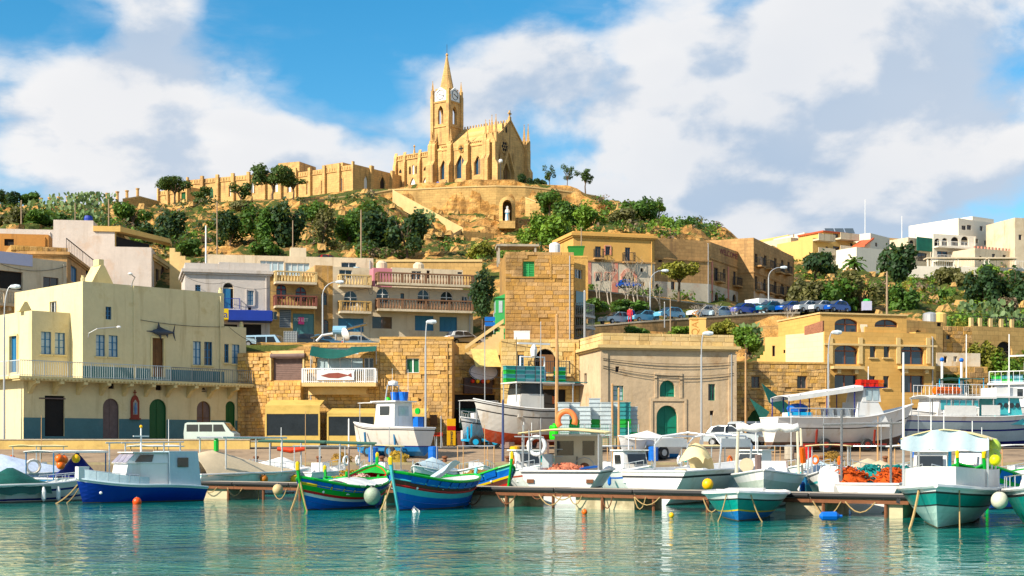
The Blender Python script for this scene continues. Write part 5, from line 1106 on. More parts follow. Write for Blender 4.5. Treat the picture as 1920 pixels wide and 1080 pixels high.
# ================================================================ houses on the right hill
def right_hill():
 def hs(name, label, A, B, zb_py, top, m, front=(), left=(), D=8, par=.4):
  zb = ZZ(zb_py, A[1])-2; r, Wd = house(name, label, A, B, zb); f = Face(r, (0,0,0), (1,0,0), (0,-1,0), Wd, 9); H = f.pix(A[0], top)[1]
  return r, Wd, f, body(r, 0, Wd, 0, D, 0, H, m, par=par, front=front, left=left)
 r, Wd, f, b = hs('cream_hill_house', 'low cream house with a flat roof behind the old hotel end', (1483,222), (1528,225), 500, 445, CREAM, [(1500,452,1508,458,'dk')])
 r, Wd, f, b = hs('brown_top_house', 'small ochre roofed house at the crest left of the ochre flats', (1478,240), (1512,242), 470, 440, OCHREW, [(1489,441,1498,448,'dk')])
 r, Wd, f, b = hs('white_corner_house', 'white house with a rounded balcony left of the ochre flats', (1508,232), (1548,234), 480, 436, WHITEW, [(1532,442,1544,447,'dk'), (1515,461,1524,469,'holearch')])
 r, Wd, f, b = hs('ochre_flats', 'ochre flats with cream balconies and red roof parapet on the right hill', (1524,215), (1632,221), 500, 446, OCHREW, [(1534,466,1539,478,'dkarch'), (1548,462,1553,474,'dk'), (1562,462,1574,471,'dk'), (1579,460,1587,470,'dk'), (1594,456,1599,465,'dk'), (1605,455,1610,464,'dk'), (1548,487,1554,497,'dk'), (1561,486,1572,497,'dk'), (1578,484,1588,494,'dk'), (1592,482,1598,490,'dk')])
 for p0, p1, py in ((1524,1555,452),(1524,1555,478),(1565,1600,450),(1565,1600,474),(1524,1555,500)):
  u0, z = f.pix(p0,py); u1, _ = f.pix(p1,py); bb = MB().box(max(u0,0),-1.3,z,u1,-.003,z+.25).build('balcony', CREAM, r); MB().box(max(u0,0),-1.3,z+.25,u1,-1.2,z+1.0).build('parapet', CREAM, bb)
 u0, z = f.pix(1548, 446); u1, _ = f.pix(1592, 446); body(r, u0, u1, .5, 6, b['f'].H-.4, f.pix(1560,436)[1], OCHREW, par=.1, name='penthouse_wall', front=[(1562,437,1572,446,'dk')]); MB().box(u0-.2,.3,f.pix(1560,436)[1],u1+.2,6,f.pix(1560,434)[1]+.1).build('red_roof_edge', paint('terracotta',(.42,.10,.05),.8), r)
 t = thing('solar_panel', 'row of dark solar panels on the ochre flats roof', 'solar panel', M4(r) @ Vector((u0+2, 2, f.pix(1560,435)[1]))); 
 for k in range(3): MB().poly([(k*1.5,0,.1),(k*1.5+1.35,0,.1),(k*1.5+1.35,1.2,1.0),(k*1.5,1.2,1.0)], (0,0,.06)).build('panel', MATS['solar_dark'], t)
 r, Wd, f, b = hs('white_side_house', 'white house with a red sloping stair roof right of the ochre flats', (1632,218), (1668,223), 505, 437, WHITEW, [(1641,455,1645,462,'dk1')])
 MB().poly([(-2.5,-.3,f.pix(1632,466)[1]),(Wd*.1,-.3,f.pix(1632,448)[1]),(Wd*.1,-.3,f.pix(1632,445)[1]),(-2.5,-.3,f.pix(1632,463)[1])], (0,2,0)).build('red_stair_roof', paint('coral_roof',(.55,.12,.06),.7), r)
 r, Wd, f, b = hs('white_low_house', 'low white wall house below the white side house', (1606,212), (1660,215), 512, 463, WHITEW, [])
 r, Wd, f, b = hs('beige_long_house', 'long low beige house left of the arcaded white villa', (1667,232), (1712,234), 490, 446, FARST, [])
 r, Wd, f, b = hs('netted_house', 'cream house with green scaffold net and arched loggias', (1703,224), (1750,227), 505, 445, CREAM, [(1705,450,1714,465,'cream'), (1705,472,1714,488,'cream'), (1720,474,1738,490,'dk')])
 u0, z0 = f.pix(1715,470); u1, z1 = f.pix(1746,448); MB().box(u0,-.5,z0,u1,-.4,z1).build('scaffold_net', mat('green_net',(.02,.16,.11),.8,.3,1.5), r); MB().box(u1,-.5,z0-2,u1+.1,3,z1).build('scaffold_net', MATS['green_net'], r)
 r, Wd, f, b = hs('arcaded_white_villa', 'large white villa with two rows of arched loggias on the right hill', (1750,226), (1830,229), 505, 438, WHITEW, [(1752,447,1763,462,'cream'),(1766,446,1777,462,'cream'),(1783,444,1798,461,'cream'),(1802,443,1816,460,'cream'),(1757,471,1777,490,'bigr'),(1793,469,1802,482,'dk'),(1807,468,1818,482,'dk')])
 for p0, p1, py in ((1748,1820,465),(1748,1820,491)): u0, z = f.pix(p0,py); u1, _ = f.pix(p1,py); bb = MB().box(max(u0,0),-1.2,z,u1,-.003,z+.25).build('balcony', WHITEW, r); railing(r, [(max(u0,0),-1.1,z+.25),(u1,-1.1,z+.25)], .8, WHITE, .25, parent=bb)
 r, Wd, f, b = hs('tall_white_block', 'tall white block with small windows at the top right', (1797,231), (1912,240), 500, 409, WHITEW, [(1803,423,1811,431,'dk'),(1813,422,1821,431,'dk'),(1837,424,1843,433,'dk1'),(1845,451,1850,460,'dk1'),(1875,430,1879,440,'dk1'),(1885,431,1889,441,'dk1'),(1898,434,1903,444,'dk1'),(1830,448,1834,456,'dk1'),(1876,448,1880,455,'dk1')], D=10)
 u0, z = f.pix(1833,404); u1, _ = f.pix(1873,404); body(r, u0, u1, 1, 6, b['f'].H-.4, z, WHITEW, par=.1, name='stair_tower')
 r, Wd, f, b = hs('crenellated_house', 'low ochre house with a crenellated parapet below the tall white block', (1828,222), (1905,226), 505, 465, CREAM, [(1836,480,1841,490,'dkarch'),(1860,476,1866,488,'dk1'),(1880,478,1886,488,'dk')])
 mb = MB()
 for k in range(12): mb.box(k*Wd/12, 0, b['f'].H, k*Wd/12+.28, .25, b['f'].H+.35)
 mb.build('crenels', PINKPL, r)
 r, Wd, f, b = hs('edge_cream_house', 'cream house cut by the right edge of the hill', (1903,224), (1990,226), 505, 408, CREAM, [(1910,440,1916,450,'dk')])
 # white garden wall with pergolas
 zb = ZZ(515,218); t = thing('garden_wall', 'white garden wall with railing running below the right hill houses', 'wall', (XX(1700,216), 216, zb-2), math.atan2(4, XX(1990,220)-XX(1700,216)))
 L = XX(1990,220)-XX(1700,216); MB().box(0,0,0,L,.4,3.1).build('wall', WHITEW, t); railing(t, [(4,.2,3.1),(L,.2,3.1)], 1.1, WHITE, .35)
 for k, px in enumerate((1765, 1822, 1880)):
  q = thing('pergola', ('left','middle','right')[k]+' small flat pergola on the white garden wall', 'pergola', (XX(px,217), 217.5, zb+.8))
  MB().box(-2.2,-.6,1.5,2.2,1.4,1.7).build('roof', CREAM, q)
  for x in (-2,2): MB().box(x-.1,-.4,0,x+.1,-.2,1.5).build('post', WHITEW, q)
 for k, (px, y0, y1) in enumerate(((1622,374,440),(1691,405,448))):
  q = thing('radio_mast', ('tall','short')[k]+' white radio mast rising above the right hill roofs', 'mast', (XX(px,236), 236, ZZ(y1+15,236))); MB().tube([(0,0,0),(0,0,ZZ(y0,236)-ZZ(y1+15,236))], [.07,.04], 6).build('pole', WHITE, q); MB().tube([(0,0,0),(0,0,.8)], .2, 6).build('base', CONC, q)
right_hill()
# ================================================================ church on the hill
def church():
 zb = 48.25; r, Wd = house('gothic_church', 'golden neo gothic church with clock spire on the hilltop', (739, 269.9), (927, 256), zb, 'church')
 D = 9.4; f = Face(r, (0,0,0), (1,0,0), (0,-1,0), Wd, 12); u = lambda px, py=330: f.pix(px, py)[0]; z = lambda px, py: f.pix(px, py)[1]
 uw = u(812)                                   # where the low west range meets the nave
 He = z(908, 268); Hw = z(775, 292)
 nave = body(r, uw, Wd, 0, D, 0, He, CHURCH, par=0, front=[(826,300,838,336,'goth',dict(dep=.3,trim=CHURCH,tw=.3)), (855,290,873,334,'goth',dict(dep=.3,trim=CHURCH,tw=.35)), (890,291,903,327,'goth',dict(dep=.3,trim=CHURCH,tw=.3))],
  right=[(943,305,955,350,'gothd',dict(dep=.4,trim=CHURCH,tw=.4))])
 west = body(r, 0, uw-.003, .3, D-1, 0, Hw, CHURCH, par=.3, name='west_range_wall', front=[(747,339,754,358,'gothw'), (769,333,779,358,'gothw',dict(trim=CHURCH)), (793,332,802,358,'gothw',dict(trim=CHURCH)), (766.5,311,770.5,327,'gothh'), (772.5,308,776.5,327,'gothw'), (778.5,310,782.5,326,'gothh'), (748,317,753,325,'gothh'), (794,312,800,320,'gothh')])
 # gable front and back
 gap = z(948, 215)+1.0; rx = Wd; mid = D/2
 zap = None
 fr = Face(r, (Wd,0,0), (0,1,0), (1,0,0), D, 12); zap = fr.pix(948, 224)[1]
 mb = MB(); mb.poly([(Wd, 0, He+.003), (Wd, D, He+.003), (Wd, mid, zap)], (-.5, 0, 0)); mb.build('gable', CHURCH, r)
 for s in (0, 1):                              # raking copings
  y0 = -.2 if s == 0 else D+.2; MB().beam((Wd-.2, y0, He-.1), (Wd-.2, mid, zap+.15), .7, .3).build('gable_coping', CHURCH, r)
 # roof slabs laid in courses
 for s in (0, 1):
  n = 9
  for i in range(n):
   t0, t1 = i/n, (i+1)/n; y0 = (mid*t0 if s == 0 else D-mid*t0); y1 = (mid*t1 if s == 0 else D-mid*t1); za = He+(zap-.3-He)*t0; zc = He+(zap-.3-He)*t1
   sg = -1 if s == 0 else 1; x0 = u(838) if True else uw
   mb = MB(); mb.poly([(uw+.3, y0+sg*.12, za+.05), (Wd-.52, y0+sg*.12, za+.05), (Wd-.52, y1, zc+.12), (uw+.3, y1, zc+.12)], (0, 0, -.2)); mb.build('roof_course', CHROOF, r)
 MB().poly([(uw+.3, .05, He), (uw+.3, D-.05, He), (uw+.3, mid, zap-.35)], (.3,0,0)).build('west_gable', CHURCH, r)
 mb = MB()
 for i in range(20): x = uw+1.2+i*(Wd-uw-2)/19; mb.box(x-.09, mid-.1, zap-.25, x+.09, mid+.1, zap+.25)
 mb.build('ridge_cresting', CHURCH, r)
 # parapets with blind arcade
 def parapet(x0, x1, y, h, z0):
  mb = MB(); mb.box(x0, y-.12, z0, x1, y+.15, z0+.18); mb.box(x0, y-.12, z0+.75, x1, y+.15, z0+.95); k = int((x1-x0)/.45)
  for i in range(k+1): xx = x0+(x1-x0)*i/k; mb.box(xx-.07, y-.1, z0+.18, xx+.07, y+.12, z0+.75)
  mb.box(x0, y+.02, z0+.18, x1, y+.06, z0+.75); return mb.build('parapet', CHURCH, r)
 parapet(u(828), u(848), 0, .9, He-.3); parapet(u(884), u(908), 0, .9, He-.3)
 for a, c in ((742,755),(760,783),(788,806)): parapet(u(a), u(c), .25, .9, Hw-.5)
 # small side gable between the two pinnacled buttresses
 x0, x1 = u(850), u(881); zg = z(866, 258); MB().poly([(x0,-.1,He-.6),(x1,-.1,He-.6),(x1,-.1,He+.6),((x0+x1)/2,-.1,zg),(x0,-.1,He+.6)], (0,.6,0)).build('side_gable', CHURCH, r)
 mb = MB(); cx = (x0+x1)/2; mb.lathe([(.01,-.14),(.75,-.14),(.75,-.11),(.01,-.11)], 14, (cx,0,zg-2.0), axis='y'); mb.build('quatrefoil_recess', JOINTB, r)
 mb = MB(); mb.box(cx-.13,-.16,zg-2.5,cx+.13,-.145,zg-1.5); mb.box(cx-.5,-.16,zg-2.13,cx+.5,-.145,zg-1.87); mb.build('quatrefoil', HOLE, r)
 def pinn(parent, x, y, z0, h, w=.3, name='pinnacle'):
  mb = MB(); mb.box(x-w, y-w, z0, x+w, y+w, z0+h*.35); mb.lathe([(w*1.5, z0+h*.35), (w*1.1, z0+h*.42), (.05, z0+h*.95), (.12, z0+h*.96), (.03, z0+h)], 4, (x, y, 0)); return mb.build(name, CHURCH, parent)
 def buttress(px, w, h1, h2, pz, y0=0.0, dep=1.3):
  x = u(px); mb = MB()
  mb.poly([(x-w, y0-.003, 0), (x-w, y0-dep, 0), (x-w, y0-dep, h1), (x-w, y0-dep*.55, h1+.9), (x-w, y0-dep*.55, h2), (x-w, y0-.003, h2+.9)], (2*w, 0, 0)); o = mb.build('buttress', CHURCH, r)
  if pz: pinn(o, x, y0-.2, h2-.2, pz, .28)
 for px, hh in ((810, .55), (816, .5), (846, .55), (878, .55)): buttress(px, .45, z(px,312), z(px,274), z(px,240)-z(px,274) if px > 820 else z(px,250)-z(px,280))
 for px in (912, 919): buttress(px, .38, z(px,300), z(px,264), z(px,222)-z(px,264))
 for px in (741, 757.5, 786, 807): buttress(px, .32, Hw-1.5, Hw+.1, 0, .3, .6)
 MB().lathe([(.3,0),(.2,.8),(.08,1.6),(.25,1.75),(.03,2.1)], 6, (u(775), .3, Hw)).build('finial', CHURCH, r)
 # gable front details: rose window, twin lancets, porch, corner buttresses
 cy, cz = fr.pix(946, 275); mb = MB(); mb.lathe([(.01,.0),(1.35,0),(1.35,.12),(1.1,.12),(1.1,.03),(.01,.03)], 20, (Wd+.005, cy, cz), axis='x'); mb.build('rose_window', CHURCH, r)
 mb = MB()
 for k in range(6): a = k*math.pi/3; mb.lathe([(.01,.0),(.3,0),(.3,.02),(.01,.02)], 10, (Wd+.04, cy+.65*math.cos(a), cz+.65*math.sin(a)), axis='x')
 mb.lathe([(.01,.0),(.25,0),(.25,.02),(.01,.02)], 10, (Wd+.04, cy, cz), axis='x'); mb.build('rose_pane', HOLE, r)
 for yy in (cy-.5, cy+.5): MB().poly([(Wd+.006, yy-.22, cz+2.6), (Wd+.006, yy+.22, cz+2.6), (Wd+.006, yy+.22, cz+3.9), (Wd+.006, yy, cz+4.5), (Wd+.006, yy-.22, cz+3.9)], (.03,0,0)).build('lancet', HOLE, r)
 yc = (nave['O']['r'][0]['u0']+nave['O']['r'][0]['u1'])/2; zt = nave['O']['r'][0]['z1']
 MB().poly([(Wd+.3, yc-2.0, zt-1.6), (Wd+.3, yc-1.7, zt-1.8), (Wd+.3, yc, zt+2.0), (Wd+.3, yc+1.7, zt-1.8), (Wd+.3, yc+2.0, zt-1.6), (Wd+.3, yc, zt+2.8)], (.35,0,0)).build('porch_gable', CHURCH, r)
 for yy in (yc-2.0, yc+2.0): o = MB().box(Wd+.003, yy-.3, 0, Wd+.6, yy+.3, zt-.6).build('porch_pier', CHURCH, r); pinn(o, Wd+.3, yy, zt-.6, 2.8, .25)
 for yy in (-.2, D+.2):
  o = MB().poly([(Wd+.003, yy-.5, 0), (Wd+1.2, yy-.5, 0), (Wd+1.2, yy-.5, He*.5), (Wd+.7, yy-.5, He*.6), (Wd+.7, yy-.5, He*.98), (Wd+.003, yy-.5, He+1.2)], (0,1.0,0)).build('corner_buttress', CHURCH, r)
  for dx in (-.1, .8): pinn(o, Wd+dx-.3, yy, He-.2, 5.0, .3)
 o = MB().box(Wd-.3, mid-.25, zap, Wd+.1, mid+.25, zap+.7).build('apex_base', CHURCH, r); mb = MB(); mb.box(Wd-.2, mid-.12, zap+.7, Wd, mid+.12, zap+1.9); mb.box(Wd-.2, mid-.45, zap+1.2, Wd, mid+.45, zap+1.45); mb.build('apex_cross', CHURCH, o)
 # tower: square shaft set at the junction, octagonal spire
 x0, x1 = u(811)-.2, u(840)-.2; cx = (x0+x1)/2; w = 1.85; cy0 = 2.2; zc = z(836, 186); zs = zc+2.6
 def ring(x, y, w, z0, z1, m, name, par=r): return MB().box(x-w, y-w, z0, x+w, y+w, z1).build(name, m, par)
 zl = z(836, 236); zbell = z(836,198)
 tf = Face(r, (cx-w, cy0-w, 0), (1,0,0), (0,-1,0), 2*w, zc); b2 = None
 mb = MB(); op = dict(u0=w-.6, u1=w+.6, z0=zl+.6, z1=zbell+.3, arch='point')
 for ff in (tf, Face(r, (cx+w, cy0-w, 0), (0,1,0), (1,0,0), 2*w, zc), Face(r, (cx+w, cy0+w, 0), (-1,0,0), (0,1,0), 2*w, zc), Face(r, (cx-w, cy0+w, 0), (0,-1,0), (-1,0,0), 2*w, zc)): panel(mb, ff, [op], z0=0, z1=zc, rd=.45)
 mb.box(cx-w+.02, cy0-w+.02, zc-.2, cx+w-.02, cy0+w-.02, zc); mb.box(cx-w+.02, cy0-w+.02, zl+.3, cx+w-.02, cy0+w-.02, zl+.58); tw = mb.build('tower', CHURCH, r)
 for zz1 in (zl, zc-.35, zl-3.2): mb = MB(); mb.box(cx-w-.15, cy0-w-.15, zz1, cx+w+.15, cy0+w+.15, zz1+.28); mb.build('string_course', CHURCH, tw)
 bm = mat('bell_verdigris', (.03,.17,.12), .6, .3, 3)
 bell = MB(); bell.lathe([(.12,1.0),(.3,.9),(.36,.5),(.55,.1),(.6,0),(.5,0)], 12, (cx, cy0, zl+1.9)); bell.build('bell', bm, tw); MB().box(cx-.1, cy0-w+.2, zl+2.95, cx+.1, cy0+w-.2, zl+3.1).build('bell_beam', WOOD, tw)
 for sx in (-1, 1):
  for sy in (-1, 1):
   o = MB().box(cx+sx*w-.32, cy0+sy*w-.32, zl-6 if sy < 0 else zl-2, cx+sx*w+.32, cy0+sy*w+.32, zc+1.0).build('turret', CHURCH, tw); pinn(o, cx+sx*w, cy0+sy*w, zc+1.0, 2.9, .26)
 # clock gables
 for k, (ff, nv) in enumerate(((tf, Vector((0,-1,0))), (Face(r, (cx+w, cy0-w, 0), (0,1,0), (1,0,0), 2*w, zc), Vector((1,0,0))), (Face(r, (cx-w, cy0+w, 0), (0,-1,0), (-1,0,0), 2*w, zc), Vector((-1,0,0))))):
  pts = [ff.at(.5, zc, .05), ff.at(2*w-.5, zc, .05), ff.at(2*w-.5, zc+1.6, .05), ff.at(w, zc+2.5, .05), ff.at(.5, zc+1.6, .05)]
  g = MB().poly(pts, ff.n*-.4).build('clock_face', WHITE, tw); mb = MB(); c = ff.at(w, zc+1.1, .07)
  mb.tube([c+ff.u*0.85*math.cos(a*math.pi/12)+Vector((0,0,0.85*math.sin(a*math.pi/12))) for a in range(24)], .06, 4, closed=True); mb.build('clock_ring', IRON, g)
  mb = MB(); mb.beam(c, c+ff.u*.75+Vector((0,0,-.3)), .09, .09); mb.beam(c, c+ff.u*-.4+Vector((0,0,.18)), .1, .1); mb.build('clock_hands', IRON, g)
 MB().box(cx-w+.35, cy0-w+.35, zc, cx+w-.35, cy0+w-.35, zc+2.4).build('clock_stage', CHURCH, tw)
 hs = z(836, 92)-zc-1.9; sp = MB(); sp.lathe([(1.4, zc+1.9), (1.0, zc+1.9+hs*.28), (.55, zc+1.9+hs*.6), (.14, zc+1.9+hs*.92), (.28, zc+1.9+hs*.955), (.05, zc+1.9+hs)], 8, (cx, cy0, 0)); s = sp.build('spire', CHURCH, tw)
 MB().tube([(cx,cy0,zc+1.9+hs),(cx,cy0,zc+1.9+hs+1.6)], .04, 5).build('rod', IRON, s)
 for k in range(3): zz1 = zc+1.9+hs*(.2+.2*k); rr = 1.4-1.42*(.2+.2*k); MB().lathe([(rr, zz1), (rr+.02, zz1+.08), (rr-.04, zz1+.16)], 8, (cx, cy0, 0)).build('spire_band', CHURCH, s)
 # buttress flight beside the tower base
 for px in (820, 824): pass
 # floodlight on the wall by the porch
 q = M4(r) @ Vector((Wd+2.0, -.8, 0)); t = thing('globe_lamp', 'white globe lamp at the church porch corner', 'lamp', q); MB().tube([(0,0,0),(0,0,4.2)], .07, 6).build('post', IRON, t); MB().ball((0,0,4.5), .38, 0, 10, 6).build('globe', WHITE, t)
church()
def convent():
 def wing(label, A, B, zb, top, D, front, right=(), nb=5):
  r, Wd = house('convent_wing', label, A, B, zb, 'building'); f = Face(r, (0,0,0), (1,0,0), (0,-1,0), Wd, 9); H = f.pix(B[0], top)[1]
  b = body(r, 0, Wd, 0, D, 0, H, CHURCH, par=.5, front=front, right=right)
  for k in range(nb+1): x = Wd*k/nb; MB().box(x-.3 if k else x, -.5, 0, x+.3 if k < nb else x, -.003, H+.5).build('buttress', CHURCH, r)
  mb = MB(); mb.box(0,-.15,H-.9,Wd,-.003,H-.75); n = int(Wd/.6)
  for i in range(n): mb.box(i*.6+.1,-.1,H-.7,i*.6+.4,-.003,H-.15)
  mb.build('arcaded_frieze', CHURCH, r); return r, Wd, f, b, H
 g = dict(trim=CHURCH, tw=.25)
 r, Wd, f, b, H = wing('ochre convent wing with white pointed windows between pines and church', (556,266), (665,258), 45.4, 308, 16, [(603,331,611,362,'gothw',g), (633,327,642,358,'gothw',g), (575,335,582,364,'gothw',g)], [(682,328,690,358,'gothw',g), (712,330,722,354,'gothh',g)], 4)
 MB().box(Wd+.003, 4, 0, Wd+.5, 4.8, H+.4).build('buttress', CHURCH, r); MB().box(Wd+.003, 10, 0, Wd+.5, 10.8, H+.4).build('buttress', CHURCH, r)
 body(r, Wd*.25, Wd*.55, 4, 10, H-.4, f.pix(600,300)[1], CHURCH, par=.1, name='roof_room')
 r, Wd, f, b, H = wing('long low ochre convent wing behind the umbrella pines', (352,276), (557,266.5), 44.2, 320, 9, [(363,355,371,376,'gothg'), (392,350,400,372,'gothg'), (430,345,436,368,'gothw',g), (470,340,476,362,'gothw',g), (515,335,521,360,'gothw',g), (540,333,546,360,'gothw',g)], (), 7)
 body(r, Wd*.78, Wd*.97, 2, 8, H-.4, f.pix(540,300)[1], CHURCH, par=.1, name='roof_room')
 r, Wd, f, b, H = wing('small cream west wing of the convent with green arched doors', (298,277), (354,272), 43.6, 350, 7, [(310,352,318,374,'gothg'), (340,350,348,374,'gothg')], (), 3)
 mt = mat('terrace_wall_stone', (.56,.37,.16), .95, .25, .5, stain=(.28,.17,.07), stain_amt=.6, stain_scale=.3, stain_lo=.5, brick=(.8,.4,.7,.12), bump=.5, bscale=3)
 def strip(label, pts, h, th=.6, name='terrace_wall', m=None):
  t = thing(name, label, 'wall'); mb = MB(); mc = MB()
  for p, q in zip(pts, pts[1:]):
   a, c = P(*p), P(*q); n = Vector((0, th, 0))
   mb.poly([a-Vector((0,0,h)), c-Vector((0,0,h)), c, a], n); mc.poly([a+Vector((0,-.1,.004)), c+Vector((0,-.1,.004)), c+Vector((0,-.1,.22)), a+Vector((0,-.1,.22))], n*1.3)
  mb.build('wall', m or mt, t); mc.build('coping', PALEP, t)
 strip('curved stone terrace wall below the church', [(728,357,249.5),(780,356,248.5),(860,352,247.5),(930,350,247),(985,351,247.5),(1040,357,249),(1090,364,251),(1133,372,254)], 5.5)
 strip('sloping stone wall climbing along the path below the convent', [(400,404,228),(470,396,234),(540,386,240),(620,373,245),(700,363,248),(735,357,249)], 2.2)
 strip('low dry stone wall by the left ridge', [(230,375,236),(262,370,240),(300,380,246)], 2.0)
 strip('lower stone wall stepping down right of the statue niche', [(985,372,243),(1040,392,240),(1085,412,236)], 3.0)
 # gate pillars along the ridge
 for i, px in enumerate((77, 93, 110, 127, 146, 164, 181, 201, 220, 238, 258)):
  py = (371,370,369,368,368,367,364,362,359,357,353)[i]; d = 232+i*.9; t = thing('ridge_pillar', 'round stone pillar number %d from the left along the ridge' % (i+1), 'pillar', P(px, py+28, d), 0, 'stone pillars along the left ridge')
  t['label'] = ('leftmost round stone pillar on the left ridge', 'second stone pillar from the left on the ridge', 'third stone pillar from the left on the ridge', 'fourth stone pillar from the left on the ridge', 'fifth stone pillar from the left on the ridge', 'middle stone pillar of the ridge row', 'fifth stone pillar from the convent on the ridge', 'fourth stone pillar from the convent on the ridge', 'third stone pillar from the convent on the ridge', 'second stone pillar from the convent on the ridge', 'ridge pillar nearest the convent, the tallest looking of its row')[i]
  h = 28/2700*d; MB().lathe([(.26,0),(.24,h-.25),(.32,h-.2),(.34,h)], 8).build('shaft', CHURCH, t)
 # stairway zigzag on the cliff
 def flight(label, p, q, w, n):
  t = thing('hill_stairway', label, 'stairs'); a, c = P(*p), P(*q)
  side = Vector((0, w, 0))
  for i in range(n):
   s = a.lerp(c, i/n); e = a.lerp(c, (i+1)/n); zt = max(s.z, e.z); MB().poly([Vector((s.x,s.y,zt-1.2)), Vector((e.x,e.y,zt-1.2)), Vector((e.x,e.y,zt)), Vector((s.x,s.y,zt))], side).build('step', mat('path_stone',(.60,.46,.28),.95,.2,.8), t)
  MB().poly([a+Vector((0,-.25,-1.8)), c+Vector((0,-.25,-1.8)), c+Vector((0,-.25,.75)), a+Vector((0,-.25,.75))], (0,.24,0)).build('parapet', mat('stair_parapet',(.58,.42,.22),.95,.2,.6), t)
 flight('long pale stairway slanting down the cliff from the church terrace', (736,364,247), (868,436,229), 1.6, 44); flight('lower pale stair flight turning back left under the cliff', (866,438,227), (806,474,212), 1.6, 26)
 r, Wd = house('cliff_bastion', 'square ochre stone bastion at the foot of the cliff stairs', (868,226), (926,229), 27, 'building'); f = Face(r, (0,0,0), (1,0,0), (0,-1,0), Wd, 9); b = body(r, 0, Wd, 0, 6, 0, f.pix(870,433)[1], mt, par=.3)
 # statue niche
 t = thing('cliff_niche', 'arched rock niche with dark recess on the cliff below the church', 'niche', P(951,416,236), 0); mb = MB(); w, h = .75, 3.3
 cv = [(-w*math.cos(a*math.pi/10), h-w+w*1.2*math.sin(a*math.pi/10)) for a in range(11)]
 ring = [(-w,0)]+cv+[(w,0)]; out = [(-w*1.8,0)]+[(x*1.8, (zz-h+w)*1.7+h-w) for x, zz in cv]+[(w*1.8,0)]
 for (p, q, s, e) in zip(ring, ring[1:], out, out[1:]): mb.add([(p[0],-1,p[1]),(q[0],-1,q[1]),(e[0],-.6,e[1]),(s[0],-.6,s[1]),(p[0],1.2,p[1]),(q[0],1.2,q[1]),(e[0],3,e[1]),(s[0],3,s[1])], [(0,1,2,3),(0,4,5,1),(3,2,6,7)])
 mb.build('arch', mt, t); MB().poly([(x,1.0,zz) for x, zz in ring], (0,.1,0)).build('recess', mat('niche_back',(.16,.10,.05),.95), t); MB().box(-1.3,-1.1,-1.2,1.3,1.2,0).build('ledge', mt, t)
 t = thing('niche_statue', 'white robed statue with blue sash standing in the cliff niche', 'statue', P(951,415.5,235.6)); mb = MB(); mb.lathe([(.42,0),(.45,.2),(.36,.9),(.34,1.4),(.4,1.75),(.3,2.0),(.13,2.1),(.12,2.16)], 12); mb.tube([(-.34,0,1.8),(-.3,-.25,1.45),(0,-.35,1.6)], [.12,.1,.07], 6); mb.tube([(.34,0,1.8),(.3,-.25,1.45),(0,-.35,1.6)], [.12,.1,.07], 6); mb.ball((0,0,2.32), .19, 0, 10, 6, 1.2); mb.build('body', WHITE, t, smooth=True)
 mb = MB(); mb.lathe([(.22,2.1),(.26,2.3),(.2,2.52),(.05,2.6)], 10, (0,.06,0)); mb.build('veil', WHITE, t); mb = MB(); mb.tube([(0,-.37,1.25),(.05,-.42,.7),(.1,-.46,.2)], [.09,.08,.1], 6); mb.lathe([(.365,1.2),(.37,1.35)], 12); mb.build('sash', paint('sash_blue',(.15,.42,.65)), t)
convent()
# ================================================================ boats
HW = mat('white_gelcoat', (.78,.78,.77), .3, .05, .8, streak=(.48,.38,.27), streak_amt=.42, coat=.2)
HWD = mat('stained_white_hull', (.70,.67,.62), .4, .08, .8, streak=(.45,.30,.16), streak_amt=.55)
HB = paint('cobalt_hull', (.008,.035,.27), .35, .14, streak=(.05,.10,.32), streak_amt=.3)
HLB = paint('bright_blue_hull', (.015,.13,.50), .4, .16, streak=(.03,.09,.32), streak_amt=.4)
HSKY = paint('sky_blue_trim', (.05,.42,.72), .4, .1)
HT = paint('teal_hull', (.01,.27,.23), .35, .12, streak=(.2,.42,.38), streak_amt=.3); HTQ = paint('turquoise_hull', (.10,.48,.52), .4, .1, streak=(.3,.5,.5), streak_amt=.3)
HG = paint('luzzu_green', (.02,.36,.05), .4, .12); HY2 = paint('luzzu_yellow', (.72,.50,.03), .4, .1); HR = paint('luzzu_red', (.48,.02,.02), .4, .12); HBR = paint('luzzu_brown', (.10,.03,.02), .45, .2)
HO = paint('antifoul_red', (.42,.07,.03), .7, .25, scale=2, stain=(.3,.18,.14), stain_scale=1.5); HBLK = paint('rubbing_strake_black', (.02,.02,.022), .5)
HAF = paint('antifoul_blue', (.01,.16,.42), .6, .15, stain=(.1,.25,.4), stain_scale=1)
CANV = mat('white_canvas', (.74,.74,.72), .8, .06, 1.2, bump=.2, bscale=3); CANB = mat('beige_canvas', (.58,.48,.34), .85, .1, 1.2, bump=.2, bscale=3); CANY = mat('cream_canvas', (.74,.62,.36), .8, .08, 1); CANBL = mat('dark_blue_canvas', (.005,.012,.16), .7, .2, 1.5); CANLB = mat('pale_blue_canvas', (.45,.56,.62), .75, .1, 1.2, bump=.2, bscale=3)
NETO = mat('orange_net', (.55,.10,.02), .9, .4, 6, bump=.9, bscale=14); NETT = mat('teal_net', (.02,.25,.24), .9, .5, 6, bump=.9, bscale=14); NETB = mat('brown_net', (.32,.19,.05), .95, .4, 6, bump=.9, bscale=14)
BUOYO = paint('buoy_orange', (.80,.16,.01), .4, .12); BUOYY = paint('buoy_yellow', (.85,.48,.02), .4, .12); BUOYW = paint('buoy_offwhite', (.62,.62,.50), .5, .2)
STEEL = mat('bright_steel_tube', (.62,.64,.66), .25, .05, metal=.6)
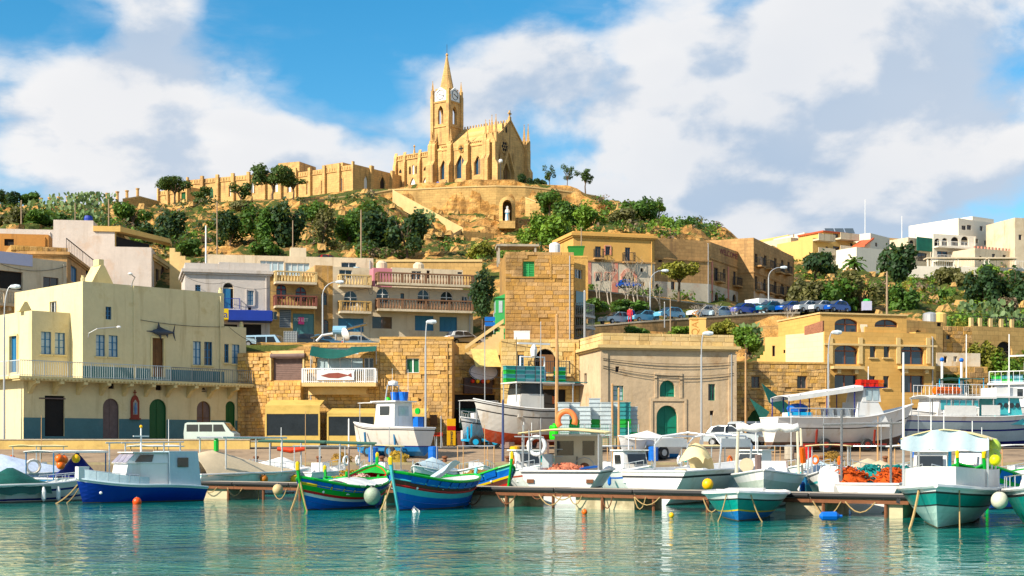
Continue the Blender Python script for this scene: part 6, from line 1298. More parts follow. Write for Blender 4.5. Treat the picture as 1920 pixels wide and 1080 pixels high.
class Boat:
 def __init__(s, name, label, bow, stern, B, zb, zm, zs, bands, style='motor', keel=.35, z0=0.0, floor=.35, rake=.35, group='moored boats', inner=None, gun=None, gr=.045, cat='boat', deck=None, L=None):
  b = Vector((XX(bow[0], bow[1]), bow[1], 0)); a = Vector((XX(stern[0], stern[1]), stern[1], 0)); d = b-a
  if L: mid = (a+b)/2; d = d.normalized()*L
  else: mid = (a+b)/2
  s.L = L = d.length; s.B = B; s.zb, s.zm, s.zs, s.k, s.style, s.rake = zb, zm, zs, keel, style, rake
  s.r = thing(name, label, cat, (mid.x, mid.y, z0), math.atan2(d.y, d.x), group); s.z0 = z0
  n = 18; ms = []; mb = MB(); rows = []
  for (v0, v1, m) in bands:
   if m not in ms: ms.append(m)
   k = max(1, int((v1-v0)/.12)); rows += [(v0+(v1-v0)*i/k, ms.index(m)) for i in range(k)]
  vs = [q[0] for q in rows]+[1.0]; nr = len(vs)
  ts = [i/n for i in range(n+1)]
  for sd in (1, -1):
   g = [s.pt(t, v, sd) for t in ts for v in vs]
   for i in range(n):
    for j in range(nr-1):
     q = (i*nr+j, (i+1)*nr+j, (i+1)*nr+j+1, i*nr+j+1); mb.add([g[x] for x in q], [(0,1,2,3) if sd == -1 else (3,2,1,0)], rows[j][1])
  if style == 'motor':
   for j in range(nr-1): mb.add([s.pt(0, vs[j], 1), s.pt(0, vs[j], -1), s.pt(0, vs[j+1], -1), s.pt(0, vs[j+1], 1)], [(3,2,1,0)], rows[j][1])
  s.hull = mb.build('hull', ms, s.r, smooth=False)
  # inside of the bulwark and floor
  mb = MB(); fl = floor
  def fpt(t, sd):
   top, bot = s.pt(t,1,sd), s.pt(t,0,sd); v = min(max((fl-bot.z)/max(top.z-bot.z, .01), .05), .93); q = s.pt(t, v, sd)
   return Vector((q.x*.97, q.y*.8, q.z))
  for i in range(n):
   for sd in (1, -1):
    p, q = s.pt(ts[i], 1, sd), s.pt(ts[i+1], 1, sd); ip = Vector((p.x*.985, p.y*.94, p.z)); iq = Vector((q.x*.985, q.y*.94, q.z)); fp = fpt(ts[i], sd); fq = fpt(ts[i+1], sd)
    mb.add([p, q, iq, ip], [(0,1,2,3) if sd == 1 else (3,2,1,0)]); mb.add([ip, iq, fq, fp], [(0,1,2,3) if sd == 1 else (3,2,1,0)])
   mb.add([fpt(ts[i],1), fpt(ts[i+1],1), fpt(ts[i+1],-1), fpt(ts[i],-1)], [(3,2,1,0)])
  if style == 'motor':
   a = s.pt(0,1,1); mb.add([(a.x,a.y,a.z),(a.x,-a.y,a.z),(a.x*.97,-a.y*.9,a.z),(a.x*.97,a.y*.9,a.z)],[(0,1,2,3)]); q = fpt(0,1); mb.add([(a.x*.97,a.y*.9,a.z),(a.x*.97,-a.y*.9,a.z),(q.x,-q.y,q.z),(q.x,q.y,q.z)],[(0,1,2,3)])
  mb.build('deck', inner or HW, s.r)
  mb = MB(); gp = [s.pt(t,1,1)+Vector((0,.01,.01)) for t in ts]+[s.pt(t,1,-1)+Vector((0,-.01,.01)) for t in ts[::-1]]
  if style == 'motor': gp = gp+[gp[0]]
  mb.tube(gp, gr, 6); mb.build('gunwale', gun or HW, s.r)
  if deck: s.foredeck(deck)
  if z0 == 0:                              # weed and scum along the waterline
   for sd in (1, -1):
    w = []
    for t in ts: a, b3 = s.pt(t,0,sd), s.pt(t,1,sd); w.append(s.pt(t, min(max((.03-a.z)/(b3.z-a.z), 0), 1), sd))
    MB().tube(w, .022, 4).build('waterline_weed', mat('weed', (.05,.055,.025), .9, .4, 5), s.r)
 def half(s, t):
  if s.style == 'luzzu': return s.B/2*max(0, 1-abs(2*t-1)**2.5)**.75
  return s.B/2*(.86+.14*min(t/.35, 1))*max(0, 1-max(0, (t-.35)/.65)**2.5)**.9
 def sheer(s, t):
  e = 2*t-1; return s.zm+((s.zb-s.zm)*e**2.0 if e > 0 else (s.zs-s.zm)*(-e)**2.0)
 def pt(s, t, v, sd):
  sh = s.sheer(t); e = max(0, (t-.55)/.45); kz = -s.k+(s.k*.75 if s.style == 'luzzu' else s.k*.35)*e**3
  if s.style == 'luzzu': es = max(0, (.45-t)/.45); kz += s.k*.75*es**3
  else: es = 0
  p = .42+.5*max(e, es)+(.12 if s.style == 'motor' else 0); y = s.half(t)*(max(v,0)**p*.90+.10*v); z = kz+(sh-kz)*v
  x = -s.L/2+s.L*t+(e**2-es**2)*s.rake*(v-.4)
  return Vector((x, y*sd, z))
 def foredeck(s, m, t0=.62, rise=.12, drop=.04):
  mb = MB(); n = 6
  for i in range(n):
   ta, tb = t0+(1-t0)*i/n*.99, t0+(1-t0)*(i+1)/n*.99; a, b = s.pt(ta,1,1), s.pt(tb,1,1)
   for sd in (1,-1):
    q = [Vector((a.x,a.y*sd*.97,a.z-drop)), Vector((b.x,b.y*sd*.97,b.z-drop)), Vector((b.x,0,b.z-drop+rise*b.y)), Vector((a.x,0,a.z-drop+rise*a.y*1.0))]; mb.add(q, [(0,1,2,3) if sd == -1 else (3,2,1,0)])
  mb.build('foredeck', m, s.r)
 def part(s, name, m, mb, smooth=False): return mb.build(name, m, s.r, smooth=smooth)
 def box(s, name, m, x0, x1, w, z0, z1, taper=0.0, rf=0.0, rb=0.0, y=0.0):
  """cabin-like box: top narrower by taper, front raked by rf, back by rb"""
  w2 = w-taper; mb = MB(); mb.add([(x0,y-w,z0),(x1,y-w,z0),(x1,y+w,z0),(x0,y+w,z0),(x0+rb,y-w2,z1),(x1-rf,y-w2,z1),(x1-rf,y+w2,z1),(x0+rb,y+w2,z1)], [(3,2,1,0),(4,5,6,7),(0,1,5,4),(1,2,6,5),(2,3,7,6),(3,0,4,7)])
  return mb.build(name, m, s.r)
 def canopy(s, name, m, x0, x1, w, z, sag=.12, rise=.15, edge=.0, th=.03, tilt=0.0):
  mb = MB(); mb.grid(lambda a, b: (x0+(x1-x0)*a, -w+2*w*b, z+tilt*a+rise*math.sin(math.pi*b)-sag*math.sin(math.pi*a*2)**2*.5), 10, 6, thick=(0,0,-th))
  if edge:
   for sd in (-1,1): mb.grid(lambda a, b: (x0+(x1-x0)*a, sd*(w+.01+.02*math.sin(a*25)), z+tilt*a-edge*b), 12, 1, thick=(0,.01*sd,0))
  return mb.build(name, m, s.r, smooth=True)
 def posts(s, pts, r=.025, m=None, name='post'):
  for p, q in pts: MB().tube([p, q], r, 6).build(name, m or STEEL, s.r)
 def px(s, px, py, d): return loc(s.r, px, py, d)
 def rail(s, t0, t1, h, m=None, n=5, name='bow_rail'):
  mb = MB()
  for sd in (1,-1):
   pts = [s.pt(t0+(t1-t0)*i/n, 1, sd)*1 for i in range(n+1)]; up = [p+Vector((0,-.04*sd,h)) for p in pts]; mb.tube(up, .018, 5)
   for p, q in zip(pts, up): mb.tube([p+Vector((0,-.04*sd,0)), q], .015, 5)
  mb.build(name, m or STEEL, s.r)
 def tarp(s, name, m, t0, t1, ridge, drop=.15, peak=None, n=10, over=.06):
  """cloth thrown over a ridge line and hanging past the gunwales"""
  rng = random.Random(int(s.L*100)); mb = MB(); k = 8; nn = n
  def fn(a, b):
   t = t0+(t1-t0)*a; e = s.pt(t,1,1); bb = abs(2*b-1); sd = 1 if b > .5 else -1
   h = ridge*(1-.25*abs(2*a-1)**3) if peak is None else ridge*max(.1, 1-abs(a-peak)/max(peak,1-peak)*.92)
   y = (e.y+over)*min(1, bb*1.12)*sd; z = e.z+h*(1-min(1,bb*1.12)**1.4)+.05*math.sin(a*17+b*9)*(bb)-(drop*max(0, bb*1.12-1)/.12)
   return (e.x, y, z)
  mb.grid(fn, nn, k, thick=(0,0,-.02)); return mb.build(name, m, s.r, smooth=True)
 def mast(s, x, y, z0, z1, r=.03, m=None, name='mast'): return MB().tube([(x,y,z0),(x,y,z1)], [r, r*.7], 6).build(name, m or WHITE, s.r)
 def win_side(s, x0, x1, w, z0, z1, sd, m=None, tilt=0.0, name='window'):
  y = sd*(w+.008); mb = MB(); mb.poly([(x0,y,z0),(x1,y,z0),(x1-tilt,y,z1),(x0-tilt*.3,y,z1)], (0,.02*sd,0)); return mb.build(name, m or GLASS, s.r)
 def win_end(s, x, y0, y1, z0, z1, m=None, name='window', slope=0.0, sg=1):
  mb = MB(); mb.poly([(x,y0,z0),(x,y1,z0),(x-slope,y1,z1),(x-slope,y0,z1)], (.02*sg,0,0)); return mb.build(name, m or GLASS, s.r)
 def line(s, p, q, m=None, r=.02, sag=.1, name='mooring_rope'):
  p, q = Vector(p), Vector(q); return MB().tube([p.lerp(q, t/6)-Vector((0,0,sag*4*(t/6)*(1-t/6))) for t in range(7)], r, 5).build(name, m or ROPE, s.r)
def heap(name, label, c, size, m, seed, cat='fishing net', n=16, group='fishing nets'):
 """lumpy pile of net with loose loops"""
 rng = random.Random(seed); t = thing(name, label, cat, c, rng.random()*3, group)
 sx, sy, sz = size
 nz = [[rng.random() for _ in range(n)] for _ in range(n)]
 def fn(a, b):
  x, y = 2*a-1, 2*b-1; rr = min(1, math.hypot(x, y)); i, j = min(int(a*(n-1)), n-1), min(int(b*(n-1)), n-1)
  return (x*sx*(1-.25*abs(y)), y*sy*(1-.25*abs(x)), sz*max(0, (1-rr**2.2))*(.7+.6*nz[i][j]))
 MB().grid(fn, n-1, n-1).build('pile', m, t, smooth=True)
 mb = MB()
 for k in range(26):
  a = rng.random()*6.28; rr = rng.random()**.5*.85; x, y = rr*sx*math.cos(a), rr*sy*math.sin(a); z = sz*(1-rr**2.2)*1.05; q = rng.uniform(.12,.3)
  mb.tube([(x+q*math.cos(u*.7+a), y+q*math.sin(u*.7+a)*.6, z+.05*math.sin(u*2)+.02) for u in range(9)], .022, 4)
 mb.build('loose_line', m, t); return t
def buoy(label, c, r, m, cat='buoy', name='buoy', eye=True, group='buoys'):
 t = thing(name, label, cat, c, 0, group); MB().ball((0,0,0), r, 0, 14, 10, 1.05).build('float', m, t, smooth=True)
 if eye: MB().lathe([(r*.28,r*.98),(r*.2,r*1.2),(r*.1,r*1.25)], 8).build('neck', HBLK, t)
 return t
LB = lambda bot, stripe, low, mid2, up, top: [(0,.42,bot),(.42,.55,stripe),(.55,.60,low),(.60,.70,mid2),(.70,.74,up),(.74,1,top)]
def luzzu(label, bow, stern, B, zb, zm, zs, bands, post, inner, gun, cover=None, panels=None, ptop=HY2, L=None, group='painted wooden luzzu boats', rub=None):
 s = Boat('luzzu', label, bow, stern, B, zb, zm, zs, bands, 'luzzu', .3, 0, .25, .45, group, inner, gun, .055, L=L)
 for t, h in ((1, .55), (0, .28)):
  p = s.pt(t, 1, 1); q = s.pt(t, 0, 1); sg = 1 if t else -1
  stem = MB(); pts = [s.pt(t, v, 1)+Vector((.04*sg,0,0)) for v in (0,.25,.5,.75,1)]+[p+Vector((.10*sg,0,h*.6)), p+Vector((.12*sg,0,h))]
  stem.tube(pts, [.05,.055,.06,.06,.065,.075,.05], 6); stem.build('stem_post', post, s.r)
  if t: MB().lathe([(.075,0),(.08,.25),(.03,.32)], 6, p+Vector((.11,0,h-.3))).build('post_tip', ptop, s.r)
 # raised washboard panels along the sheer
 if panels:
  for sd in (1,-1):
   for i in range(9):
    t0, t1 = .06+i*.098, .06+i*.098+.083
    a, b = s.pt(t0,1,sd), s.pt(t1,1,sd); n = Vector((0,.03*sd,0)); dn = Vector((0,0,.26))
    a2, b2 = s.pt(t0,.80,sd), s.pt(t1,.80,sd)
    MB().poly([a2+n, b2+n, b+n-Vector((0,0,.05)), a+n-Vector((0,0,.05))], (0,.012*sd,0)).build('wash_panel', panels, s.r)
 for v, m, r in (rub or ()):
  for sd in (1,-1): MB().tube([s.pt(i/14, v, sd)+Vector((0,.02*sd,0)) for i in range(15)], r, 5).build('rubbing_strake', m, s.r)
 s.foredeck(gun, .80, .1)
 for x in (-.9, .1, .9): 
  t = .5+x/s.L; w = s.half(t)*.84; MB().box(x-.13, -w, s.sheer(t)-.32, x+.13, w, s.sheer(t)-.27).build('thwart', inner, s.r)
 for sd in (1,-1):
  p = s.pt(.88, .70, sd); MB().ball((p.x, p.y+.01*sd, p.z), .05, 0, 8, 5).build('painted_eye', WHITE, s.r)
 return s
def waterfront():
 # ---- left group
 s = Boat('motorboat', 'white motorboat with navy stripes under a dark green cover at far left', (160,62), (-60,58.5), 1.9, .95, .75, .7, [(0,.4,HWD),(.4,.47,CANBL),(.47,.72,HW),(.72,.8,CANBL),(.8,1,HW)], gun=HW)
 s.tarp('cover', DKGREEN, .12, .62, .75, .35, .45); s.rail(.66, .97, .32)
 for x in (.2,.9): MB().lathe([(.03,-.3),(.09,-.2),(.1,.1),(.04,.3)], 8, (x, -s.half(.5+x/s.L)-.1, .35)).build('fender', HW, s.r)
 s.line(s.pt(1,.9,1), (s.L/2+.3,-.9,-.05)); s.line(s.pt(.9,.9,-1), (s.L/2-.6,-1.6,-.05))
 s = Boat('dinghy', 'small turquoise wooden dinghy between the white motorboat and blue cabin boat', (84,60.5), (168,63.5), 1.35, .75, .6, .6, [(0,.7,HTQ),(.7,.74,CANLB),(.74,1,HTQ)], inner=HTQ, gun=HTQ)
 s = Boat('cabin_boat', 'cobalt blue cabin boat with white canvas wheelhouse moored at the left', (152,58.6), (371,62), 2.1, 1.02, .72, .58, [(0,.12,HO),(.12,.92,HB),(.92,1,HW)], gun=CANLB, floor=.5)
 # canvas dodger on the bow
 mb = MB()
 for sd in (1,-1): mb.grid(lambda a, b: (s.pt(.52+.47*a,1,sd)+Vector((0,-.03*sd,.02+.42*b*(1-.25*(1-a))))), 8, 2, thick=(0,-.015*sd,0))
 s.part('bow_dodger', CANLB, mb); MB().box(s.L/2-.28,-.16,.98,s.L/2+.18,.16,1.5).build('white_bow_cloth', CANV, s.r)
 s.box('cabin', HW, -.9, 1.1, .66, .6, 1.62, .0, .2, 0); s.box('wheelhouse_top', HW, -.9, 1.0, .70, 1.622, 2.05, .1, .42, 0)
 for k in range(3): s.win_end(1.0-.02, -.68+k*.47, -.68+k*.47+.41, 1.66, 2.0, mat('curtained_pane',(.28,.26,.32),.2,.3,4), slope=.36)
 for sd in (1,-1): s.win_side(-.15, .62, .68, 1.68, 1.98, sd, None, .25)
 s.box('roof', HW, -1.0, .72, .72, 2.052, 2.1)
 s.box('canvas_shelter', CANLB, -2.35, -.905, .84, .58, 2.12, .1, 0, .12); s.win_side(-1.75,-1.25,.80,1.45,1.85,-1, mat('yellow_plastic_pane',(.35,.28,.1),.2)); s.win_side(-1.75,-1.25,.80,1.45,1.85,1)
 for x, sd in ((s.L/2-.75,-1),(s.L/2-.75,1)): p = s.pt(.86,.62,sd); MB().ball((p.x,p.y+.0*sd,p.z),.07,0,8,5).build('hawse_hole', WHITE, s.r)
 s.mast(.1,.2,2.1,3.1,.04,WHITE,'mast'); MB().beam((-.25,.2,2.75),(.45,.2,2.75),.05).build('crosstree', WHITE, s.r); MB().ball((.1,.2,3.15),.07,0,8,5).build('lamp', BUOYY, s.r)
 s.line(s.pt(1,.8,1), (s.L/2+.75,-.9,-.05), r=.03); s.line(s.pt(.97,.8,-1), (s.L/2+.15,-1.2,-.05)); s.rail(.6,.96,.42,STEEL)
 # boats in the left background
 s = Boat('covered_boat', 'long white boat under a striped blue and white cover at far left', (150,72), (-70,69), 2.4, 1.2, 1.0, 1.0, [(0,.8,HW),(.8,1,HWD)]); s.tarp('cover', mat('striped_cover',(.52,.60,.74),.7,.3,1.2), .05, .95, .95, .15, .3)
 MB().tube([(.2+.32*math.cos(a*.52),-1.25,1.35+.32*math.sin(a*.52)) for a in range(12)], .07, 6, closed=True).build('wheel_fender', HWD, s.r)
 s = Boat('tented_boat', 'boat with a dark blue tent and flat white awning behind the turquoise dinghy', (190,71), (82,67.5), 2.0, .95, .8, .8, [(0,.8,HW),(.8,1,BLUEF)]); s.tarp('tent', CANBL, .28, .85, 1.25, .1, .5)
 s.canopy('awning', CANV, -2.3, 1.4, .9, 2.1, .05, .05, .08); s.posts([((x,y,.6),(x,y,2.1)) for x in (-2.2,1.3) for y in (-.85,.85)], .035, BLUEF)
 for i, (x, y, z, m) in enumerate(((-2.0,-1.0,1.75,BUOYO),(-1.75,-1.05,1.7,BUOYO),(-1.95,-1.05,1.45,BUOYO),(-.9,-1.0,1.75,BUOYY))):
  buoy(('upper orange ball','right orange ball','lower orange ball','single yellow ball')[i]+' buoy hanging under the white awning at left', M4(s.r) @ Vector((x,y,z)), .2, m)
 s = Boat('open_boat', 'small white boat with a pipe frame behind the blue cabin boat', (330,72.5), (205,70), 2.0, .95, .8, .8, [(0,.8,HW),(.8,1,HTQ)]); s.posts([((-1.4,y,.7),(-1.4,y,2.5)) for y in (-.8,.8)]+[((1.6,y,.7),(1.6,y,2.5)) for y in (-.8,.8)]+[((-1.6,y,2.5),(1.8,y,2.55)) for y in (-.8,.8)], .04, STEEL, 'frame_tube'); s.box('console', HW, -.4,.3,.4,.4,1.5)
 s = Boat('covered_boat', 'white boat under a peaked beige cover beside the pier', (575,73), (352,67.5), 2.5, 1.25, 1.05, 1.0, [(0,.62,HW),(.62,.66,HY2),(.66,.95,HW),(.95,1,HTQ)]); s.tarp('cover', CANB, .04, .80, 1.15, .06, .18)
 s.posts([((-2.2,y,.9),(-2.2,y,2.75)) for y in (-1,1)]+[((1.2,y,.9),(1.2,y,2.75)) for y in (-1,1)]+[((-2.4,y,2.75),(1.5,y,2.75)) for y in (-1,1)]+[((-2.2,-1,2.75),(-2.2,1,2.75)),((1.2,-1,2.75),(1.2,1,2.75))], .045, STEEL, 'frame_tube'); MB().lathe([(.12,0),(.12,.5),(.08,.6)],8,(-2.0,0,2.1)).build('green_bottle', HG, s.r)
 buoy('brown orange buoy hanging on the beige covered boat', M4(s.r) @ Vector((-.2,-1.35,.75)), .2, mat('buoy_brown',(.4,.14,.02),.5)); buoy('yellow fender buoy at the bow of the beige covered boat', M4(s.r) @ Vector((2.0,-1.0,.7)), .22, BUOYY)
 # ---- painted luzzu boats
 s = luzzu('blue luzzu with yellow, green and red stripes, second from the cabin boat', (570,52), (718,56.5), 2.05, 1.22, .80, 1.1, [(0,.05,HO),(.05,.50,HLB),(.50,.60,HW),(.60,.66,HR),(.66,.80,HG),(.80,.86,HY2),(.86,1,HLB)], HG, HW, HG, panels=HLB, rub=((.86,HY2,.03),(.6,HR,.02),(.2,HLB,.012),(.36,HLB,.012)))
 s.tarp('cover', HW, .30, .62, .35, -.05); s.line(s.pt(1,.9,1), (s.L/2+.35,-.35,-.05), r=.04); s.line(s.pt(1,1,1), (s.L/2+.2,.3,-.05), r=.03)
 MB().tube([(-.1,.1,.6),(-.1,.1,2.3)], .03, 6).build('pole', WOODG, s.r)
 s = luzzu('blue luzzu with dark brown and turquoise bands and a folded white sheet', (743,51.7), (884,56.6), 2.3, 1.42, 1.0, 1.2, [(0,.04,HTQ),(.04,.52,HLB),(.52,.56,HTQ),(.56,.66,HTQ),(.66,.70,HR),(.70,.82,HBR),(.82,.86,HSKY),(.86,1,HLB)], HTQ, HW, HG, panels=HLB, rub=((.7,HR,.025),(.84,HTQ,.025),(.2,HLB,.012),(.36,HLB,.012)))
 MB().grid(lambda a, b: (-.9+1.5*a, -.55+1.1*b, .95+.75*b*(1-a*.35)+.15*math.sin(a*5)), 8, 5, thick=(0,0,.03)).build('folded_sheet', CANLB, s.r, smooth=True); MB().lathe([(.04,-.4),(.14,-.3),(.15,.2),(.05,.4)],10,(-.9,-1.22,.45)).build('fender', CANLB, s.r); MB().ball((.3,-.9,1.15),.07,0,8,5).build('red_float', HR, s.r)
 s.line(s.pt(1,.85,1), (s.L/2+.5,-.4,-.05), r=.03)
 s = luzzu('green and red luzzu prow showing between the two striped luzzus', (703,64), (655,60.2), 1.9, 1.5, .95, 1.0, [(0,.5,HLB),(.5,.7,HW),(.7,.8,HR),(.8,1,HG)], HG, HR, HG); heap('net_pile', 'pinkish net heap inside the green and red luzzu', M4(s.r) @ Vector((-.3,0,.5)), (1.0,.6,.55), mat('pink_net',(.6,.38,.33),.9,.4,6,bump=.9,bscale=14), 5)
 s = luzzu('blue, yellow and brown luzzu loaded with brown nets behind the pier', (952,61.5), (842,66.5), 2.1, 1.55, .85, .95, [(0,.45,HBR),(.45,.52,HR),(.52,.66,HBR),(.66,.72,HY2),(.72,.9,HLB),(.9,1,HTQ)], HG, HSKY, HG, panels=HLB); heap('net_pile', 'brown net heap filling the luzzu behind the pier', M4(s.r) @ Vector((.2,0,.6)), (1.3,.75,.6), NETB, 6); buoy('orange brown buoy on the side of the net loaded luzzu', M4(s.r) @ Vector((1.0,-1.15,.55)), .2, mat('buoy_rust',(.45,.16,.04),.5))
 s = luzzu('small blue dinghy with green rim and coiled net beside the striped luzzu', (618,66), (700,63.5), 1.6, .9, .75, .8, [(0,.6,HLB),(.6,.8,HLB),(.8,1,HG)], HG, HLB, HG); heap('net_pile', 'golden coiled net in the small blue dinghy', M4(s.r) @ Vector((0,0,.5)), (1.0,.5,.7), mat('gold_net',(.5,.3,.06),.95,.4,6,bump=.9,bscale=14), 8)
 # ---- white working boats behind the pier
 s = Boat('fishing_boat', 'white fishing boat with beige wheelhouse and cream awning behind the pier', (1092,66), (1050,57.8), 3.75, 1.7, 1.35, 1.32, [(0,.55,HW),(.55,.6,HBLK),(.6,.94,HW),(.94,.97,HBLK),(.97,1,HW)], floor=.75, rake=.6)
 WH = mat('beige_wheelhouse', (.66,.56,.42), .5, .06, 1); w0 = s.px(1103,850,61); x0 = -s.L/2+2.6
 yc = -.35; s.box('wheelhouse', WH, x0, x0+2.3, .92, .75, 2.75, .02, .2, 0, yc); s.box('wheelhouse_roof', HW, x0-.1, x0+2.3, 1.0, 2.753, 2.83, y=yc)
 for (a, b2) in ((.10,.80),(-.78,-.28)): s.win_end(x0-.002, yc+a, yc+b2, 1.95, 2.55, None, sg=-1)
 MB().box(x0-.06,yc-.03,.78,x0-.004,yc-.06,1.9).build('door_seam', IRON, s.r); s.win_side(x0+.4,x0+1.4,.91,1.95,2.5,-1,GLASSP); 
 s.canopy('awning', CANY, x0-2.2, x0+.6, 1.75, 2.88, .12, .14, .1, tilt=.08); s.posts([((x0-2.1,y,1.3),(x0-2.1,y,2.9)) for y in (-1.5,1.6)]+[((x0-1.9,1.6,1.3),(x0-1.9,1.6,3.2))], .03, IRONG)
 MB().tube([(x0-2.2,1.0+.34*math.cos(a*.3927),2.35+.36*math.sin(a*.3927)) for a in range(16)], .085, 8, closed=True).build('white_lifebuoy', WHITE, s.r, smooth=True)
 MB().tube([(x0-.8,-.05+.36*math.cos(a),3.4+.38*math.sin(a)) for a in [(-.7+.36*k) for k in range(13)]], .12, 8).build('orange_horseshoe_buoy', paint('lifebuoy_orange',(.75,.22,.09),.5), s.r, smooth=True)
 MB().lathe([(.02,-.12),(.2,-.12),(.2,.12),(.02,.12)],12,(x0-.4,-.75,1.45),axis='x').build('net_hauler', RUST, s.r); MB().tube([(x0-.45,-.75+.42*math.cos(a*.52),1.45+.42*math.sin(a*.52)) for a in range(12)], .02, 5, closed=True).build('hauler_hoop', IRONG, s.r)
 MB().lathe([(.45,0),(.5,.5),(.46,.52)],14,(x0-1.9,1.15,.95)).build('white_tub', HW, s.r); MB().box(x0-.9,.55,.76,x0-.3,.95,2.0).build('crate_tower', paint('crate_grey2',(.5,.55,.57)), s.r); 
 for k in range(5): MB().beam((x0-.05,yc+.55,1.0+k*.3),(x0-.05,yc+.85,1.0+k*.3),.03).build('ladder_rung', IRONG, s.r)
 for y in (-1.2,1.2): MB().box(-s.L/2-.06,y-.14,.85,-s.L/2-.004,y+.14,1.0).build('stern_bollard', RUST, s.r)
 heap('net_pile', 'pile of red floats and nets on the stern of the beige wheelhouse boat', M4(s.r) @ Vector((x0-1.7,-.1,1.15)), (.7,1.1,.42), mat('pink_orange_floats',(.6,.22,.14),.8,.6,9,bump=.9,bscale=12), 12)
 MB().beam((x0-1.9,-.75,1.42),(x0-1.4,-1.35,1.5),.22,.08).build('blue_tarp_bundle', HLB, s.r)
 s.posts([((x0-2.3,1.3,1.3),(x0-2.3,1.3,3.0)),((x0-2.3,.85,1.3),(x0-2.3,.85,3.0)),((x0-2.3,.7,2.7),(x0-2.3,1.9,2.72))], .025, IRONG, 'gallows')
 s = Boat('open_boat', 'white open boat with arched steel frame and cream covered console', (1415,66.5), (1223,57), 3.3, 1.75, 1.38, 1.32, [(0,.85,HW),(.85,.9,HBLK),(.9,1,HW)], floor=.7, rake=.6)
 s.box('console', HW, -1.6, -.7, .42, .7, 1.35); mb = MB(); mb.grid(lambda a, b: (-1.75+1.25*a, -.55+1.1*b, 1.35+1.05*math.sin(math.pi*min(max(a*.9+.1,0),1))**.6*math.sin(math.pi*(.08+.84*b))**.5+.08*math.sin(a*11+b*7)), 10, 10, thick=(0,0,-.02)); s.part('console_cover', CANY, mb, True); MB().box(-1.75,-.55,.85,-1.70,.55,1.4).build('cover_skirt', CANV, s.r); MB().lathe([(.25,0),(.27,.1),(.2,.14)],10,(-2.1,.3,1.25)).build('seat', CANB, s.r); MB().tube([(-2.1,.3,.7),(-2.1,.3,1.25)],.05,6).build('seat_post', STEEL, s.r)
 for x in (-2.2, 1.2):
  mb = MB(); mb.tube([(x,1.45,1.3),(x+.1,1.5,2.4),(x+.15,1.2,2.75),(x+.15,0,2.9),(x+.15,-1.2,2.75),(x+.1,-1.5,2.4),(x,-1.45,1.3)], .045, 8); s.part('arch_tube', STEEL, mb, True)
 s.posts([((-2.05,y,2.76),(1.35,y,2.76)) for y in (-1.2,1.2)], .04, STEEL, 'arch_tube'); MB().box(-2.1,-1.5,2.3,1.2,-1.47,2.65).build('rolled_screen', CANV, s.r); MB().box(-2.1,1.47,2.3,1.2,1.5,2.65).build('rolled_screen', CANV, s.r)
 lg = MB().box(.9,-1.62,1.15,1.7,-1.58,1.55); 
 for k, (c, z) in enumerate((((.02,.2,.6),1.42),((.55,.1,.4),1.3),((.02,.4,.6),1.18),((.55,.05,.03),1.08))): MB().beam((-.0,-1.66,z),(.55-.05*k,-1.665,z),.01,.07).build('logo_stripe', paint('logo%d'%k,c), s.r)
 buoy('orange ball buoy between the open boat and the teal boat bow', P(1327,908,55.5), .22, BUOYY)
 s = Boat('frame_boat', 'pale green white boat with a white roll on a pipe frame', (1432,53), (1448,60.5), 2.9, 1.45, 1.2, 1.1, [(0,.8,mat('pale_green_hull',(.48,.54,.48),.4,.1,1,streak=(.3,.33,.25),streak_amt=.4)),(.8,1,HW)], floor=.6); s.box('cuddy', HW, -.6, 1.7, .85, .7, 1.75, .15, .6, 0)
 s.posts([((-1.2,y,1.1),(-1.2,y*.95,3.0)) for y in (-1.3,1.3)]+[((1.0,y,1.2),(.6,y*.95,2.95)) for y in (-1.2,1.2)]+[((-1.2,-1.25,3.0),(-1.2,1.25,3.0)),((.6,-1.15,2.95),(.6,1.15,2.95))], .05, mat('cream_tube',(.6,.55,.42),.5), 'frame_tube'); mb = MB(); mb.tube([(.6,-1.2+.24*k,3.05+.04*math.sin(k*2)) for k in range(11)], [.16+.03*math.sin(k*2.5) for k in range(11)], 8); s.part('rolled_awning', CANV, mb, True); MB().tube([(-.3,1.35,1.7),(.0,1.3,2.3)], .12, 8).build('orange_lifejacket', BUOYO, s.r); MB().lathe([(.02,-.06),(.28,-.06),(.28,.06),(.02,.06)],12,(1.6,-.75,1.6),axis='x').build('pulley_wheel', CANB, s.r); s.posts([((1.75,-.3,.9),(1.85,-.3,2.0))], .13, WOODG, 'timber_bitt')
 # ---- right hand boats in front of the pier
 s = Boat('motorboat', 'small teal and blue hulled boat with white rim pointing at the viewer', (1384,44.2), (1408,49.3), 2.75, .92, .80, .78, [(0,.50,HAF),(.50,.54,HY2),(.54,.80,HT),(.80,.84,HBLK),(.84,1,HW)], deck=HW, rake=.5, gun=HW, gr=.06); s.line(s.pt(.93,.95,1), (s.L/2-.2,.75,-.05)); s.line(s.pt(.93,.95,-1), (s.L/2-.1,-.65,-.05)); s.box('hatch', HW, -1.0,.6,.6,.75,.95)
 s = Boat('awning_boat', 'large teal hulled boat with cream awning and canvas sides at the right', (1757,40.2), (1800,48.2), 3.05, 1.22, 1.02, .98, [(0,.08,HO),(.08,.62,mat('aqua_white_hull',(.48,.66,.60),.35,.1,1,streak=(.25,.42,.36),streak_amt=.4)),(.62,.65,HBLK),(.65,.86,HT),(.86,.90,HBLK),(.90,1,HW)], floor=.6, rake=.7, gun=HW, gr=.07, deck=HW)
 mb = MB()
 for sd in (1,-1): mb.grid(lambda a, b: s.pt(.12+.78*a,1,sd)+Vector((0,-.12*sd,.05+.55*b)), 12, 2, thick=(0,-.015*sd,0))
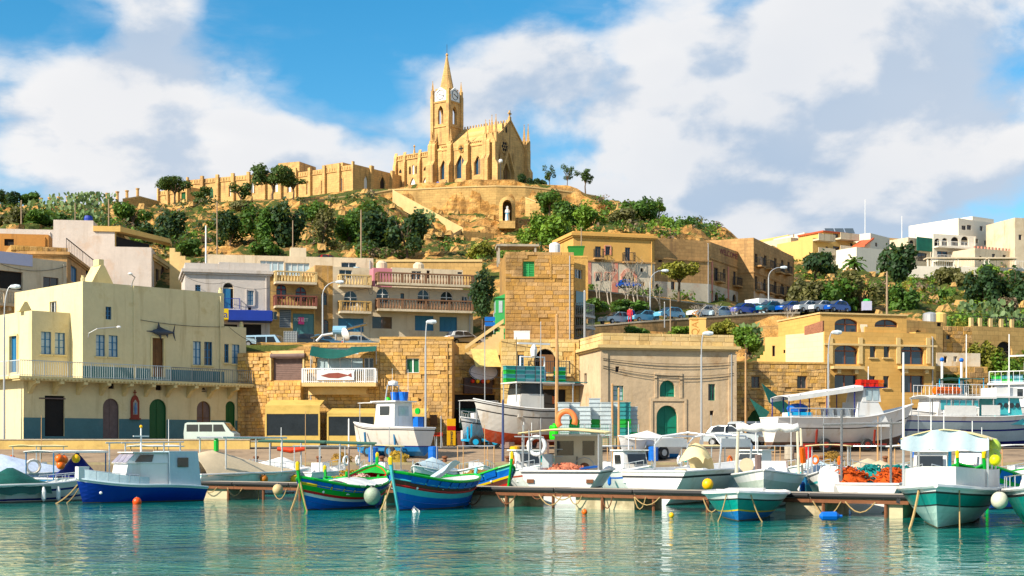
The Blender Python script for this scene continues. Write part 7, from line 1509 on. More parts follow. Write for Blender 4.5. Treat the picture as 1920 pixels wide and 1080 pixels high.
 mb.grid(lambda a, b: Vector((s.pt(.90,1,1).x, (s.pt(.90,1,1).y-.12)*(1-2*a), s.pt(.90,1,1).z+.05+.55*b)), 4, 2, thick=(.015,0,0)); s.part('canvas_bulwark', CANV, mb); s.canopy('awning', CANY, -3.2, 1.9, 1.25, 2.55, .05, .28, .0); s.posts([((x,y,1.0),(x,y,2.58)) for x in (-2.9,-.6,1.6) for y in (-1.2,1.2)], .035, STEEL); mb = MB(); mb.grid(lambda a, b: (1.85+.05*math.sin(a*20), -1.25+2.5*a, 2.54+.28*math.sin(math.pi*a)*(1-b)-.30*b-.08*b*abs(math.sin(a*9))), 24, 2, thick=(.02,0,0)); s.part('plastic_drape', CANLB, mb, True); s.posts([((1.2,.1,1.2),(1.2,.1,2.6))], .05, HSKY, 'blue_post')
 s.mast(.5,-1.32,1.0,5.2,.04,WHITE); s.line(s.pt(.9,.95,1), (s.L/2-.1,.6,-.05)); s.line(s.pt(.9,.95,-1), (s.L/2+.1,-.75,-.05), r=.035); text_obj('lettering', 'Ghawdex', .3, IRON, s.r, Matrix.Translation((.6,-1.46,.66)) @ Matrix.Rotation(R(12),4,'Z') @ Matrix.Rotation(R(82),4,'X'), .004)
 for k, (x, y, z) in enumerate(((.6,1.3,2.0),(-.3,1.25,2.3))): buoy(('lower','upper')[k]+' lime green reel hanging at the awning boat side', M4(s.r) @ Vector((x,y,z)), .24, paint('lime',(.45,.6,.12)), eye=False, name='float_reel')
 buoy('lime yellow ball buoy on a stick right of the cream awning', P(1866,863,41.5), .16, paint('lime_yellow',(.65,.68,.05))); buoy('big off white ball fender between the two right boats', P(1874,938,41), .24, BUOYW)
 s = Boat('motorboat', 'green hulled boat cut off by the right edge of the picture', (1945,39.5), (1968,46.5), 2.4, 1.2, 1.0, .95, [(0,.85,HT),(.85,.9,HBLK),(.9,1,HW)], deck=HW, gun=HW, gr=.06); s.box('cuddy', HW, -1,1.2,.7,.8,1.75,.2,.7,0); s.rail(.6,.97,.4)
 s = Boat('net_boat', 'white boat stern heaped with orange and teal nets right of the pier', (1660,58), (1625,50), 2.5, 1.3, 1.05, 1.0, [(0,.7,HW),(.7,.74,HBLK),(.74,1,HW)], floor=.6); s.tarp('tent_cover', CANB, .5, .9, .7, .05, .5)
 for k, (x, y, m, z) in enumerate(((-2.9,.7,NETO,1.0),(-2.1,-.0,NETT,1.1),(-2.7,-.75,NETO,1.0),(-1.6,-.8,NETT,1.1))): heap('net_pile', ('orange net heap at the left of the net boat stern','teal net heap behind the left orange heap','orange net heap at the right of the net boat stern','teal net heap behind the right orange heap')[k], M4(s.r) @ Vector((x,y,z-.15)), (.75,.7,.62), m, 20+k)
 for k in range(3): MB().lathe([(.05,0),(.22,.1),(.28,.5),(.2,.9),(.05,1.0)],8,(-3.2+.15*k,1.2+.18*k,.4+.1*k)).build('white_sack', CANV, s.r); s.posts([((-3.3,.95,1.0),(-3.3,.95,3.6)),((-3.3,-.75,1.0),(-3.3,-.75,3.3)),((-3.3,1.6,3.1),(-3.3,-1.2,3.15))], .045, IRONG, 'gallows')
 s = luzzu('green, yellow and blue luzzu crowded behind the big teal boat', (1850,52.5), (1925,58), 2.0, 1.65, 1.1, 1.4, [(0,.4,HLB),(.4,.55,HY2),(.55,.7,HLB),(.7,.85,HG),(.85,1,HG)], HG, HW, HG, panels=HLB, rub=((.6,HY2,.03),))
 s = luzzu('second green luzzu with orange trim behind the awning boat', (1800,60), (1860,64), 1.9, 1.6, 1.1, 1.3, [(0,.4,HLB),(.4,.6,HO),(.6,.8,HW),(.8,1,HG)], HG, HW, HG, panels=HSKY)
 s = Boat('covered_boat', 'small dark blue covered boat by the quay left of the nets', (1512,67), (1553,70.5), 1.7, 1.05, .85, .85, [(0,.6,paint('dark_teal_hull',(.01,.09,.13))),(.6,1,BLUEF)]); s.tarp('cover', mat('slate_cover',(.06,.10,.16),.7,.2,1), .1,.95,.6,.1,.5)
 # loose buoys and floats on the water
 for lab, px, py, r, m in (('red orange ball buoy floating before the blue cabin boat',257,941,.18,paint('buoy_red',(.75,.10,.02),.4)), ('small orange buoy floating below the pier centre',1096,960,.1,BUOYO), ('tiny yellow buoy floating right of the pier centre',1259,966,.09,BUOYY)): buoy(lab, P(px,py,DW(py+4)), r, m)
 buoy('big mottled grey green ball fender between the two front luzzus', P(698,930,52.5), .31, mat('mottled_fender',(.30,.36,.28),.6,.5,3)); buoy('tan ball fender at the left luzzu bow', P(521,918,53.5), .2, mat('tan_fender',(.55,.42,.24),.6,.2,2)); 
 t = thing('jerry_can', 'yellow can float hanging by the pier left end', 'float', P(485,946,63.5)); MB().box(-.12,-.1,-.2,.12,.1,.2).build('body', BUOYY, t); MB().tube([(0,0,.2),(0,0,.9)],.02,5).build('rope', ROPE, t)
 t = thing('plastic_bucket', 'white bucket floating before the brown banded luzzu', 'bucket', P(778,962,51.5), .4); mb = MB(); mb.lathe([(.1,-.16),(.14,.14),(.125,.14),(.09,-.1)],10); o = mb.build('body', WHITE, t); o.rotation_euler = (.5,.5,0); MB().tube([(-.12,0,.1),(0,.1,.24),(.12,0,.1)],.012,5).build('handle', IRONG, t)
 t = thing('blue_float', 'small blue plastic float drifting right of the teal boat', 'float', P(1555,974,DW(982))); MB().lathe([(.04,-.3),(.13,-.22),(.14,.2),(.05,.3)],8,(0,0,.1),axis='x').build('body', HLB, t); MB().lathe([(.05,.3),(.05,.38)],6,(0,0,.1),axis='x').build('neck', HLB, t)
waterfront()
# ---------------------------------------------------------------- pier
def pier():
 a = Vector((XX(340,65.5), 65.5, 0)); b = Vector((XX(1705,46.3), 46.3, 0)); d = b-a; L = d.length
 t = thing('pier', 'long low concrete pier with black edge tube and rusty beam', 'pier', a, math.atan2(d.y, d.x)); n = 26
 for i in range(n):
  x0, x1 = L*i/n, L*(i+1)/n; MB().box(x0+.01, 0, .58, x1-.01, 2.3, .72+.004*(i % 3)).build('deck_slab', mat('pier_deck',(.36,.31,.25),.9,.2,1), t)
 for i in range(10):
  x0, x1 = L*i/10, L*(i+1)/10; MB().tube([(x0,-.06,.68),(x1-.05,-.06,.68)], .075, 8).build('edge_tube', BLACK, t); MB().box(x0,-.02,.44,x1-.02,.12,.575).build('edge_beam', RUST, t)
 CB = mat('pier_block', (.52,.44,.30), .9, .18, 1, stain=(.2,.17,.1), stain_amt=.7, stain_scale=.8); f = Face(t, (0,0,0), (1,0,0), (0,-1,0), L, 1)
 for px0, px1 in ((372,425),(640,720),(880,960),(1076,1186),(1470,1545),(1660,1690)):
  u0, u1 = f.pix(px0,935)[0], f.pix(px1,945)[0]; MB().box(u0,.13,-1,u1,2.2,.575).build('support_block', CB, t)
 for i in range(16):
  x = .8+i*(L-1.6)/15; MB().tube([(x,.06,-1),(x,.06,.44)], .06, 6).build('pile', RUST, t)
 rng = random.Random(3)
 for i in range(22):
  x = 1+rng.random()*(L-2); w = rng.uniform(.3,1.1); dz = rng.uniform(.15,.5); MB().tube([(x+w*k/6, -.09-.03*math.sin(k), .5-dz*math.sin(math.pi*k/6)) for k in range(7)], .022, 5).build('hanging_rope' if i % 3 else 'chain', ROPE if i % 3 else RUST, t)
pier()
# ================================================================ boats on the hard
def trailer(label, c, L, w, h, m, rz, wheels=2):
 t = thing('boat_trailer', label, 'trailer', c, rz, 'boat trailers'); mb = MB()
 for y in (-w/2, w/2): mb.beam((-L/2,y,h*.6),(L/2,y,h*.6),.14,.18)
 for k in range(4): mb.beam((-L/2+L*k/3,-w/2,h*.6),(-L/2+L*k/3,w/2,h*.6),.12,.12)
 mb.build('frame', m, t)
 for k in range(wheels):
  for y in (-w/2-.12, w/2+.12):
   x = -L*.25+k*L*.5; wh = MB().lathe([(.12,-.12),(.36,-.12),(.42,-.06),(.42,.06),(.36,.12),(.12,.12)],14,(x,y,.42),axis='y').build('wheel', BLACK, t); MB().lathe([(.02,-.13),(.2,-.13),(.2,.13),(.02,.13)],10,(x,y,.42),axis='y').build('rim', m, wh)
 for k in range(2):
  for y in (-w/2, w/2): MB().beam((-L*.35+k*L*.7,y,h*.6),(-L*.35+k*L*.7,y*1.15,h+.7),.1).build('upright', m, t)
 return t
ORD = ('lowest','second lowest','third lowest','fourth lowest','fifth lowest','sixth lowest','seventh lowest','eighth lowest','topmost')
NTH = ('first','second','third','fourth','fifth','sixth','seventh','eighth')
def landed():
 z0 = 2.55; G = 'boats standing on the quay'
 s = Boat('cabin_boat', 'white cabin boat with blue bottom on a trailer, orange buoys at its bow', (668,91), (796,87.3), 2.3, 1.35, 1.0, .95, [(0,.32,HAF),(.32,.36,CANBL),(.36,.90,HWD),(.90,.94,HBLK),(.94,1,HW)], keel=.75, z0=z0-.05, floor=.5, group=G)
 s.box('wheelhouse', HW, -1.2, .6, .85, .5, 2.55, .08, .25, .05); s.box('roof', HW, -1.4, .75, .95, 2.553, 2.63)
 s.win_side(-.75,.05,.80,1.75,2.3,-1,GLASSP); s.win_end(-1.17,-.45,.45,1.7,2.3,GLASSP,sg=-1); s.win_side(-.75,.05,.80,1.75,2.3,1)
 for x in (-.9,-.2): MB().lathe([(.24,0),(.31,.5),(.31,.55),(.27,.55)],12,(x,-.3,2.64)).build('blue_tub', HLB, s.r)
 MB().ball((.45,-.3,2.72),.18,0,8,6).build('green_float', paint('vivid_green',(.05,.6,.04)), s.r)
 mb = MB(); mb.tube([(-.2,-.6,2.63),(-.3,-.5,3.6),(-.3,.5,3.6),(-.2,.6,2.63)],.04,6); s.part('radar_arch', STEEL, mb); MB().lathe([(.28,0),(.32,.1),(.3,.22),(.1,.28)],12,(-.3,0,3.62)).build('radar_dome', WHITE, s.r)
 for y in (-.7,.7): s.mast(-.9,y,2.6,4.6,.015,WHITE,'whip_aerial')
 s.canopy('awning', CANV, .7, 2.0, .8, 2.55, .02, .04); s.posts([((1.9,y,1.2),(1.9,y,2.55)) for y in (-.7,.7)], .025, STEEL); MB().box(-2.0,-.9,.95,-1.6,-.4,1.65).build('blue_barrel', HLB, s.r); MB().lathe([(.02,-.05),(.2,-.05),(.2,.05),(.02,.05)],10,(-1.8,-.6,2.0),axis='y').build('green_reel', HG, s.r)
 rng = random.Random(9)
 for k in range(11):
  x, y, zz1 = 1.25+rng.uniform(-.35,.35), -.78+rng.uniform(-.25,.15), .75+k*.1+rng.uniform(-.05,.05); buoy(('yellow' if k < 6 else 'orange')+' ball, '+(ORD[k] if k < 8 else ('third highest','second highest','highest')[k-8])+' of the cluster at the trailer boat bow', M4(s.r) @ Vector((x,y,zz1)), .17, BUOYY if k < 6 else BUOYO, group='buoy cluster on the trailer cabin boat')
 trailer('blue boat trailer under the white cabin boat', (s.r.location.x, s.r.location.y, QZ(88)), 3.6, 1.6, .9, BLUEF, s.r.rotation_euler.z)
 s = Boat('small_boat', 'small bare white boat on the quay left of the trawler', (868,97), (926,99.5), 1.9, 1.15, .95, .9, [(0,.25,HWD),(.25,.8,HW),(.8,.85,HBLK),(.85,1,HW)], keel=.6, z0=3.15, group=G); s.rail(.55,.98,.45); MB().lathe([(.25,0),(.28,.55)],10,(.2,-.2,.9)).build('white_tub', HW, s.r); s.canopy('flat_awning', CANV, -1.2,1.2,.8,2.3,.02,.03); s.posts([((x,y,.8),(x,y,2.3)) for x in (-1.1,1.1) for y in (-.75,.75)],.03,STEEL)
 trailer('light blue boat trailer beside the trawler', (XX(905,96), 96.5, QZ(96)), 2.6, 1.4, .9, HSKY, .2)
 s = Boat('trawler', 'stained white trawler with red bottom propped on the quay', (902,94.5), (1108,98), 3.1, 2.1, 1.45, 1.45, [(0,.26,HO),(.26,.30,HO),(.30,.74,HWD),(.74,.77,HBLK),(.77,.92,HWD),(.92,.95,HBLK),(.95,1,HW)], keel=.95, z0=3.35, floor=.9, rake=.9, group=G)
 s.box('wheelhouse', HWD, .0, 1.9, 1.05, .9, 2.45, .03, .25, 0); s.box('window_band', mat('wheelhouse_dark_band',(.02,.025,.025),.25), .05,1.72,1.0,2.453,3.15,.05,.15,0)
 for k in range(3): s.win_side(.2+k*.5,.58+k*.5,.985,2.55,3.05,-1,GLASSP)
 s.box('flybridge_deck', HWD, -2.2, 2.1, 1.25, 3.153, 3.24); s.canopy('net_awning', NETT, -3.2,-.6,1.2,3.3,.1,.05,.05)
 s.posts([((x,y,1.3),(x,y,3.15)) for x in (-2.1,-.8) for y in (-1.15,1.15)]+[((2.0,y,1.9),(2.0,y,3.15)) for y in (-1.0,1.0)],.04,STEEL); railing(s.r, [(2.0,-1.2,3.25),(-2.0,-1.2,3.25)], .75, STEEL, .5, 'roof_rail')
 MB().tube([(.9,-.7,3.24),(.9,-.7,5.0),(-.9,-.7,5.0),(-.9,-.7,3.24)],.07,8).build('white_gantry', WHITE, s.r); MB().beam((1.1,-.7,5.9),(-1.3,-.7,5.9),.14,.12).build('radar_bar', WHITE, s.r); MB().lathe([(.2,5.07),(.25,5.5),(.12,5.84)],10,(-.1,-.7,0)).build('radar_pedestal', WHITE, s.r)
 for x, h in ((1.7,6.2),(.3,5.6),(-1.4,5.8),(-2.0,5.0)): s.mast(x,.4,3.2,h,.025,IRON,'aerial')
 MB().lathe([(.12,3.3),(.16,3.4),(.16,4.1),(.1,4.2)],8,(-1.0,-1.0,0)).build('blue_gas_bottle', HLB, s.r)
 MB().tube([(-1.9+.0,-1.3+.0,1.9),(-1.9,-1.3,2.4)],.09,6).build('orange_float', BUOYO, s.r)
 cm = [paint('crate_bluegrey',(.13,.27,.33),.6,.3), paint('crate_green',(.03,.33,.05),.6,.2), paint('crate_teal',(.05,.26,.27),.6,.2)]
 k = 0
 for ix in range(5):
  for iz in range(4):
   m = cm[1] if (ix in (0,4) and iz in (0,2)) else cm[(ix+iz) % 2*2]; crate(ORD[iz]+' fish crate in the '+NTH[ix]+' stack from the bow on the trawler roof', M4(s.r) @ Vector((1.7-ix*.72-(.9 if ix == 4 else 0), -.75, 3.26+iz*.28)), s.r.rotation_euler.z, m, 'crates on the trawler roof')
 for x in (-2.2,0,2.2):
  t = thing('keel_block', ('stern','middle','bow')[int(x/2.2)+1]+' timber block under the trawler keel', 'timber block', M4(s.r) @ Vector((x,0,0))-Vector((0,0,s.z0-QZ(96))), s.r.rotation_euler.z); 
  for q in range(2): MB().box(-.2,-.7,q*.21,.2,.7,q*.21+.2).build('beam', WOODG, t)
 s = Boat('passenger_boat', 'long white boat with white canopy and red life jackets on its cabin roof', (1694,94.5), (1442,91.5), 2.9, 2.1, 1.15, 1.15, [(0,.25,mat('patchy_antifoul',(.12,.07,.05),.8,.5,2,stain=(.03,.25,.22),stain_scale=2)),(.25,.66,HWD),(.66,.69,HBLK),(.69,1,HW)], keel=.9, z0=3.0, floor=.6, rake=1.2, group=G)
 s.box('cabin', HW, .95, 3.3, 1.05, .6, 2.2, .08, .9, 0); mb = MB(); s.box('windscreen_frame', HW, 1.2, 2.6, 1.0, 2.203, 3.1, .06, .1, .2); s.box('cabin_roof', CANBL, 1.1, 2.9, 1.1, 3.103, 3.17)
 for k in range(2): s.win_side(1.5+k*.5,1.9+k*.5,.985,2.3,3.0,-1,GLASSP)
 s.win_end(2.6,-.8,-.05,2.3,3.0,GLASSP,slope=.08); s.win_end(2.6,.05,.8,2.3,3.0,GLASSP,slope=.08)
 s.canopy('canopy', CANV, -4.2, 1.2, 1.15, 2.45, .10, .12, .28, tilt=.75); s.posts([((x,y,1.0),(x,y,2.5+.75*(x+4.2)/5.4)) for x in (-4.1,-3.3,-1.4,.6) for y in (-1.1,1.1)],.035,CANBL); railing(s.r, [(-4.1,-1.25,1.2),(.8,-1.25,1.2)], .55, STEEL, .6, 'side_rail')
 for k in range(3): MB().poly([(-.9+k*.6,-.6,1.0),(-.5+k*.6,-.6,1.0),(-.7+k*.6,-.6,1.75),(-1.0+k*.6,-.6,1.75)],(0,1.0,0)).build('seat', HW, s.r)
 MB().ball((-2.9,0,1.75),.7,0,10,6,.5).build('blue_cover', HLB, s.r); MB().box(-3.6,-.7,.6,-2.2,.7,1.5).build('engine_box', HW, s.r); MB().box(-4.2,-1.2,1.25,-2.6,-1.1,1.5).build('blue_fender_board', HSKY, s.r)
 rng = random.Random(2)
 for k in range(10):
  t = thing('life_jacket', NTH[k % 5]+' life jacket from the stern, '+('lower','upper')[k//5]+' layer on the passenger boat cabin', 'life jacket', M4(s.r) @ Vector((1.35+(k % 5)*.33+.05*(k//5), -.55, 3.18+(k//5)*.24)), s.r.rotation_euler.z+rng.uniform(-.2,.2), 'life jackets on the passenger boat'); jm = paint('jacket_red',(.65,.04,.02)) if k % 5 < 4 else BUOYO
  MB().box(-.2,-.28,0,.2,.28,.1).build('back_panel', jm, t); MB().box(-.2,-.28,.103,-.02,.28,.21).build('front_panel', jm, t); MB().box(.02,-.28,.103,.2,.28,.21).build('front_panel', jm, t)
 trailer('red and black trailer under the long passenger boat', (s.r.location.x, s.r.location.y, QZ(93)), 6.0, 1.9, .7, paint('trailer_red',(.22,.03,.02)), s.r.rotation_euler.z)
 s = Boat('passenger_boat', 'white and navy boat with long awning standing at the right', (1965,99), (1690,96), 3.0, 1.7, 1.2, 1.25, [(0,.18,CANBL),(.18,.52,CANLB),(.52,.58,CANBL),(.58,.82,CANLB),(.82,.86,BLUED),(.86,1,HW)], keel=.8, z0=3.1, floor=.7, rake=.8, group=G)
 s.box('cabin', HTQ, .9, 3.1, 1.0, .7, 2.5, .05, .4, 0); s.box('cabin_roof', HW, .6, 3.2, 1.15, 2.503, 2.62); s.box('roof_locker', HW, 1.0,2.6,.9,2.623,3.2)
 for k in range(4): MB().lathe([(.02,-.02),(.17,-.02),(.17,.02),(.02,.02)],12,(1.2+k*.45,-1.02,2.0),axis='y').build('porthole', GLASS, s.r)
 s.canopy('awning', CANV, -4.3, .8, 1.2, 2.55, .08, .10, .12); s.posts([((x,y,1.1),(x,y,2.55)) for x in (-4.2,-2.6,-1.0,.6) for y in (-1.15,1.15)],.04,IRONG); MB().box(-3.2,-1.32,1.28,-.8,-1.29,1.95).build('side_screen', CANV, s.r); MB().box(-.4,-1.32,1.3,1.0,-1.29,2.0).build('side_screen', CANV, s.r); MB().tube([(4.0+.25*math.cos(a*.52),-.9,1.5+.25*math.sin(a*.52)) for a in range(12)],.07,6,closed=True).build('lifebuoy', HR, s.r)
 MB().box(-4.75,-.35,.3,-4.4,.0,1.35).build('outboard_motor', IRONG, s.r); s.mast(1.9,-1.0,1.5,6.8,.05,WHITE)
 for k, x in enumerate((-3.5,0,3.5)):
  t = thing('cradle_stand', ('stern','middle','bow')[k]+' steel cradle under the white and navy boat', 'boat stand', M4(s.r) @ Vector((x,0,0))-Vector((0,0,s.z0-QZ(97))), s.r.rotation_euler.z); MB().box(-.1,-1.1,0,.1,1.1,.12).build('foot', RUST, t)
  for y in (-1,1): MB().beam((0,y,.1),(0,y*.7,1.1),.1).build('upright', RUST, t)
 s = Boat('ferry_boat', 'blue and white excursion boat with orange life rafts behind the passenger boats', (1700,104.5), (1862,107.5), 3.0, 1.6, 1.3, 1.3, [(0,.4,HLB),(.4,.5,HW),(.5,.58,HY2),(.58,.75,HLB),(.75,1,HW)], keel=.8, z0=3.4, floor=.9, group=G)
 s.box('saloon', HW, -2.4,2.2,1.2,.9,2.5,.05,.3,0); s.box('upper_deck', HW, -2.8,2.4,1.35,2.503,2.65); 
 for k in range(7): s.win_side(-2.1+k*.58,-1.65+k*.58,1.18,1.6,2.3,1 if False else -1,HTQ); s.win_side(-2.1+k*.58,-1.65+k*.58,1.18,1.6,2.3,1,HTQ)
 for sd in (-1,1): railing(s.r, [(-2.7,sd*1.3,2.65),(2.3,sd*1.3,2.65)], .8, WHITE, .35, 'deck_rail')
 s.canopy('green_awning', DKGREEN, -2.2,.2,1.2,3.9,.1,.1); s.posts([((x,y,2.65),(x,y,3.95)) for x in (-2.1,.1) for y in (-1.1,1.1)],.04,HSKY)
 for x in (-2.0,-.2): MB().tube([(x,-1.2,2.6),(x,-1.2,5.3)],.09,6).build('white_post', WHITE, s.r); MB().ball((x,-1.2,5.4),.17,0,8,6).build('blue_ball', HLB, s.r)
 for k in range(3): MB().lathe([(.05,-.4),(.26,-.36),(.26,.36),(.05,.4)],10,(.4+k*.75,1.0,3.0),axis='x').build('life_raft', BUOYO, s.r)
 mb = MB(); mb.poly([(.9,1.4,2.9),(.9,1.4,4.6),(.2,1.4,4.4),(.2,1.4,3.6),(.85,1.4,3.7)],(0,.02,0)); 
 s.mast(-1.2,.3,2.6,7.2,.05,WHITE); 
 s = Boat('ferry_boat', 'tall white workboat with crates on its roof at the right edge', (1990,101), (1842,104), 3.2, 1.9, 1.5, 1.5, [(0,.5,HW),(.5,.6,HLB),(.6,1,HW)], keel=.8, z0=3.6, floor=1.0, group=G); s.box('wheelhouse', HW, -1.6,1.8,1.2,1.0,3.1,.05,.4,0); s.box('roof', HW, -2.0,2.0,1.4,3.103,3.25); 
 for k in range(3): s.win_side(-1.1+k*.9,-.5+k*.9,1.18,2.1,2.8,-1); s.win_side(-1.1+k*.9,-.5+k*.9,1.18,2.1,2.8,1)
 s.mast(.6,0,3.2,6.4,.04,WHITE); MB().beam((-.8,0,5.2),(1.6,0,5.2),.12,.1).build('radar_bar', WHITE, s.r); MB().lathe([(.2,3.26),(.22,4.6),(.1,5.15)],8,(.4,0,0)).build('radar_post', WHITE, s.r); railing(s.r, [(-1.9,-1.3,3.25),(1.9,-1.3,3.25)], .8, WHITE, .4, 'roof_rail')
 for ix in range(5):
  for iz in range(2): crate(('lower','upper')[iz]+' fish crate in the '+NTH[ix]+' stack on the right edge workboat roof', M4(s.r) @ Vector((-1.5+ix*.75,-.7,3.26+iz*.28)), s.r.rotation_euler.z, cm[(ix+iz) % 3], 'crates on the workboat roof')
 s = Boat('small_boat', 'small white boat with pale cover on the quay before the warehouse door', (1165,86), (1265,88.5), 1.9, .95, .8, .8, [(0,.3,HAF),(.3,1,HW)], keel=.5, z0=2.0, group=G); s.tarp('cover', CANV, .1,.95,.5,.1,.5); trailer('small grey trailer under the covered white boat', (s.r.location.x, s.r.location.y, QZ(87)), 2.2, 1.2, .4, IRONG, s.r.rotation_euler.z)
# ---------------------------------------------------------------- fish crates
_cr = {}
def crate(label, c, rz, m, group):
 if m.name not in _cr:
  mb = MB(); mb.box(-.34,-.23,0,.34,.23,.03)
  for a in ((-.34,-.23,.34,-.20),(-.34,.20,.34,.23),(-.34,-.20,-.31,.20),(.31,-.20,.34,.20)): mb.box(a[0],a[1],.03,a[2],a[3],.23)
  b = MB(); b.tube([(-.37,-.26,.245),(.37,-.26,.245),(.37,.26,.245),(-.37,.26,.245)],.025,4,closed=True)
  def me(q, nm):
   k = bpy.data.meshes.new(nm); k.from_pydata(q.v,[],q.f); k.materials.append(m); return k
  _cr[m.name] = (me(mb,'crate_body'), me(b,'crate_rim'))
 t = thing('fish_crate', label, 'crate', c, rz, group)
 for nm, q in zip(('body','rim'), _cr[m.name]): link(nm, q, t)
 return t
def crates():
 g = paint('crate_pale_grey',(.50,.57,.60),.55,.2); gr = paint('crate_green',(.03,.33,.05)); tq = paint('crate_teal',(.05,.26,.27))
 cols = [(1057,8,g),(1078,8,g),(1097,7,g),(1116,9,g),(1136,8,g),(1157,8,g),(1172,8,tq),(1186,7,g)]
 rng = random.Random(4); d = 92.0; zq = QZ(d)+1.05
 for i, (px, n, m) in enumerate(cols):
  for k in range(n):
   mm = gr if (i in (1,3,6) and k in (2,3)) or (i == 7 and k == 0) else m
   crate(('topmost' if k == n-1 else ORD[k])+' fish crate of the '+NTH[i]+' quay stack from the left', (XX(px,d)+rng.uniform(-.02,.02), d+(i % 2)*.55, zq+k*.27), rng.uniform(-.06,.06), mm, 'crates stacked on the quay')
 t = thing('crate_pallet', 'long timber staging under the stacked fish crates', 'pallet', (XX(1122,92), 92.3, QZ(92)))
 MB().box(-2.9,-.5,.9,2.9,1.0,1.04).build('platform', WOODG, t)
 for x in (-2.7,-1.3,0,1.3,2.7): MB().box(x-.08,-.4,0,x+.08,.9,.9).build('leg', WOODG, t)
 t = thing('net_fence', 'green net fence in front of the crate stacks', 'fence', (XX(1120,90.5), 90.5, QZ(90.5)))
 for x in (-2.4,-.8,.8,2.6): MB().tube([(x,0,0),(x,0,1.9)],.035,6).build('post', IRONG, t)
 mb = MB()
 for k in range(34): x = -2.4+5*k/33; mb.beam((x,0,.6),(x+.02,0,1.85),.012)
 for k in range(9): mb.beam((-2.4,0,.6+k*.155),(2.6,0,.6+k*.155),.012)
 mb.build('netting', paint('net_green',(.02,.3,.16)), t)
 t = thing('green_drum', 'bright green drum left of the stacked crates', 'drum', (XX(1040,91), 91, QZ(91)+.9)); vg = paint('vivid_green',(.05,.6,.04)); MB().lathe([(.3,0),(.33,.1),(.33,.8),(.28,.9)],12).build('body', vg, t); MB().lathe([(.12,.9),(.12,1.02)],8).build('cap', vg, t)
 t = thing('plank_stand', 'low timber stand carrying the green drum', 'stand', (XX(1040,91), 91, QZ(91))); MB().box(-.5,-.5,.78,.5,.5,.895).build('top', WOODG, t)
 for x in (-.42,.42): MB().box(x-.06,-.4,0,x+.06,.4,.78).build('leg', WOODG, t)
landed(); crates()
# ================================================================ vehicles
def car_proto():
 r = thing('parked_car', 'x', 'car', (0,0,0), 0, 'cars parked along the roads'); prof = [(-2.0,.35),(-2.05,.62),(-1.95,.92),(-1.55,.98),(1.0,.95),(1.75,.86),(2.02,.66),(2.02,.35)]
 def loft(rows, name, m, par):
  mb = MB(); n = len(rows[0]); 
  vs = [v for r_ in rows for v in r_]; fs = [(i*n+j, i*n+(j+1) % n, (i+1)*n+(j+1) % n, (i+1)*n+j) for i in range(len(rows)-1) for j in range(n)]; fs += [tuple(range(n-1,-1,-1)), tuple((len(rows)-1)*n+j for j in range(n))]; mb.add(vs, fs); return mb.build(name, m, par, smooth=False)
 b = loft([[(x*.97,y*.9,z) if k in (0,3) else (x,y,z) for x, z in prof] for k, y in enumerate((-.82,-.78,.78,.82))], 'body', paint('car_paint',(.5,.5,.5),.25,.04,coat=.6), r)
 cab = [(-1.75,.96),(-1.45,1.38),(-.9,1.5),(.0,1.48),(.95,.96)]
 c = loft([[(x,(y*.82 if z > 1.2 else y),z) for x, z in cab] for y in (-.74,-.7,.7,.74)], 'cabin', paint('car_paint',(.5,.5,.5)), r)
 for sd in (-1,1):
  MB().poly([(-1.4,sd*.745,1.02),(-.45,sd*.745,1.02),(-.45,sd*.655,1.40),(-.95,sd*.655,1.42),(-1.3,sd*.66,1.34)],(0,.012*sd,0)).build('side_window', GLASS, c); MB().poly([(-.36,sd*.745,1.02),(.75,sd*.745,1.02),(.1,sd*.655,1.40),(-.36,sd*.655,1.41)],(0,.012*sd,0)).build('side_window', GLASS, c)
 MB().poly([(.96,-.62,1.0),(.96,.62,1.0),(.08,.52,1.47),(.08,-.52,1.47)],(.02,0,.02)).build('windscreen', GLASS, c); MB().poly([(-1.76,-.6,1.02),(-1.76,.6,1.02),(-1.47,.5,1.37),(-1.47,-.5,1.37)],(-.02,0,.02)).build('rear_window', GLASS, c)
 for x in (-1.25,1.3):
  for y in (-.8,.8): w = MB().lathe([(.1,-.1),(.26,-.1),(.31,-.06),(.31,.06),(.26,.1),(.1,.1)],12,(x,y,.31),axis='y').build('wheel', BLACK, r); MB().lathe([(.02,-.105),(.17,-.105),(.17,.105),(.02,.105)],8,(x,y,.31),axis='y').build('rim', IRONG, w)
 for y in (-.6,.6): MB().box(1.93,y-.17,.62,2.04,y+.17,.76).build('headlight', GLASSP, r); MB().box(-2.06,y-.13,.68,-1.97,y+.13,.86).build('tail_light', HR, r)
 return r
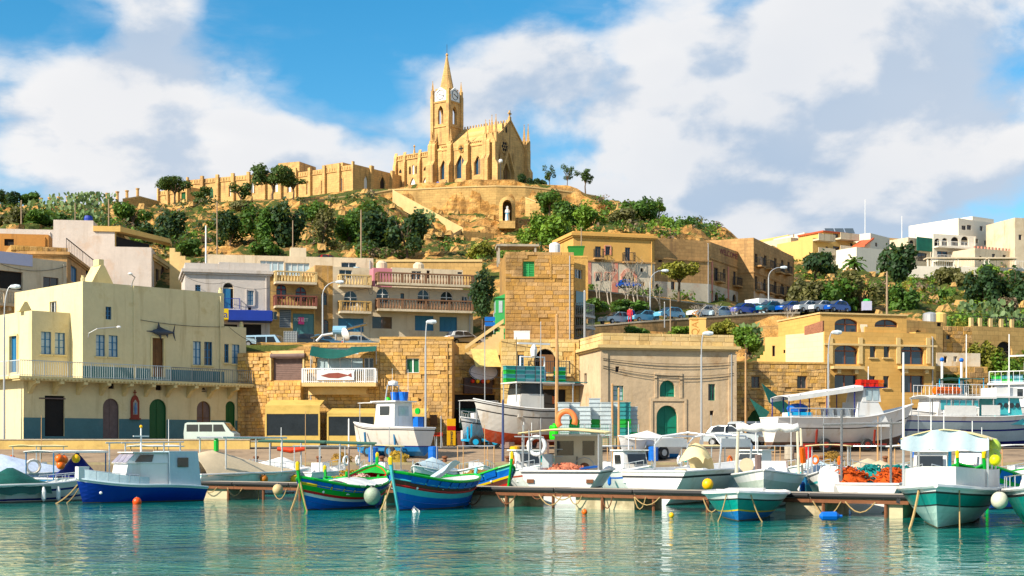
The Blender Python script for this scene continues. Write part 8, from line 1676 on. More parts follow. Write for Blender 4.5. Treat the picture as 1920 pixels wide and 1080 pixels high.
def vehicles():
 cp = car_proto(); first = [True]
 PAINT = {'white':(.72,.74,.76),'pale':(.45,.58,.66),'sky':(.16,.42,.60),'blue':(.01,.05,.42),'teal':(.03,.20,.26),'royal':(.015,.08,.40),'silver':(.42,.47,.50),'red':(.5,.03,.03),'dark':(.03,.04,.06)}
 bodies = {}
 def car(px, py, d, col, label, rz=0.0, sc=1.0, z=None):
  pos = P(px, py, d); 
  if z is not None: pos.z = z
  if first[0]: r = cp; r.location = pos; r.rotation_euler.z = rz; first[0] = False
  else: r = dup(cp, pos, rz)
  r['label'] = label; r.scale = (sc,sc,sc)
  m = paint('car_'+col, PAINT[col], .22, .03, coat=.6)
  for ch in r.children:
   if ch.name.startswith(('body','cabin')):
    key = (ch.name.split('.')[0], col)
    if key not in bodies: q = ch.data.copy(); q.materials.clear(); q.materials.append(m); bodies[key] = q
    ch.data = bodies[key]
  return r
 sl = math.atan2(8, 26)
 for px, py, col, lab in ((1154,611,'pale','pale silver blue car, leftmost on the hill road'),(1204,609,'sky','sky blue car second from the left on the hill road'),(1253,606,'sky','sky blue hatchback left of the ochre pillar on the hill road'),(1318,600,'white','white car just right of the ochre pillar'),(1348,599,'pale','pale blue car behind the bare shrubs on the hill road'),(1392,597,'blue','deep blue car below the faded hotel lettering'),(1440,594,'teal','dark teal car beside the kiosk'),(1478,592,'royal','royal blue car right of the kiosk'),(1509,589,'white','white pickup like car above the pale block house'),(1536,588,'white','white jeep like car next to the white beehive sign'),(1566,588,'royal','blue car half hidden behind the hotel roof')):
  d = float(np.interp(px, [1130,1290,1440,1740],[141,144,148,152])); car(px, py, d, col, lab, math.pi+sl*.25+.62, .86, bench(px, d)+.02)
 car(1405,581,157,'pale','pale blue car parked behind the hill road by the kiosk', math.pi-.3, 1.0, TZ(1405,157)+.3); car(1178,537,152,'royal','royal blue car in front of the old villa', .2, .62, ZZ(541,152))
 car(436,668,117.5,'pale','blue white car at the right of the cream house annex roof', .3, .9, 10.4); car(870,628,124,'white','white hatchback with red roof trim at the end of the long block', .5, .85, 11.0); car(608,641,123,'sky','light blue car behind the stone wall under the arched stair window', .5, .85, 10.6); car(580,640,121,'dark','dark car beside the caged water container', .6, .85, 10.5); car(675,622,124,'pale','pale car roof behind the satellite dish', .4, .85, 10.6)
 car(617,485,163,'red','red car parked on the hillside above the terrace houses', .5, .75, ZZ(491,163)-.35); car(822,500,163,'white','white car above the right end of the long block', .5, .75, ZZ(505,163)-.3); car(1376,842,100,'silver','silver car parked by the warehouse corner', -.5, 1.0, QZ(100)+.02)
 # vans
 def van(label, c, rz, m, sc=1.0):
  t = thing('van', label, 'van', c, rz, 'vans'); t.scale = (sc,sc,sc); prof = [(-2.05,.35),(-2.1,1.1),(-2.0,1.85),(-1.8,1.95),(1.2,1.95),(1.75,1.25),(2.05,1.05),(2.08,.35)]
  mb = MB(); mb.poly([(x,-.8,z) for x, z in prof],(0,1.6,0)); mb.build('body', m, t)
  for sd in (-1,1):
   for k, (a, b) in enumerate(((-1.85,-.9),(-.8,.25),(.35,1.1))): MB().poly([(a,sd*.803,1.22),(b+(.25 if k == 2 else 0),sd*.803,1.22),(b,sd*.803,1.78),(a,sd*.803,1.78)],(0,.012*sd,0)).build('side_window', GLASS, t)
  MB().poly([(1.76,-.7,1.27),(1.76,.7,1.27),(1.24,.66,1.9),(1.24,-.66,1.9)],(.02,0,.01)).build('windscreen', GLASS, t); MB().box(-2.11,-.62,1.2,-2.07,.62,1.75).build('rear_window', GLASS, t)
  for x in (-1.3,1.3):
   for y in (-.78,.78): w = MB().lathe([(.1,-.1),(.27,-.1),(.32,-.05),(.32,.05),(.27,.1),(.1,.1)],12,(x,y,.32),axis='y').build('wheel', BLACK, t); MB().lathe([(.02,-.105),(.16,-.105),(.16,.105),(.02,.105)],8,(x,y,.32),axis='y').build('rim', IRONG, w)
  for y in (-.6,.6): MB().box(2.06,y-.12,.65,2.1,y+.12,.85).build('headlight', WHITE, t)
 van('old pale green minivan parked by the cream house', (XX(398,98.3), 98.3, QZ(98)+.02), -.12, paint('van_mint',(.55,.62,.56),.4), .85); van('light blue panel van on the upper road below the navy canopy', (XX(500,121), 121, 10.0), -.25, paint('van_sky',(.30,.45,.58),.4), .85); van('grey pickup van behind the silver car', (XX(1412,103), 102.5, QZ(102)+.02), .5, paint('van_grey',(.4,.44,.47),.4), .9)
 # people
 def person(label, c, h, shirt, legs, pose=0):
  t = thing('person', label, 'person', c, 0); k = h/1.75; me = bpy.data.meshes.new('body'); 
  V = [(0,0,.95),(0,0,1.2),(0,0,1.42),(0,0,1.52),(0,0,1.66),(.19,0,1.42),(.25,-.03,1.15),(.23,-.12,.92),(-.19,0,1.42),(-.25,-.03,1.15),(-.23,-.12,.92),(.1,0,.9),(.11,-.05,.5),(.11,.02,.06),(.11,-.13,.04),(-.1,0,.9),(-.11,.05,.5),(-.11,.12,.06),(-.11,-.02,.04)]
  E = [(0,1),(1,2),(2,3),(3,4),(2,5),(5,6),(6,7),(2,8),(8,9),(9,10),(0,11),(11,12),(12,13),(13,14),(0,15),(15,16),(16,17),(17,18)]
  me.from_pydata([(x*k,y*k,z*k) for x,y,z in V], E, []); o = link('body', me, t); sk = o.modifiers.new('skin','SKIN'); rad = [.15,.14,.16,.06,.1,.07,.05,.04,.07,.05,.04,.1,.07,.05,.05,.1,.07,.05,.05]
  for i, v in enumerate(me.skin_vertices[0].data): v.radius = (rad[i]*k, rad[i]*k*.85); v.use_root = (i == 0)
  o.modifiers.new('sub','SUBSURF').levels = 1; o.modifiers['sub'].render_levels = 1
  N = bpy.data.materials.new('clothes'); N.use_nodes = True; n = NT(N.node_tree); z = n.n('ShaderNodeSeparateXYZ', {0: n.n('ShaderNodeTexCoord').outputs['Object']}).outputs[2]
  c1 = n.mix(n.math('GREATER_THAN', z, .93*k), c4(legs), c4(shirt)); c2 = n.mix(n.math('GREATER_THAN', z, 1.5*k), c1, (.42,.24,.16,1)); n.n('ShaderNodeOutputMaterial', {'Surface': n.n('ShaderNodeBsdfPrincipled', {'Base Color': c2, 'Roughness': .8}).outputs[0]}); me.materials.append(N)
  MB().ball((0,.02*k,1.70*k),.115*k,0,8,6).build('hair', HOLE, t)
 person('person in red top and trousers standing between two cars on the hill road', (XX(1181,141), 141, bench(1181,141)), 1.75, (.6,.02,.03), (.5,.02,.05)); person('person in blue jacket walking on the road beside the person in red', (XX(1186,141), 141.4, bench(1186,141)), 1.7, (.02,.06,.35), (.03,.03,.06)); person('person in blue at the church wall', P(821,357,252), 1.75, (.02,.12,.5), (.05,.05,.08)); person('person in dark clothes at the church wall, right of the one in blue', P(837,357,252), 1.7, (.06,.04,.04), (.04,.03,.03))
 # road signs and small road things
 t = thing('beehive_sign', 'white house shaped sign box by the hill road', 'sign', (XX(1579,150), 150.5, bench(1579,150))); MB().poly([(-.45,0,.5),(.45,0,.5),(.45,0,1.1),(0,0,1.5),(-.45,0,1.1)],(0,.5,0)).build('box', WHITE, t); MB().box(-.05,.2,0,.05,.3,.5).build('post', IRONG, t)
 t = thing('recycling_bin', 'pale lilac bin with a green lid on the hill road', 'bin', (XX(1625,151), 151, bench(1625,151))); MB().box(-.45,-.4,.05,.45,.4,1.0).build('body', paint('bin_lilac',(.5,.5,.62)), t); MB().ball((0,0,1.05),.4,0,8,6,.6).build('lid', HG, t)
 t = thing('skip_container', 'green metal skip beside the old villa', 'skip', (XX(1080,150), 150, ZZ(482,150))); mb = MB(); mb.add([(-.7,-.5,0),(.7,-.5,0),(.7,.5,0),(-.7,.5,0),(-.85,-.6,1),(.85,-.6,1),(.85,.6,1),(-.85,.6,1)],[(3,2,1,0),(4,5,6,7),(0,1,5,4),(1,2,6,5),(2,3,7,6),(3,0,4,7)]); mb.build('body', paint('skip_green',(.04,.22,.04)), t); MB().box(-.9,-.65,1.003,.9,.65,1.08).build('rim', paint('skip_green',(.04,.22,.04)), t); 
 t = thing('skip_plinth', 'stone plinth under the green skip', 'plinth', (XX(1080,150), 150, 14)); MB().box(-1.2,-1,0,1.2,1,ZZ(482,150)-14-.003).build('block', STONE, t); MB().box(-1.25,-1.05,ZZ(482,150)-14-.2,1.25,-1.003,ZZ(482,150)-14-.05).build('ledge', STONE, t)
vehicles()
# ================================================================ lamp posts, poles, masts, wires
def poles():
 def lamp(label, px, d, top, base, reach, m=IRONG, r=.07):
  z0 = base; z1 = ZZ(top, d); t = thing('street_lamp', label, 'street lamp', (XX(px,d), d, z0)); h = z1-z0; sg = 1 if reach > 0 else -1
  MB().tube([(0,0,0),(0,0,h*.8)],[r*1.2,r*.9],8).build('post', m, t); MB().tube([(0,0,h*.8)]+[(reach*(1-math.cos(a*math.pi/10)),0,h*.8+h*.19*math.sin(a*math.pi/10)) for a in range(1,5)]+[(reach,0,h*.985)],r*.6,6).build('arm', m, t)
  mb = MB(); mb.lathe([(.03,-.35),(.12,-.25),(.17,.1),(.12,.35),(.02,.4)],8,(0,0,0),axis='x'); o = mb.build('lamp_head', mat('lamp_head_grey',(.6,.66,.7),.3), t); o.location = (reach+.25*sg,0,h*.985)
  MB().box(-r*1.8,-r*1.8,0,r*1.8,r*1.8,.5).build('base_box', m, t)
 lamp('tall grey street lamp at the far left edge', 8, 96.5, 533, QZ(96.5), .45); lamp('slim grey street lamp before the golden stone house', 798, 99, 600, QZ(99), .12); lamp('slim grey street lamp before the beige warehouse', 1315, 98, 622, QZ(98), .18); lamp('street lamp in front of the narrow stone stair house', 605, 124, 527, 10.7, 1.2); lamp('street lamp on the hill road between parked cars and round tree', 1219, 143, 506, 14, 1.2); lamp('street lamp on the hill road by the kiosk', 1441, 149, 500, 15.5, 1.3); lamp('street lamp before the ochre hotel corner', 1553, 99, 620, QZ(99), .3)
 def pole(label, px, d, top, base, m, r=.06, name='utility_pole', cat='pole', arms=()):
  z1 = ZZ(top, d); t = thing(name, label, cat, (XX(px,d), d, base)); MB().tube([(0,0,0),(0,0,z1-base)],[r,r*.7],7).build('shaft', m, t); MB().lathe([(r*.9,0),(r*.3,.12)],7,(0,0,z1-base)).build('cap', m, t)
  for zz1 in arms: MB().beam((-.6,0,z1-base-zz1),(.6,0,z1-base-zz1),.08).build('crossarm', m, t)
 WP = mat('weathered_pole',(.34,.25,.17),.9,.3,2)
 for a in (('pale wooden mast standing before the arched stone house',1044,93,592,QZ(93),WOODM,.13),('thin grey aerial left of the pale wooden mast',1014,95,606,QZ(95),IRONG,.04),('dark blue post in front of the trawler',943,86,752,QZ(86),mat('navy_post',(.05,.07,.16),.5),.09),('white pipe post beside the tall stone block',1096,112,547,2.4,IRONG,.11),('slim pole at the alley entrance',909,100,612,QZ(100),IRONG,.04),('wooden utility pole on the cliff foot near the terrace roof',677,160,395,20,WP,.1),('slim white pole behind the grey lilac house',386,140,425,18,WHITE,.09),('brown utility pole right of the slim white pole',407,158,380,20,WP,.09),('wooden pole among the shrubs left of centre',549,165,415,21,WP,.08),('stout wooden pole at the upper left slope',204,170,375,20,WP,.11),('short wooden pole on the far left slope',40,175,377,24,WP,.12),('thin wooden pole left of the blue barrel',141,168,382,24,WP,.08),('utility pole on the right slope with white boxes',1663,152,511,14,WP,.14),('small metal pole on the hill road by the sky blue cars',1246,140,568,13.9,IRONG,.06),('thin metal pole left of the ochre pillar',1257,139.3,563,13.5,WP,.07),('telegraph pole behind the old villa roof edge',1090,150,428,15,WP,.09),('wooden pole at the right of the warehouse',1398,99,665,QZ(99),WOODM,.08),('leaning white sign post by the red stools',827,96,783,QZ(96),IRONG,.05),('white pole with small board beside the trailer boat',654,90,788,QZ(90),WHITE,.06),('thin mast rising behind the long passenger boat',1628,100,690,QZ(100),WHITE,.04),('leaning timber mast by the crate stacks',1160,90,730,QZ(90),WOODM,.09),('second timber mast by the crate stacks',1148,91,722,QZ(91),WOODM,.09),('slim aerial pole on old hotel roof',1488,190,440,30,WP,.12)): pole(*a)
 t = thing('hanging_sign', 'brown square sign fixed to the stone wall over the red stools', 'sign', (XX(813,106.6), 106.7, ZZ(798,106.7))); MB().box(-.28,-.05,0,.28,0,.75).build('board', WOOD, t); MB().box(-.3,-.06,.75,.3,.0,.8).build('frame', IRON, t)
 # awning frame with red life vest before the beige awning
 t = thing('pipe_pergola', 'rusty green pipe frame before the beige awnings', 'frame', (XX(590,74), 74, .0)); 
 for x in (-2.3,-.7,1.3,2.9): MB().tube([(x,0,0),(x,0,2.5)],.05,6).build('post', IRONG, t)
 MB().tube([(-2.9,0,2.6),(0,0,2.55),(3.1,0,2.45)],.07,6).build('top_rail', mat('green_pipe',(.05,.12,.09),.7), t); MB().tube([(-2.9,.9,2.65),(0,.9,2.6),(3.1,.9,2.5)],.05,6).build('top_rail', MATS['green_pipe'], t); MB().tube([(-1.9,-.1,2.2),(-1.2,-.1,2.12),(-.5,-.1,2.2)],[.1,.15,.1],8).build('red_vest', paint('vest_red',(.6,.06,.02)), t)
 # wires
 cable('long cable from the tall stone block to the white pipe post', [P(940,640,107), P(1096,655,111)], .3); cable('cable crossing above the golden stone house', [P(470,640,108), P(588,640,106.8)], .3); cable('cable before the balconied terrace houses', [P(506,545,131), P(690,540,131), P(700,545,131)], .5); cable('cable along the grey lilac house front', [P(350,520,130.6), P(420,530,130.8), P(505,540,131.8)], .3); cable('cable over the alley', [P(860,690,108), P(1010,700,107)], .5); cable('second cable over the alley', [P(860,720,107), P(1080,705,107)], .6); cable('cable along the yellow stone house', [P(1380,690,105.5), P(1555,690,107)], .3)
poles()
# ================================================================ the crowd of small boats between pier and quay, and quay clutter
def crowd():
 specs = [  # bow px, d, stern px, d, beam, main colour, trim, type, label
  (470,77,590,79.5,2.2,HW,HTQ,'tarp','white boat under a pale crumpled cover behind the beige covered boat'),
  (640,75,560,72,2.0,HW,HLB,'frame','white boat with a thin pipe frame behind the left luzzu'),
  (780,73,850,76.5,2.1,HW,HG,'tarp','low white boat with green trim behind the brown banded luzzu'),
  (1010,73,960,77.5,2.3,HW,HO,'cabin','small white cabin boat behind the beige wheelhouse boat'),
  (1215,71,1150,75,2.3,HW,HLB,'cabin','small cabin boat showing behind the arched frame boat'),
  (1290,72,1345,76,2.3,HW,HBLK,'top','white boat with a flat cream top behind the cream console'),
  (1500,74,1420,78,2.3,HW,HTQ,'frame','white boat with pipe frame behind the white roll boat'),
  (1590,67,1650,72,2.2,HLB,HY2,'tarp','blue boat under a pale tent cover behind the nets'),
  (1720,66,1690,71,2.2,HW,HLB,'top','white boat with a timber framed top behind the awning boat'),
  (1790,69,1850,74,2.3,HW,HG,'cabin','white cabin boat behind the green luzzus'),
  (1935,60,1880,66,2.2,HW,HTQ,'top','white boat with flat top at the right edge'),
  (1560,78,1500,80,2.0,HLB,HY2,'tarp','low blue boat against the quay right of the white roll boat'),
  (1738,55,1752,60.5,2.0,HW,HLB,'cabin','white cabin boat between the nets and the awning boat'),
  (1548,58,1562,63,2.0,HW,HTQ,'top','white boat with flat top left of the orange nets'),
  (1605,75,1650,78.5,2.1,HW,HO,'frame','white boat with pipe frame against the quay behind the nets'),
  (1388,72,1440,75,2.2,HW,HLB,'cabin','white cabin boat behind the arched frame bow'),
  (905,73,880,77.5,2.1,HW,HTQ,'frame','white framed boat behind the net loaded luzzu'),
  (690,74,735,78,2.1,HW,HLB,'top','white boat with top behind the green and red prow'),
  (250,76,330,79,2.1,HW,HLB,'top','white boat with low flat top behind the pipe frame boat'),
  (30,76,110,79,2.1,HW,HO,'top','white boat with low top against the quay at far left'),
  (1110,77,1175,80,2.0,HW,HLB,'frame','white boat with pipe frame against the quay centre')]
 for i, (bp, bd, sp_, sd_, B, m, tr, ty, lab) in enumerate(specs):
  rng = random.Random(i); s = Boat('open_boat', lab, (bp,bd), (sp_,sd_), B, 1.35, 1.05, 1.0, [(0,.3,tr if ty == 'cabin' else m),(.3,.74,m),(.74,.80,tr),(.80,1,m)], floor=.5)
  if ty == 'tarp': s.tarp('cover', (CANV,CANB,CANLB)[i % 3], .06, .92, .75, .12, rng.uniform(.25,.6))
  if ty == 'cabin': s.box('cabin', HW, -.7,.9,.7,.5,2.1,.08,.4,.0); s.win_side(-.4,.35,.65,1.45,1.9,-1,None,.15); s.win_end(-.72,-.4,.4,1.3,1.9,None,sg=-1); s.win_end(.9,-.5,.5,1.45,1.95,None,slope=.18); s.box('roof', HW, -.9,.7,.72,2.103,2.17); s.mast(-.2,0,2.17,3.6,.03)
  if ty in ('frame','top'):
   s.posts([((x,y,.8),(x,y,2.35)) for x in (-1.1,1.0) for y in (-.8,.8)],.03,(WOODM,STEEL)[i % 2]); s.box('console', HW, -.3,.3,.35,.5,1.5)
   if ty == 'top': s.canopy('flat_top', (CANV,CANY)[i % 2], -1.3,1.2,.9,2.36,.03,.06,.06)
   else: s.posts([((-1.2,y,2.35),(1.1,y,2.35)) for y in (-.8,.8)]+[((x,-.8,2.35),(x,.8,2.35)) for x in (-1.1,1.0)],.03,STEEL,'frame_tube')
  s.mast(rng.uniform(-.8,.8), .5, 1.0, rng.uniform(2.6,4.4), .025, (WHITE,WOODM,IRONG)[i % 3], 'pole'); s.rail(.6,.95,.35)
  if i % 2: MB().tube([(.9+.22*math.cos(a*.7),-.95,1.6+.22*math.sin(a*.7)) for a in range(9)],.06,6,closed=True).build('lifebuoy', (BUOYO,WHITE)[i % 4 == 1], s.r)
  for y in (-1,1): MB().lathe([(.03,-.25),(.1,-.15),(.1,.15),(.03,.25)],8,(.2,y*(B/2+.08),.6)).build('fender', (HW,HLB,BUOYO)[i % 3], s.r)
 # quay clutter
 for k, (px, d, sz, m, lab) in enumerate(((640,84,(1.2,.7,.5),NETB,'brown net heap on the quay left of the trailer boat'),(745,84.5,(1.0,.6,.6),mat('yellow_net',(.5,.33,.07),.95,.4,6,bump=.9,bscale=14),'golden net heap at the quay edge under the trailer boat'),(990,85,(.9,.6,.5),NETO,'orange net heap at the quay edge before the trawler'),(1020,84.5,(.9,.6,.4),NETT,'teal net heap at the quay edge before the trawler'),(1300,85,(1.0,.6,.4),NETT,'teal net heap on the quay before the warehouse'),(1560,86,(1.2,.6,.5),NETB,'brown net heap before the long passenger boat'),(1840,88,(1.2,.6,.6),NETO,'orange net heap under the navy striped boat'))): heap('net_pile', lab, (XX(px,d), d, QZ(d)), sz, m, 40+k)
 for k, (px, d, m, lab) in enumerate(((700,85,HLB,'blue plastic drum left under the trailer boat'),(812,86,HLB,'blue plastic drum right of the trailer boat'),(965,86,BUOYY,'yellow drum before the trawler bow'),(1225,86,HLB,'blue drum beside the covered white boat'),(1480,87,CONC,'grey drum left of the long passenger boat'),(1515,87,HR,'red drum under the long passenger boat'),(1720,88,HLB,'blue drum between the two big standing boats'))):
  t = thing('drum', lab, 'drum', (XX(px,d), d, QZ(d)), 0, 'drums on the quay'); MB().lathe([(.27,0),(.3,.04),(.29,.3),(.3,.32),(.29,.6),(.3,.64),(.29,.85),(.22,.88)],12).build('body', m, t); MB().lathe([(.24,.882),(.05,.9)],10).build('lid', m, t)
 for k in range(12):
  px = 480+k*118; d = 82.9; t = thing('mooring_bollard', 'small dark iron bollard on the quay edge, '+('first','second','third','fourth','fifth','sixth','seventh','eighth','ninth','tenth','eleventh','last')[k]+' from the left', 'bollard', (XX(px,d), d, QZ(d)), 0, 'bollards on the quay edge'); MB().lathe([(.16,0),(.12,.08),(.11,.3),(.18,.36),(.16,.44),(.05,.47)],10).build('post', RUST, t); MB().lathe([(.22,0),(.22,.03)],10).build('base', RUST, t)
crowd()
# ================================================================ vegetation
def leafmat(name, c1, c2, isl=.5):
 m = bpy.data.materials.new(name); m.use_nodes = True; N = NT(m.node_tree); geo = N.n('ShaderNodeNewGeometry')
 r = N.math('FRACT', N.math('ADD', geo.outputs['Random Per Island'], N.math('MULTIPLY', N.n('ShaderNodeObjectInfo').outputs['Random'], .37)))
 big = N.noise(geo.outputs['Position'], .55, 3, .5)
 f = N.math('ADD', N.math('MULTIPLY', r, .42), N.mapr(big, .35, .65, 0, .58), True)
 p = N.n('ShaderNodeBsdfPrincipled', {'Base Color': N.mix(f, c4(c1), c4(c2)), 'Roughness': .6, 'Specular IOR Level': .3})
 tr = N.n('ShaderNodeBsdfTranslucent', {'Color': N.mix(.5, c4(c2), (.35,.42,.05,1))}); mx = N.n('ShaderNodeMixShader', {0: .22, 1: p.outputs[0], 2: tr.outputs[0]})
 N.n('ShaderNodeOutputMaterial', {'Surface': mx.outputs[0]}); return m
LF = {'dark': leafmat('leaf_dark', (.008,.028,.012), (.035,.085,.022)), 'green': leafmat('leaf_green', (.02,.06,.008), (.09,.19,.02)), 'bright': leafmat('leaf_bright', (.045,.12,.008), (.20,.33,.03)), 'olive': leafmat('leaf_olive', (.045,.05,.015), (.17,.16,.05)),
  'yellow': leafmat('leaf_yellow', (.08,.10,.01), (.30,.28,.03)), 'dry': leafmat('leaf_dry', (.10,.065,.04), (.30,.21,.14)), 'rust': leafmat('leaf_rust', (.20,.08,.02), (.48,.20,.05)), 'cactus': leafmat('leaf_cactus', (.05,.11,.045), (.24,.33,.13)), 'pine': leafmat('leaf_pine', (.012,.035,.008), (.07,.13,.02))}
BARK = mat('bark', (.13,.09,.06), .95, .3, 3); BARKP = mat('pale_bark', (.42,.36,.29), .95, .25, 2)
def leaf_quads(rng, blobs, n, size, up=.35, shell=.55, asp=1.0):
 """n small quads spread through a union of ellipsoids, denser near the surface"""
 b = np.array(blobs); w = (b[:,3]*b[:,4]*b[:,5])**.67; k = rng.choice(len(b), n, p=w/w.sum())
 v = rng.normal(size=(n,3)); v /= np.linalg.norm(v,axis=1)[:,None]; rad = shell+(1-shell)*rng.rand(n)**.6; rad *= 1+.12*rng.normal(size=n)
 c = b[k,:3]+v*rad[:,None]*b[k,3:6]
 nr = v*.8+rng.normal(size=(n,3))*.6+np.array([0,0,up]); nr /= np.linalg.norm(nr,axis=1)[:,None]
 t = np.cross(nr, rng.normal(size=(n,3))); t /= np.linalg.norm(t,axis=1)[:,None]+1e-9; bt = np.cross(nr, t)
 s = (size*rng.uniform(.55,1.35,n))[:,None]; z3 = np.array([1,1,asp]); a = s*t*z3; q = s*bt*.7*z3
 return np.stack([c-a, c+q*.9+a*.1, c+a, c-q*.9-a*.1], 1)
def quads_mesh(name, Q, m):
 n = len(Q); me = bpy.data.meshes.new(name); me.vertices.add(4*n); me.vertices.foreach_set('co', Q.reshape(-1)); me.loops.add(4*n); me.loops.foreach_set('vertex_index', np.arange(4*n, dtype=np.int32)); me.polygons.add(n); me.polygons.foreach_set('loop_start', np.arange(0,4*n,4,dtype=np.int32)); me.update(calc_edges=True)
 me.materials.append(m); return me
def blobset(rng, kind):
 if kind == 'pine': return [(rng.uniform(-.75,.75), rng.uniform(-.75,.75), .74+rng.uniform(-.12,.12), rng.uniform(.28,.45), rng.uniform(.28,.45), rng.uniform(.10,.16)) for _ in range(9)]
 if kind == 'tall': return [(rng.uniform(-.6,.6), rng.uniform(-.6,.6), rng.uniform(.5,.9), rng.uniform(.2,.36), rng.uniform(.2,.36), rng.uniform(.07,.13)) for _ in range(9)]
 return [(rng.uniform(-.55,.55), rng.uniform(-.55,.55), rng.uniform(.22,.72), rng.uniform(.30,.48), rng.uniform(.30,.48), rng.uniform(.18,.30)) for _ in range(9)]
_veg = {}
def crown(kind, leaf, var, asp=.5):
 asp = min((.3,.42,.6,.9), key=lambda q: abs(q-asp)); key = (kind, leaf, var, asp)
 if key not in _veg:
  rng = np.random.RandomState(abs(hash((kind, var))) % 9999 if False else {'bush':10,'tall':40,'pine':70}[kind]+var*7)
  n = {'bush':2200,'tall':900,'pine':2000}[kind]; _veg[key] = quads_mesh('crown', leaf_quads(rng, blobset(rng, kind), n, {'bush':.10,'tall':.08,'pine':.07}[kind], asp=asp), LF[leaf])
 return _veg[key]
def limbs(rng, h, spread, n=5, r=.06, base=.35):
 mb = MB(); mb.tube([(0,0,-.15),(rng.uniform(-.05,.05),rng.uniform(-.05,.05),base*.6),(rng.uniform(-.08,.08),0,base)], [r*1.3,r,r*.8], 6)
 for k in range(n):
  a = 6.28*k/n+rng.uniform(-.4,.4); e = spread*rng.uniform(.5,1); mb.tube([(0,0,base*.85),(e*.45*math.cos(a),e*.45*math.sin(a),base+(h-base)*.5),(e*math.cos(a),e*math.sin(a),h*rng.uniform(.85,1))], [r*.7,r*.45,r*.15], 5)
 return mb
_lim = {}
def plant(label, px, py, d, wpx, hpx, leaf, kind='bush', name='shrub', cat='shrub', var=0, bark=BARK, group=None):
 """py is the row of the plant's foot"""
 k = 1.18 if kind == "bush" and leaf in ("dark","green") else 1.0
 w = wpx*k/2/F*d; h = hpx*k/F*d; t = thing(name, label, cat, P(px, py, d), random.Random(px).uniform(0,6), group); t.scale = (w, w, h)
 link('crown', crown(kind, leaf, var % 3, w/h), t)
 key = (kind, var % 2, bark.name)
 if key not in _lim: _lim[key] = limbs(random.Random(var), .75, .55, 6, .05, .2 if kind == 'bush' else .45).build('trunk', bark, t)
 else: link('trunk', _lim[key].data, t)
 return t
def bare(label, px, py, d, hpx, seed, m=BARKP, name='bare_tree', wide=.6, pale=True):
 rng = random.Random(seed); h = hpx/F*d; t = thing(name, label, 'tree', P(px, py, d)); mb = MB(); tw = MB()
 def grow(p, dr, L, r, k, o):
  q = p+dr*L; o.tube([p, p.lerp(q,.5)+Vector((rng.uniform(-.06,.06),rng.uniform(-.06,.06),0))*L, q], [r, r*.8, r*.6], 4)
  if k > 0:
   for _ in range(3): nd = (dr+Vector((rng.uniform(-1,1),rng.uniform(-1,1),rng.uniform(-.2,.6)))*wide).normalized(); grow(q, nd, L*rng.uniform(.6,.85), r*.55, k-1, tw)
 for _ in range(2): grow(Vector((0,0,-.2)), Vector((rng.uniform(-.3,.3),rng.uniform(-.2,.2),1)).normalized(), h*.42, h*.018+.02, 3, mb)
 mb.build('trunk', m, t); tw.build('twigs', m, t); return t
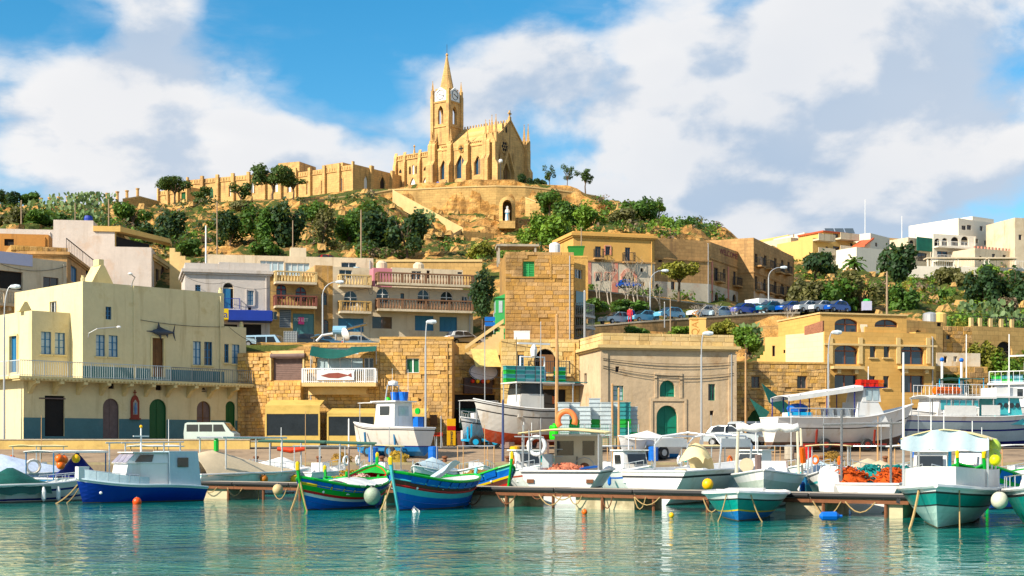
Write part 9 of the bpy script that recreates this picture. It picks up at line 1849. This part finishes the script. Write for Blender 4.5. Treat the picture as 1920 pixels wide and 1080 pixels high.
def vegetation():
 K = ((10,392,232,48,34,'dark','dark round tree at the far left ridge'),(54,386,234,40,26,'green','round green tree beside it on the left ridge'),(20,430,182,70,40,'olive','olive bush on the left slope above the rusty room'),(85,432,180,70,36,'green','green bush left of the pinkish house roof'),(290,470,170,70,50,'dark','dark shrub right of the pinkish house'),(250,425,186,60,40,'green','green shrub under the ridge pillars'),(320,448,180,60,50,'dark','dark shrub above the brown arched house'),(352,482,166,50,36,'green','round green shrub above the stepped wall'),(432,470,172,60,66,'dark','dark shrub left of the big dark trees'),(482,472,172,70,86,'green','broad green tree in the hillside row'),(540,470,173,74,92,'dark','tall dark tree left of the brown bare tree'),(604,476,172,60,96,'olive','olive brown half bare tree in the hillside row'),(655,470,176,60,70,'green','green tree behind the wooden pole'),(712,478,172,90,96,'dark','largest dark tree at the cliff foot'),(762,484,170,70,78,'dark','dark tree at the right end of the hillside row'),(690,430,190,70,50,'green','green shrub above the largest dark tree'),(585,415,205,60,40,'green','green shrub below the convent path'),(450,402,226,60,30,'olive','olive scrub left of the convent path'),(500,488,165,60,36,'green','low green shrub behind the pale penthouse'),(905,498,168,70,50,'yellow','yellow green shrub before the stone bastion'),(1000,470,176,70,70,'bright','bright green shrub right of the statue niche'),(1040,472,174,90,76,'bright','large bright green bush behind the tall stone block'),(1070,428,205,70,56,'green','green bush under the terrace end'),(1110,436,196,70,50,'bright','bright bush above the old villa roof'),(1030,398,228,50,40,'green','green bush right of the niche under the terrace'),(1165,432,200,70,50,'olive','olive bush above the old villa'),(1135,418,212,40,34,'rust','rust coloured shrub above the old villa'),(1200,432,205,70,58,'green','green pine like bush on the right shoulder'),(1242,445,200,60,50,'bright','bright bush above the blank hotel wing'),(1236,400,226,36,22,'bright','round bright bush on the right skyline'),(1288,450,204,56,40,'green','green bush above the hotel wing end'),(1325,452,208,50,26,'bright','flat bright bush at the skyline end'),(985,352,252,24,24,'dark','small dark tree at the church corner'),(1010,352,254,30,16,'dark','low dark bush right of the church'),(905,600,134,50,100,'dark','dark tall shrub left of the green balconies'),(1400,664,122,66,56,'bright','bright cactus shrub beside the warehouse parapet'),(1360,640,128,70,44,'yellow','yellow green bush behind the ochre pillar'),(1195,634,126,50,24,'green','small bush behind the warehouse parapet'),(1275,634,126,60,22,'bright','low bush left of the ochre pillar'),(1112,592,140,60,30,'green','low hedge left under the bare trees'),(1190,588,144,80,26,'green','hedge behind the leftmost parked cars'),(1530,520,196,70,44,'dark','dark shrub beside the old hotel end'),(1510,590,160,80,74,'olive','olive tree nearest the old hotel end'),(1560,590,160,84,76,'green','green tree behind the white jeep'),(1615,592,160,90,90,'olive','tall olive tree left of the utility pole'),(1682,530,190,74,70,'dark','dark dense tree below the white low house'),(1700,596,160,70,64,'green','green shrub right of the utility pole'),(1790,545,196,80,48,'olive','olive scrub below the garden wall'),(1850,600,165,80,100,'dark','big dark bush on the right slope'),(1900,596,165,80,96,'dark','big dark bush at the right edge'),(1888,600,158,56,44,'dry','dry brown bush before the dark bushes'),(1765,590,170,60,44,'green','green shrub in the middle of the right slope'),(1730,560,185,60,34,'dry','dry shrub on the right slope'),(1870,535,205,70,40,'bright','bright bush under the white garden wall'),(1845,720,122,80,90,'yellow','tall reed clump below the arched wall'),(1890,730,121,80,84,'bright','green reed clump at the right edge'),(1790,745,116,60,40,'green','low green bush behind the ferry boats'),(1915,655,132,60,50,'green','bush at the right edge under the arcaded wall'))
 for i, (px, py, d, w, h, lf, lab) in enumerate(K): plant(lab, px, py, d, w, h, lf, 'bush', 'shrub', 'shrub', i)
 for px, py, d, w, h, lf, lab, v in ((328,386,243,70,58,'pine','umbrella pine before the small west convent wing',0),(512,386,241,84,78,'pine','largest umbrella pine before the convent',1),(550,372,246,60,44,'pine','low umbrella pine limb right of the largest pine',2),(1273,556,153,94,66,'yellow','round yellow green tree before the blank hotel wing',1)): plant(lab, px, py, d, w, h, lf, 'pine', 'pine_tree' if px < 1000 else 'round_tree', 'tree', v)
 for px, py, d, w, h, lf, lab, v in ((386,404,236,60,52,'pine','bushy pine between the umbrella pines',0),(452,392,240,64,50,'pine','bushy dark pine left of the largest pine',1),(1030,360,256,34,50,'pine','slim pine right of the church, first of three',2),(1064,360,256,32,54,'pine','slim pine right of the church, middle of three',0),(1098,362,256,46,46,'pine','leaning pine right of the church, last of three',1),(1225,428,208,44,58,'green','tall green pine on the right shoulder',2)): plant(lab, px, py, d, w, h, lf, 'tall', 'pine_tree', 'tree', v)
 for i, (px, py, d, h) in enumerate(((1122,575,147,70),(1145,578,147,78),(1170,580,148,66),(1195,582,148,84),(1215,582,149,60),(1238,584,150,52),(1310,605,143,36),(1345,604,144,34),(1378,606,144,32),(1476,622,144,46))): bare(('leftmost pale bare tree below the old villa','second pale bare tree below the old villa','third pale bare tree below the old villa','tallest pale bare tree below the old villa','fifth pale bare tree below the old villa','rightmost pale bare tree below the old villa','bare shrub right of the ochre pillar','bare shrub before the pale blue car','bare shrub before the deep blue car','pale bare tree left of the pale block house')[i], px, py, d, h, 60+i)
 # palm
 t = thing('palm_tree', 'palm tree below the ochre flats', 'tree', P(1600,528,206)); h = 36/F*206; MB().tube([(0,0,-1),(.1,0,h*.5),(0,0,h)],[.4,.3,.28],8).build('trunk', BARK, t); rng = random.Random(5)
 for k in range(26):
  a = 6.28*k/26; el = rng.uniform(-.3,1.2); L = rng.uniform(1.8,2.5); pts = [Vector((math.cos(a)*math.cos(el)*L*s, math.sin(a)*math.cos(el)*L*s, h+math.sin(el)*L*s-1.1*s*s)) for s in (0,.3,.6,.85,1)]; mb = MB()
  for p, q in zip(pts, pts[1:]):
   sd = (q-p).cross(Vector((0,0,1))).normalized()*.28; mb.add([p-sd, q-sd*.8-Vector((0,0,.15)), q, p],[(0,1,2,3)]); mb.add([p, q, q+sd*.8-Vector((0,0,.15)), p+sd],[(0,1,2,3)])
  mb.build('frond', LF['green'], t)
 # prickly pears: pads joined in clumps
 def cactus(label, px, py, d, n, w, h, seed):
  rng = random.Random(seed); t = thing('prickly_pear', label, 'cactus', P(px, py, d)); mb = MB()
  for k in range(n):
   c = Vector((rng.uniform(-w,w), rng.uniform(-.8,.8), rng.uniform(0,h))); a = rng.uniform(0,3.14); u = Vector((math.cos(a),math.sin(a),rng.uniform(-.4,.4))).normalized(); v = u.cross(Vector((rng.uniform(-.4,.4),1,0))).normalized(); r = rng.uniform(.2,.36)
   mb.add([c+u*r*.75*math.cos(b*.785)+v*r*math.sin(b*.785) for b in range(8)],[tuple(range(8))])
  mb.build('pads', LF['cactus'], t)['kind'] = 'stuff'; MB().tube([(0,0,-.6),(.1,0,h*.6)],[.2,.12],6).build('stem', BARK, t)
 for i, a in enumerate(((95,410,205,170,3.4,2.6),(140,400,212,190,3.6,3.0),(175,395,216,170,3.2,2.6),(120,428,185,130,2.8,1.8),(168,432,180,130,2.2,2.4),(1405,652,124,110,1.0,2.0),(1720,566,182,150,3.0,2.0),(1850,600,156,160,3.0,2.0),(1900,612,148,140,2.6,1.5),(795,420,224,120,1.6,2.2))): cactus(('prickly pear patch at the left end of the ridge pillars','widest prickly pear patch below the ridge pillars','prickly pear patch below the middle ridge pillars','prickly pear clump above the rusty rooftop room','prickly pear behind the blue barrel','prickly pear beside the warehouse parapet','prickly pear on the right slope terraces','prickly pear row below the dark bushes','prickly pear row at the right edge','pale prickly pear beside the cliff stairs')[i], *a, 90+i)
 # uncountable scrub over the slopes
 rng = np.random.RandomState(12); Q = {k: [] for k in ('dark','green','bright','olive','dry','yellow')}
 def scatter(n, px0, px1, d0, d1, s0, s1, kinds, wts, mask=None):
  px = rng.uniform(px0,px1,n); d = rng.uniform(d0,d1,n); z = terrain(px, d); x = (px-960)/F*d; den = fbm(x*.12+3, d*.12+8, 77, 3)
  kk = rng.choice(len(kinds), n, p=wts)
  for i in range(n):
   if den[i] < -.06+.12*rng.rand() or (mask and mask(px[i], d[i], z[i])): continue
   s = rng.uniform(s0,s1)*(1+max(0,den[i])*1.5); b = [(x[i]+rng.uniform(-.5,.5)*s, d[i]+rng.uniform(-.5,.5)*s, z[i]+s*rng.uniform(.1,.6), s*.6, s*.6, s*.42) for _ in range(3)]
   Q[kinds[kk[i]]].append(leaf_quads(rng, b, int(26*(.6+s*.6)), .13+.07*s))
 cliff = lambda px, d, z: 735 < px < 1000 and d > 205 and rng.rand() < .8
 road = lambda px, d, z: 1080 < px < 1500 and 138 < d < 150
 scatter(1500, -100, 760, 160, 238, .5, 1.5, ('dark','green','olive','dry','bright'), (.3,.3,.2,.08,.12)); scatter(520, 740, 1020, 160, 249, .35, 1.0, ('dark','green','olive','bright'), (.25,.35,.2,.2), cliff); scatter(800, 1000, 1350, 160, 246, .5, 1.4, ('green','bright','olive','dry','dark'), (.3,.3,.15,.1,.15)); scatter(300, 1080, 1440, 128, 160, .4, .9, ('green','olive','dry','bright'), (.35,.25,.2,.2), road); scatter(1100, 1480, 2050, 150, 232, .4, 1.2, ('green','bright','olive','dry','yellow'), (.3,.3,.15,.1,.15)); scatter(420, 1740, 2050, 114, 150, .5, 1.2, ('green','bright','yellow','olive'), (.3,.3,.25,.15))
 for k, q in Q.items():
  if q: o = link('hillside_scrub', quads_mesh('hillside_scrub', np.concatenate(q), LF[k])); o['kind'] = 'stuff'; o['label'] = {'dark':'dark','green':'green','bright':'bright green','olive':'olive','dry':'dry brown','yellow':'yellowish'}[k]+' low scrub covering the hillside slopes'; o['category'] = 'scrub'
 # loose boulders on the slopes
 rk = mat('ochre_boulder', (.46,.29,.12), .95, .3, .8, stain=(.2,.12,.05), stain_scale=.8, bump=.6, bscale=3); mb = MB(); r2 = random.Random(8)
 for k in range(400):
  px = r2.uniform(200,1340) if k < 250 else r2.uniform(1500,1920); d = r2.uniform(168,246) if k < 250 else r2.uniform(152,226); z = TZ(px,d); s = r2.uniform(.25,.95)*(1.3 if 740 < px < 1010 else 1); c = Vector((XX(px,d),d,z))
  mb.add([c+Vector((math.cos(j*1.0472+r2.uniform(-.3,.3))*s*r2.uniform(.7,1.2), math.sin(j*1.0472)*s, -.2)) for j in range(6)]+[c+Vector((math.cos(j*1.0472+.3)*s*r2.uniform(.4,.8), math.sin(j*1.0472+.3)*s*.7, s*r2.uniform(.45,.9))) for j in range(6)], [(j,(j+1)%6,6+(j+1)%6,6+j) for j in range(6)]+[tuple(range(6,12))])
 o = mb.build('boulders', rk); o['kind'] = 'stuff'; o['label'] = 'loose ochre boulders strewn over the hillside'; o['category'] = 'rocks'
vegetation()
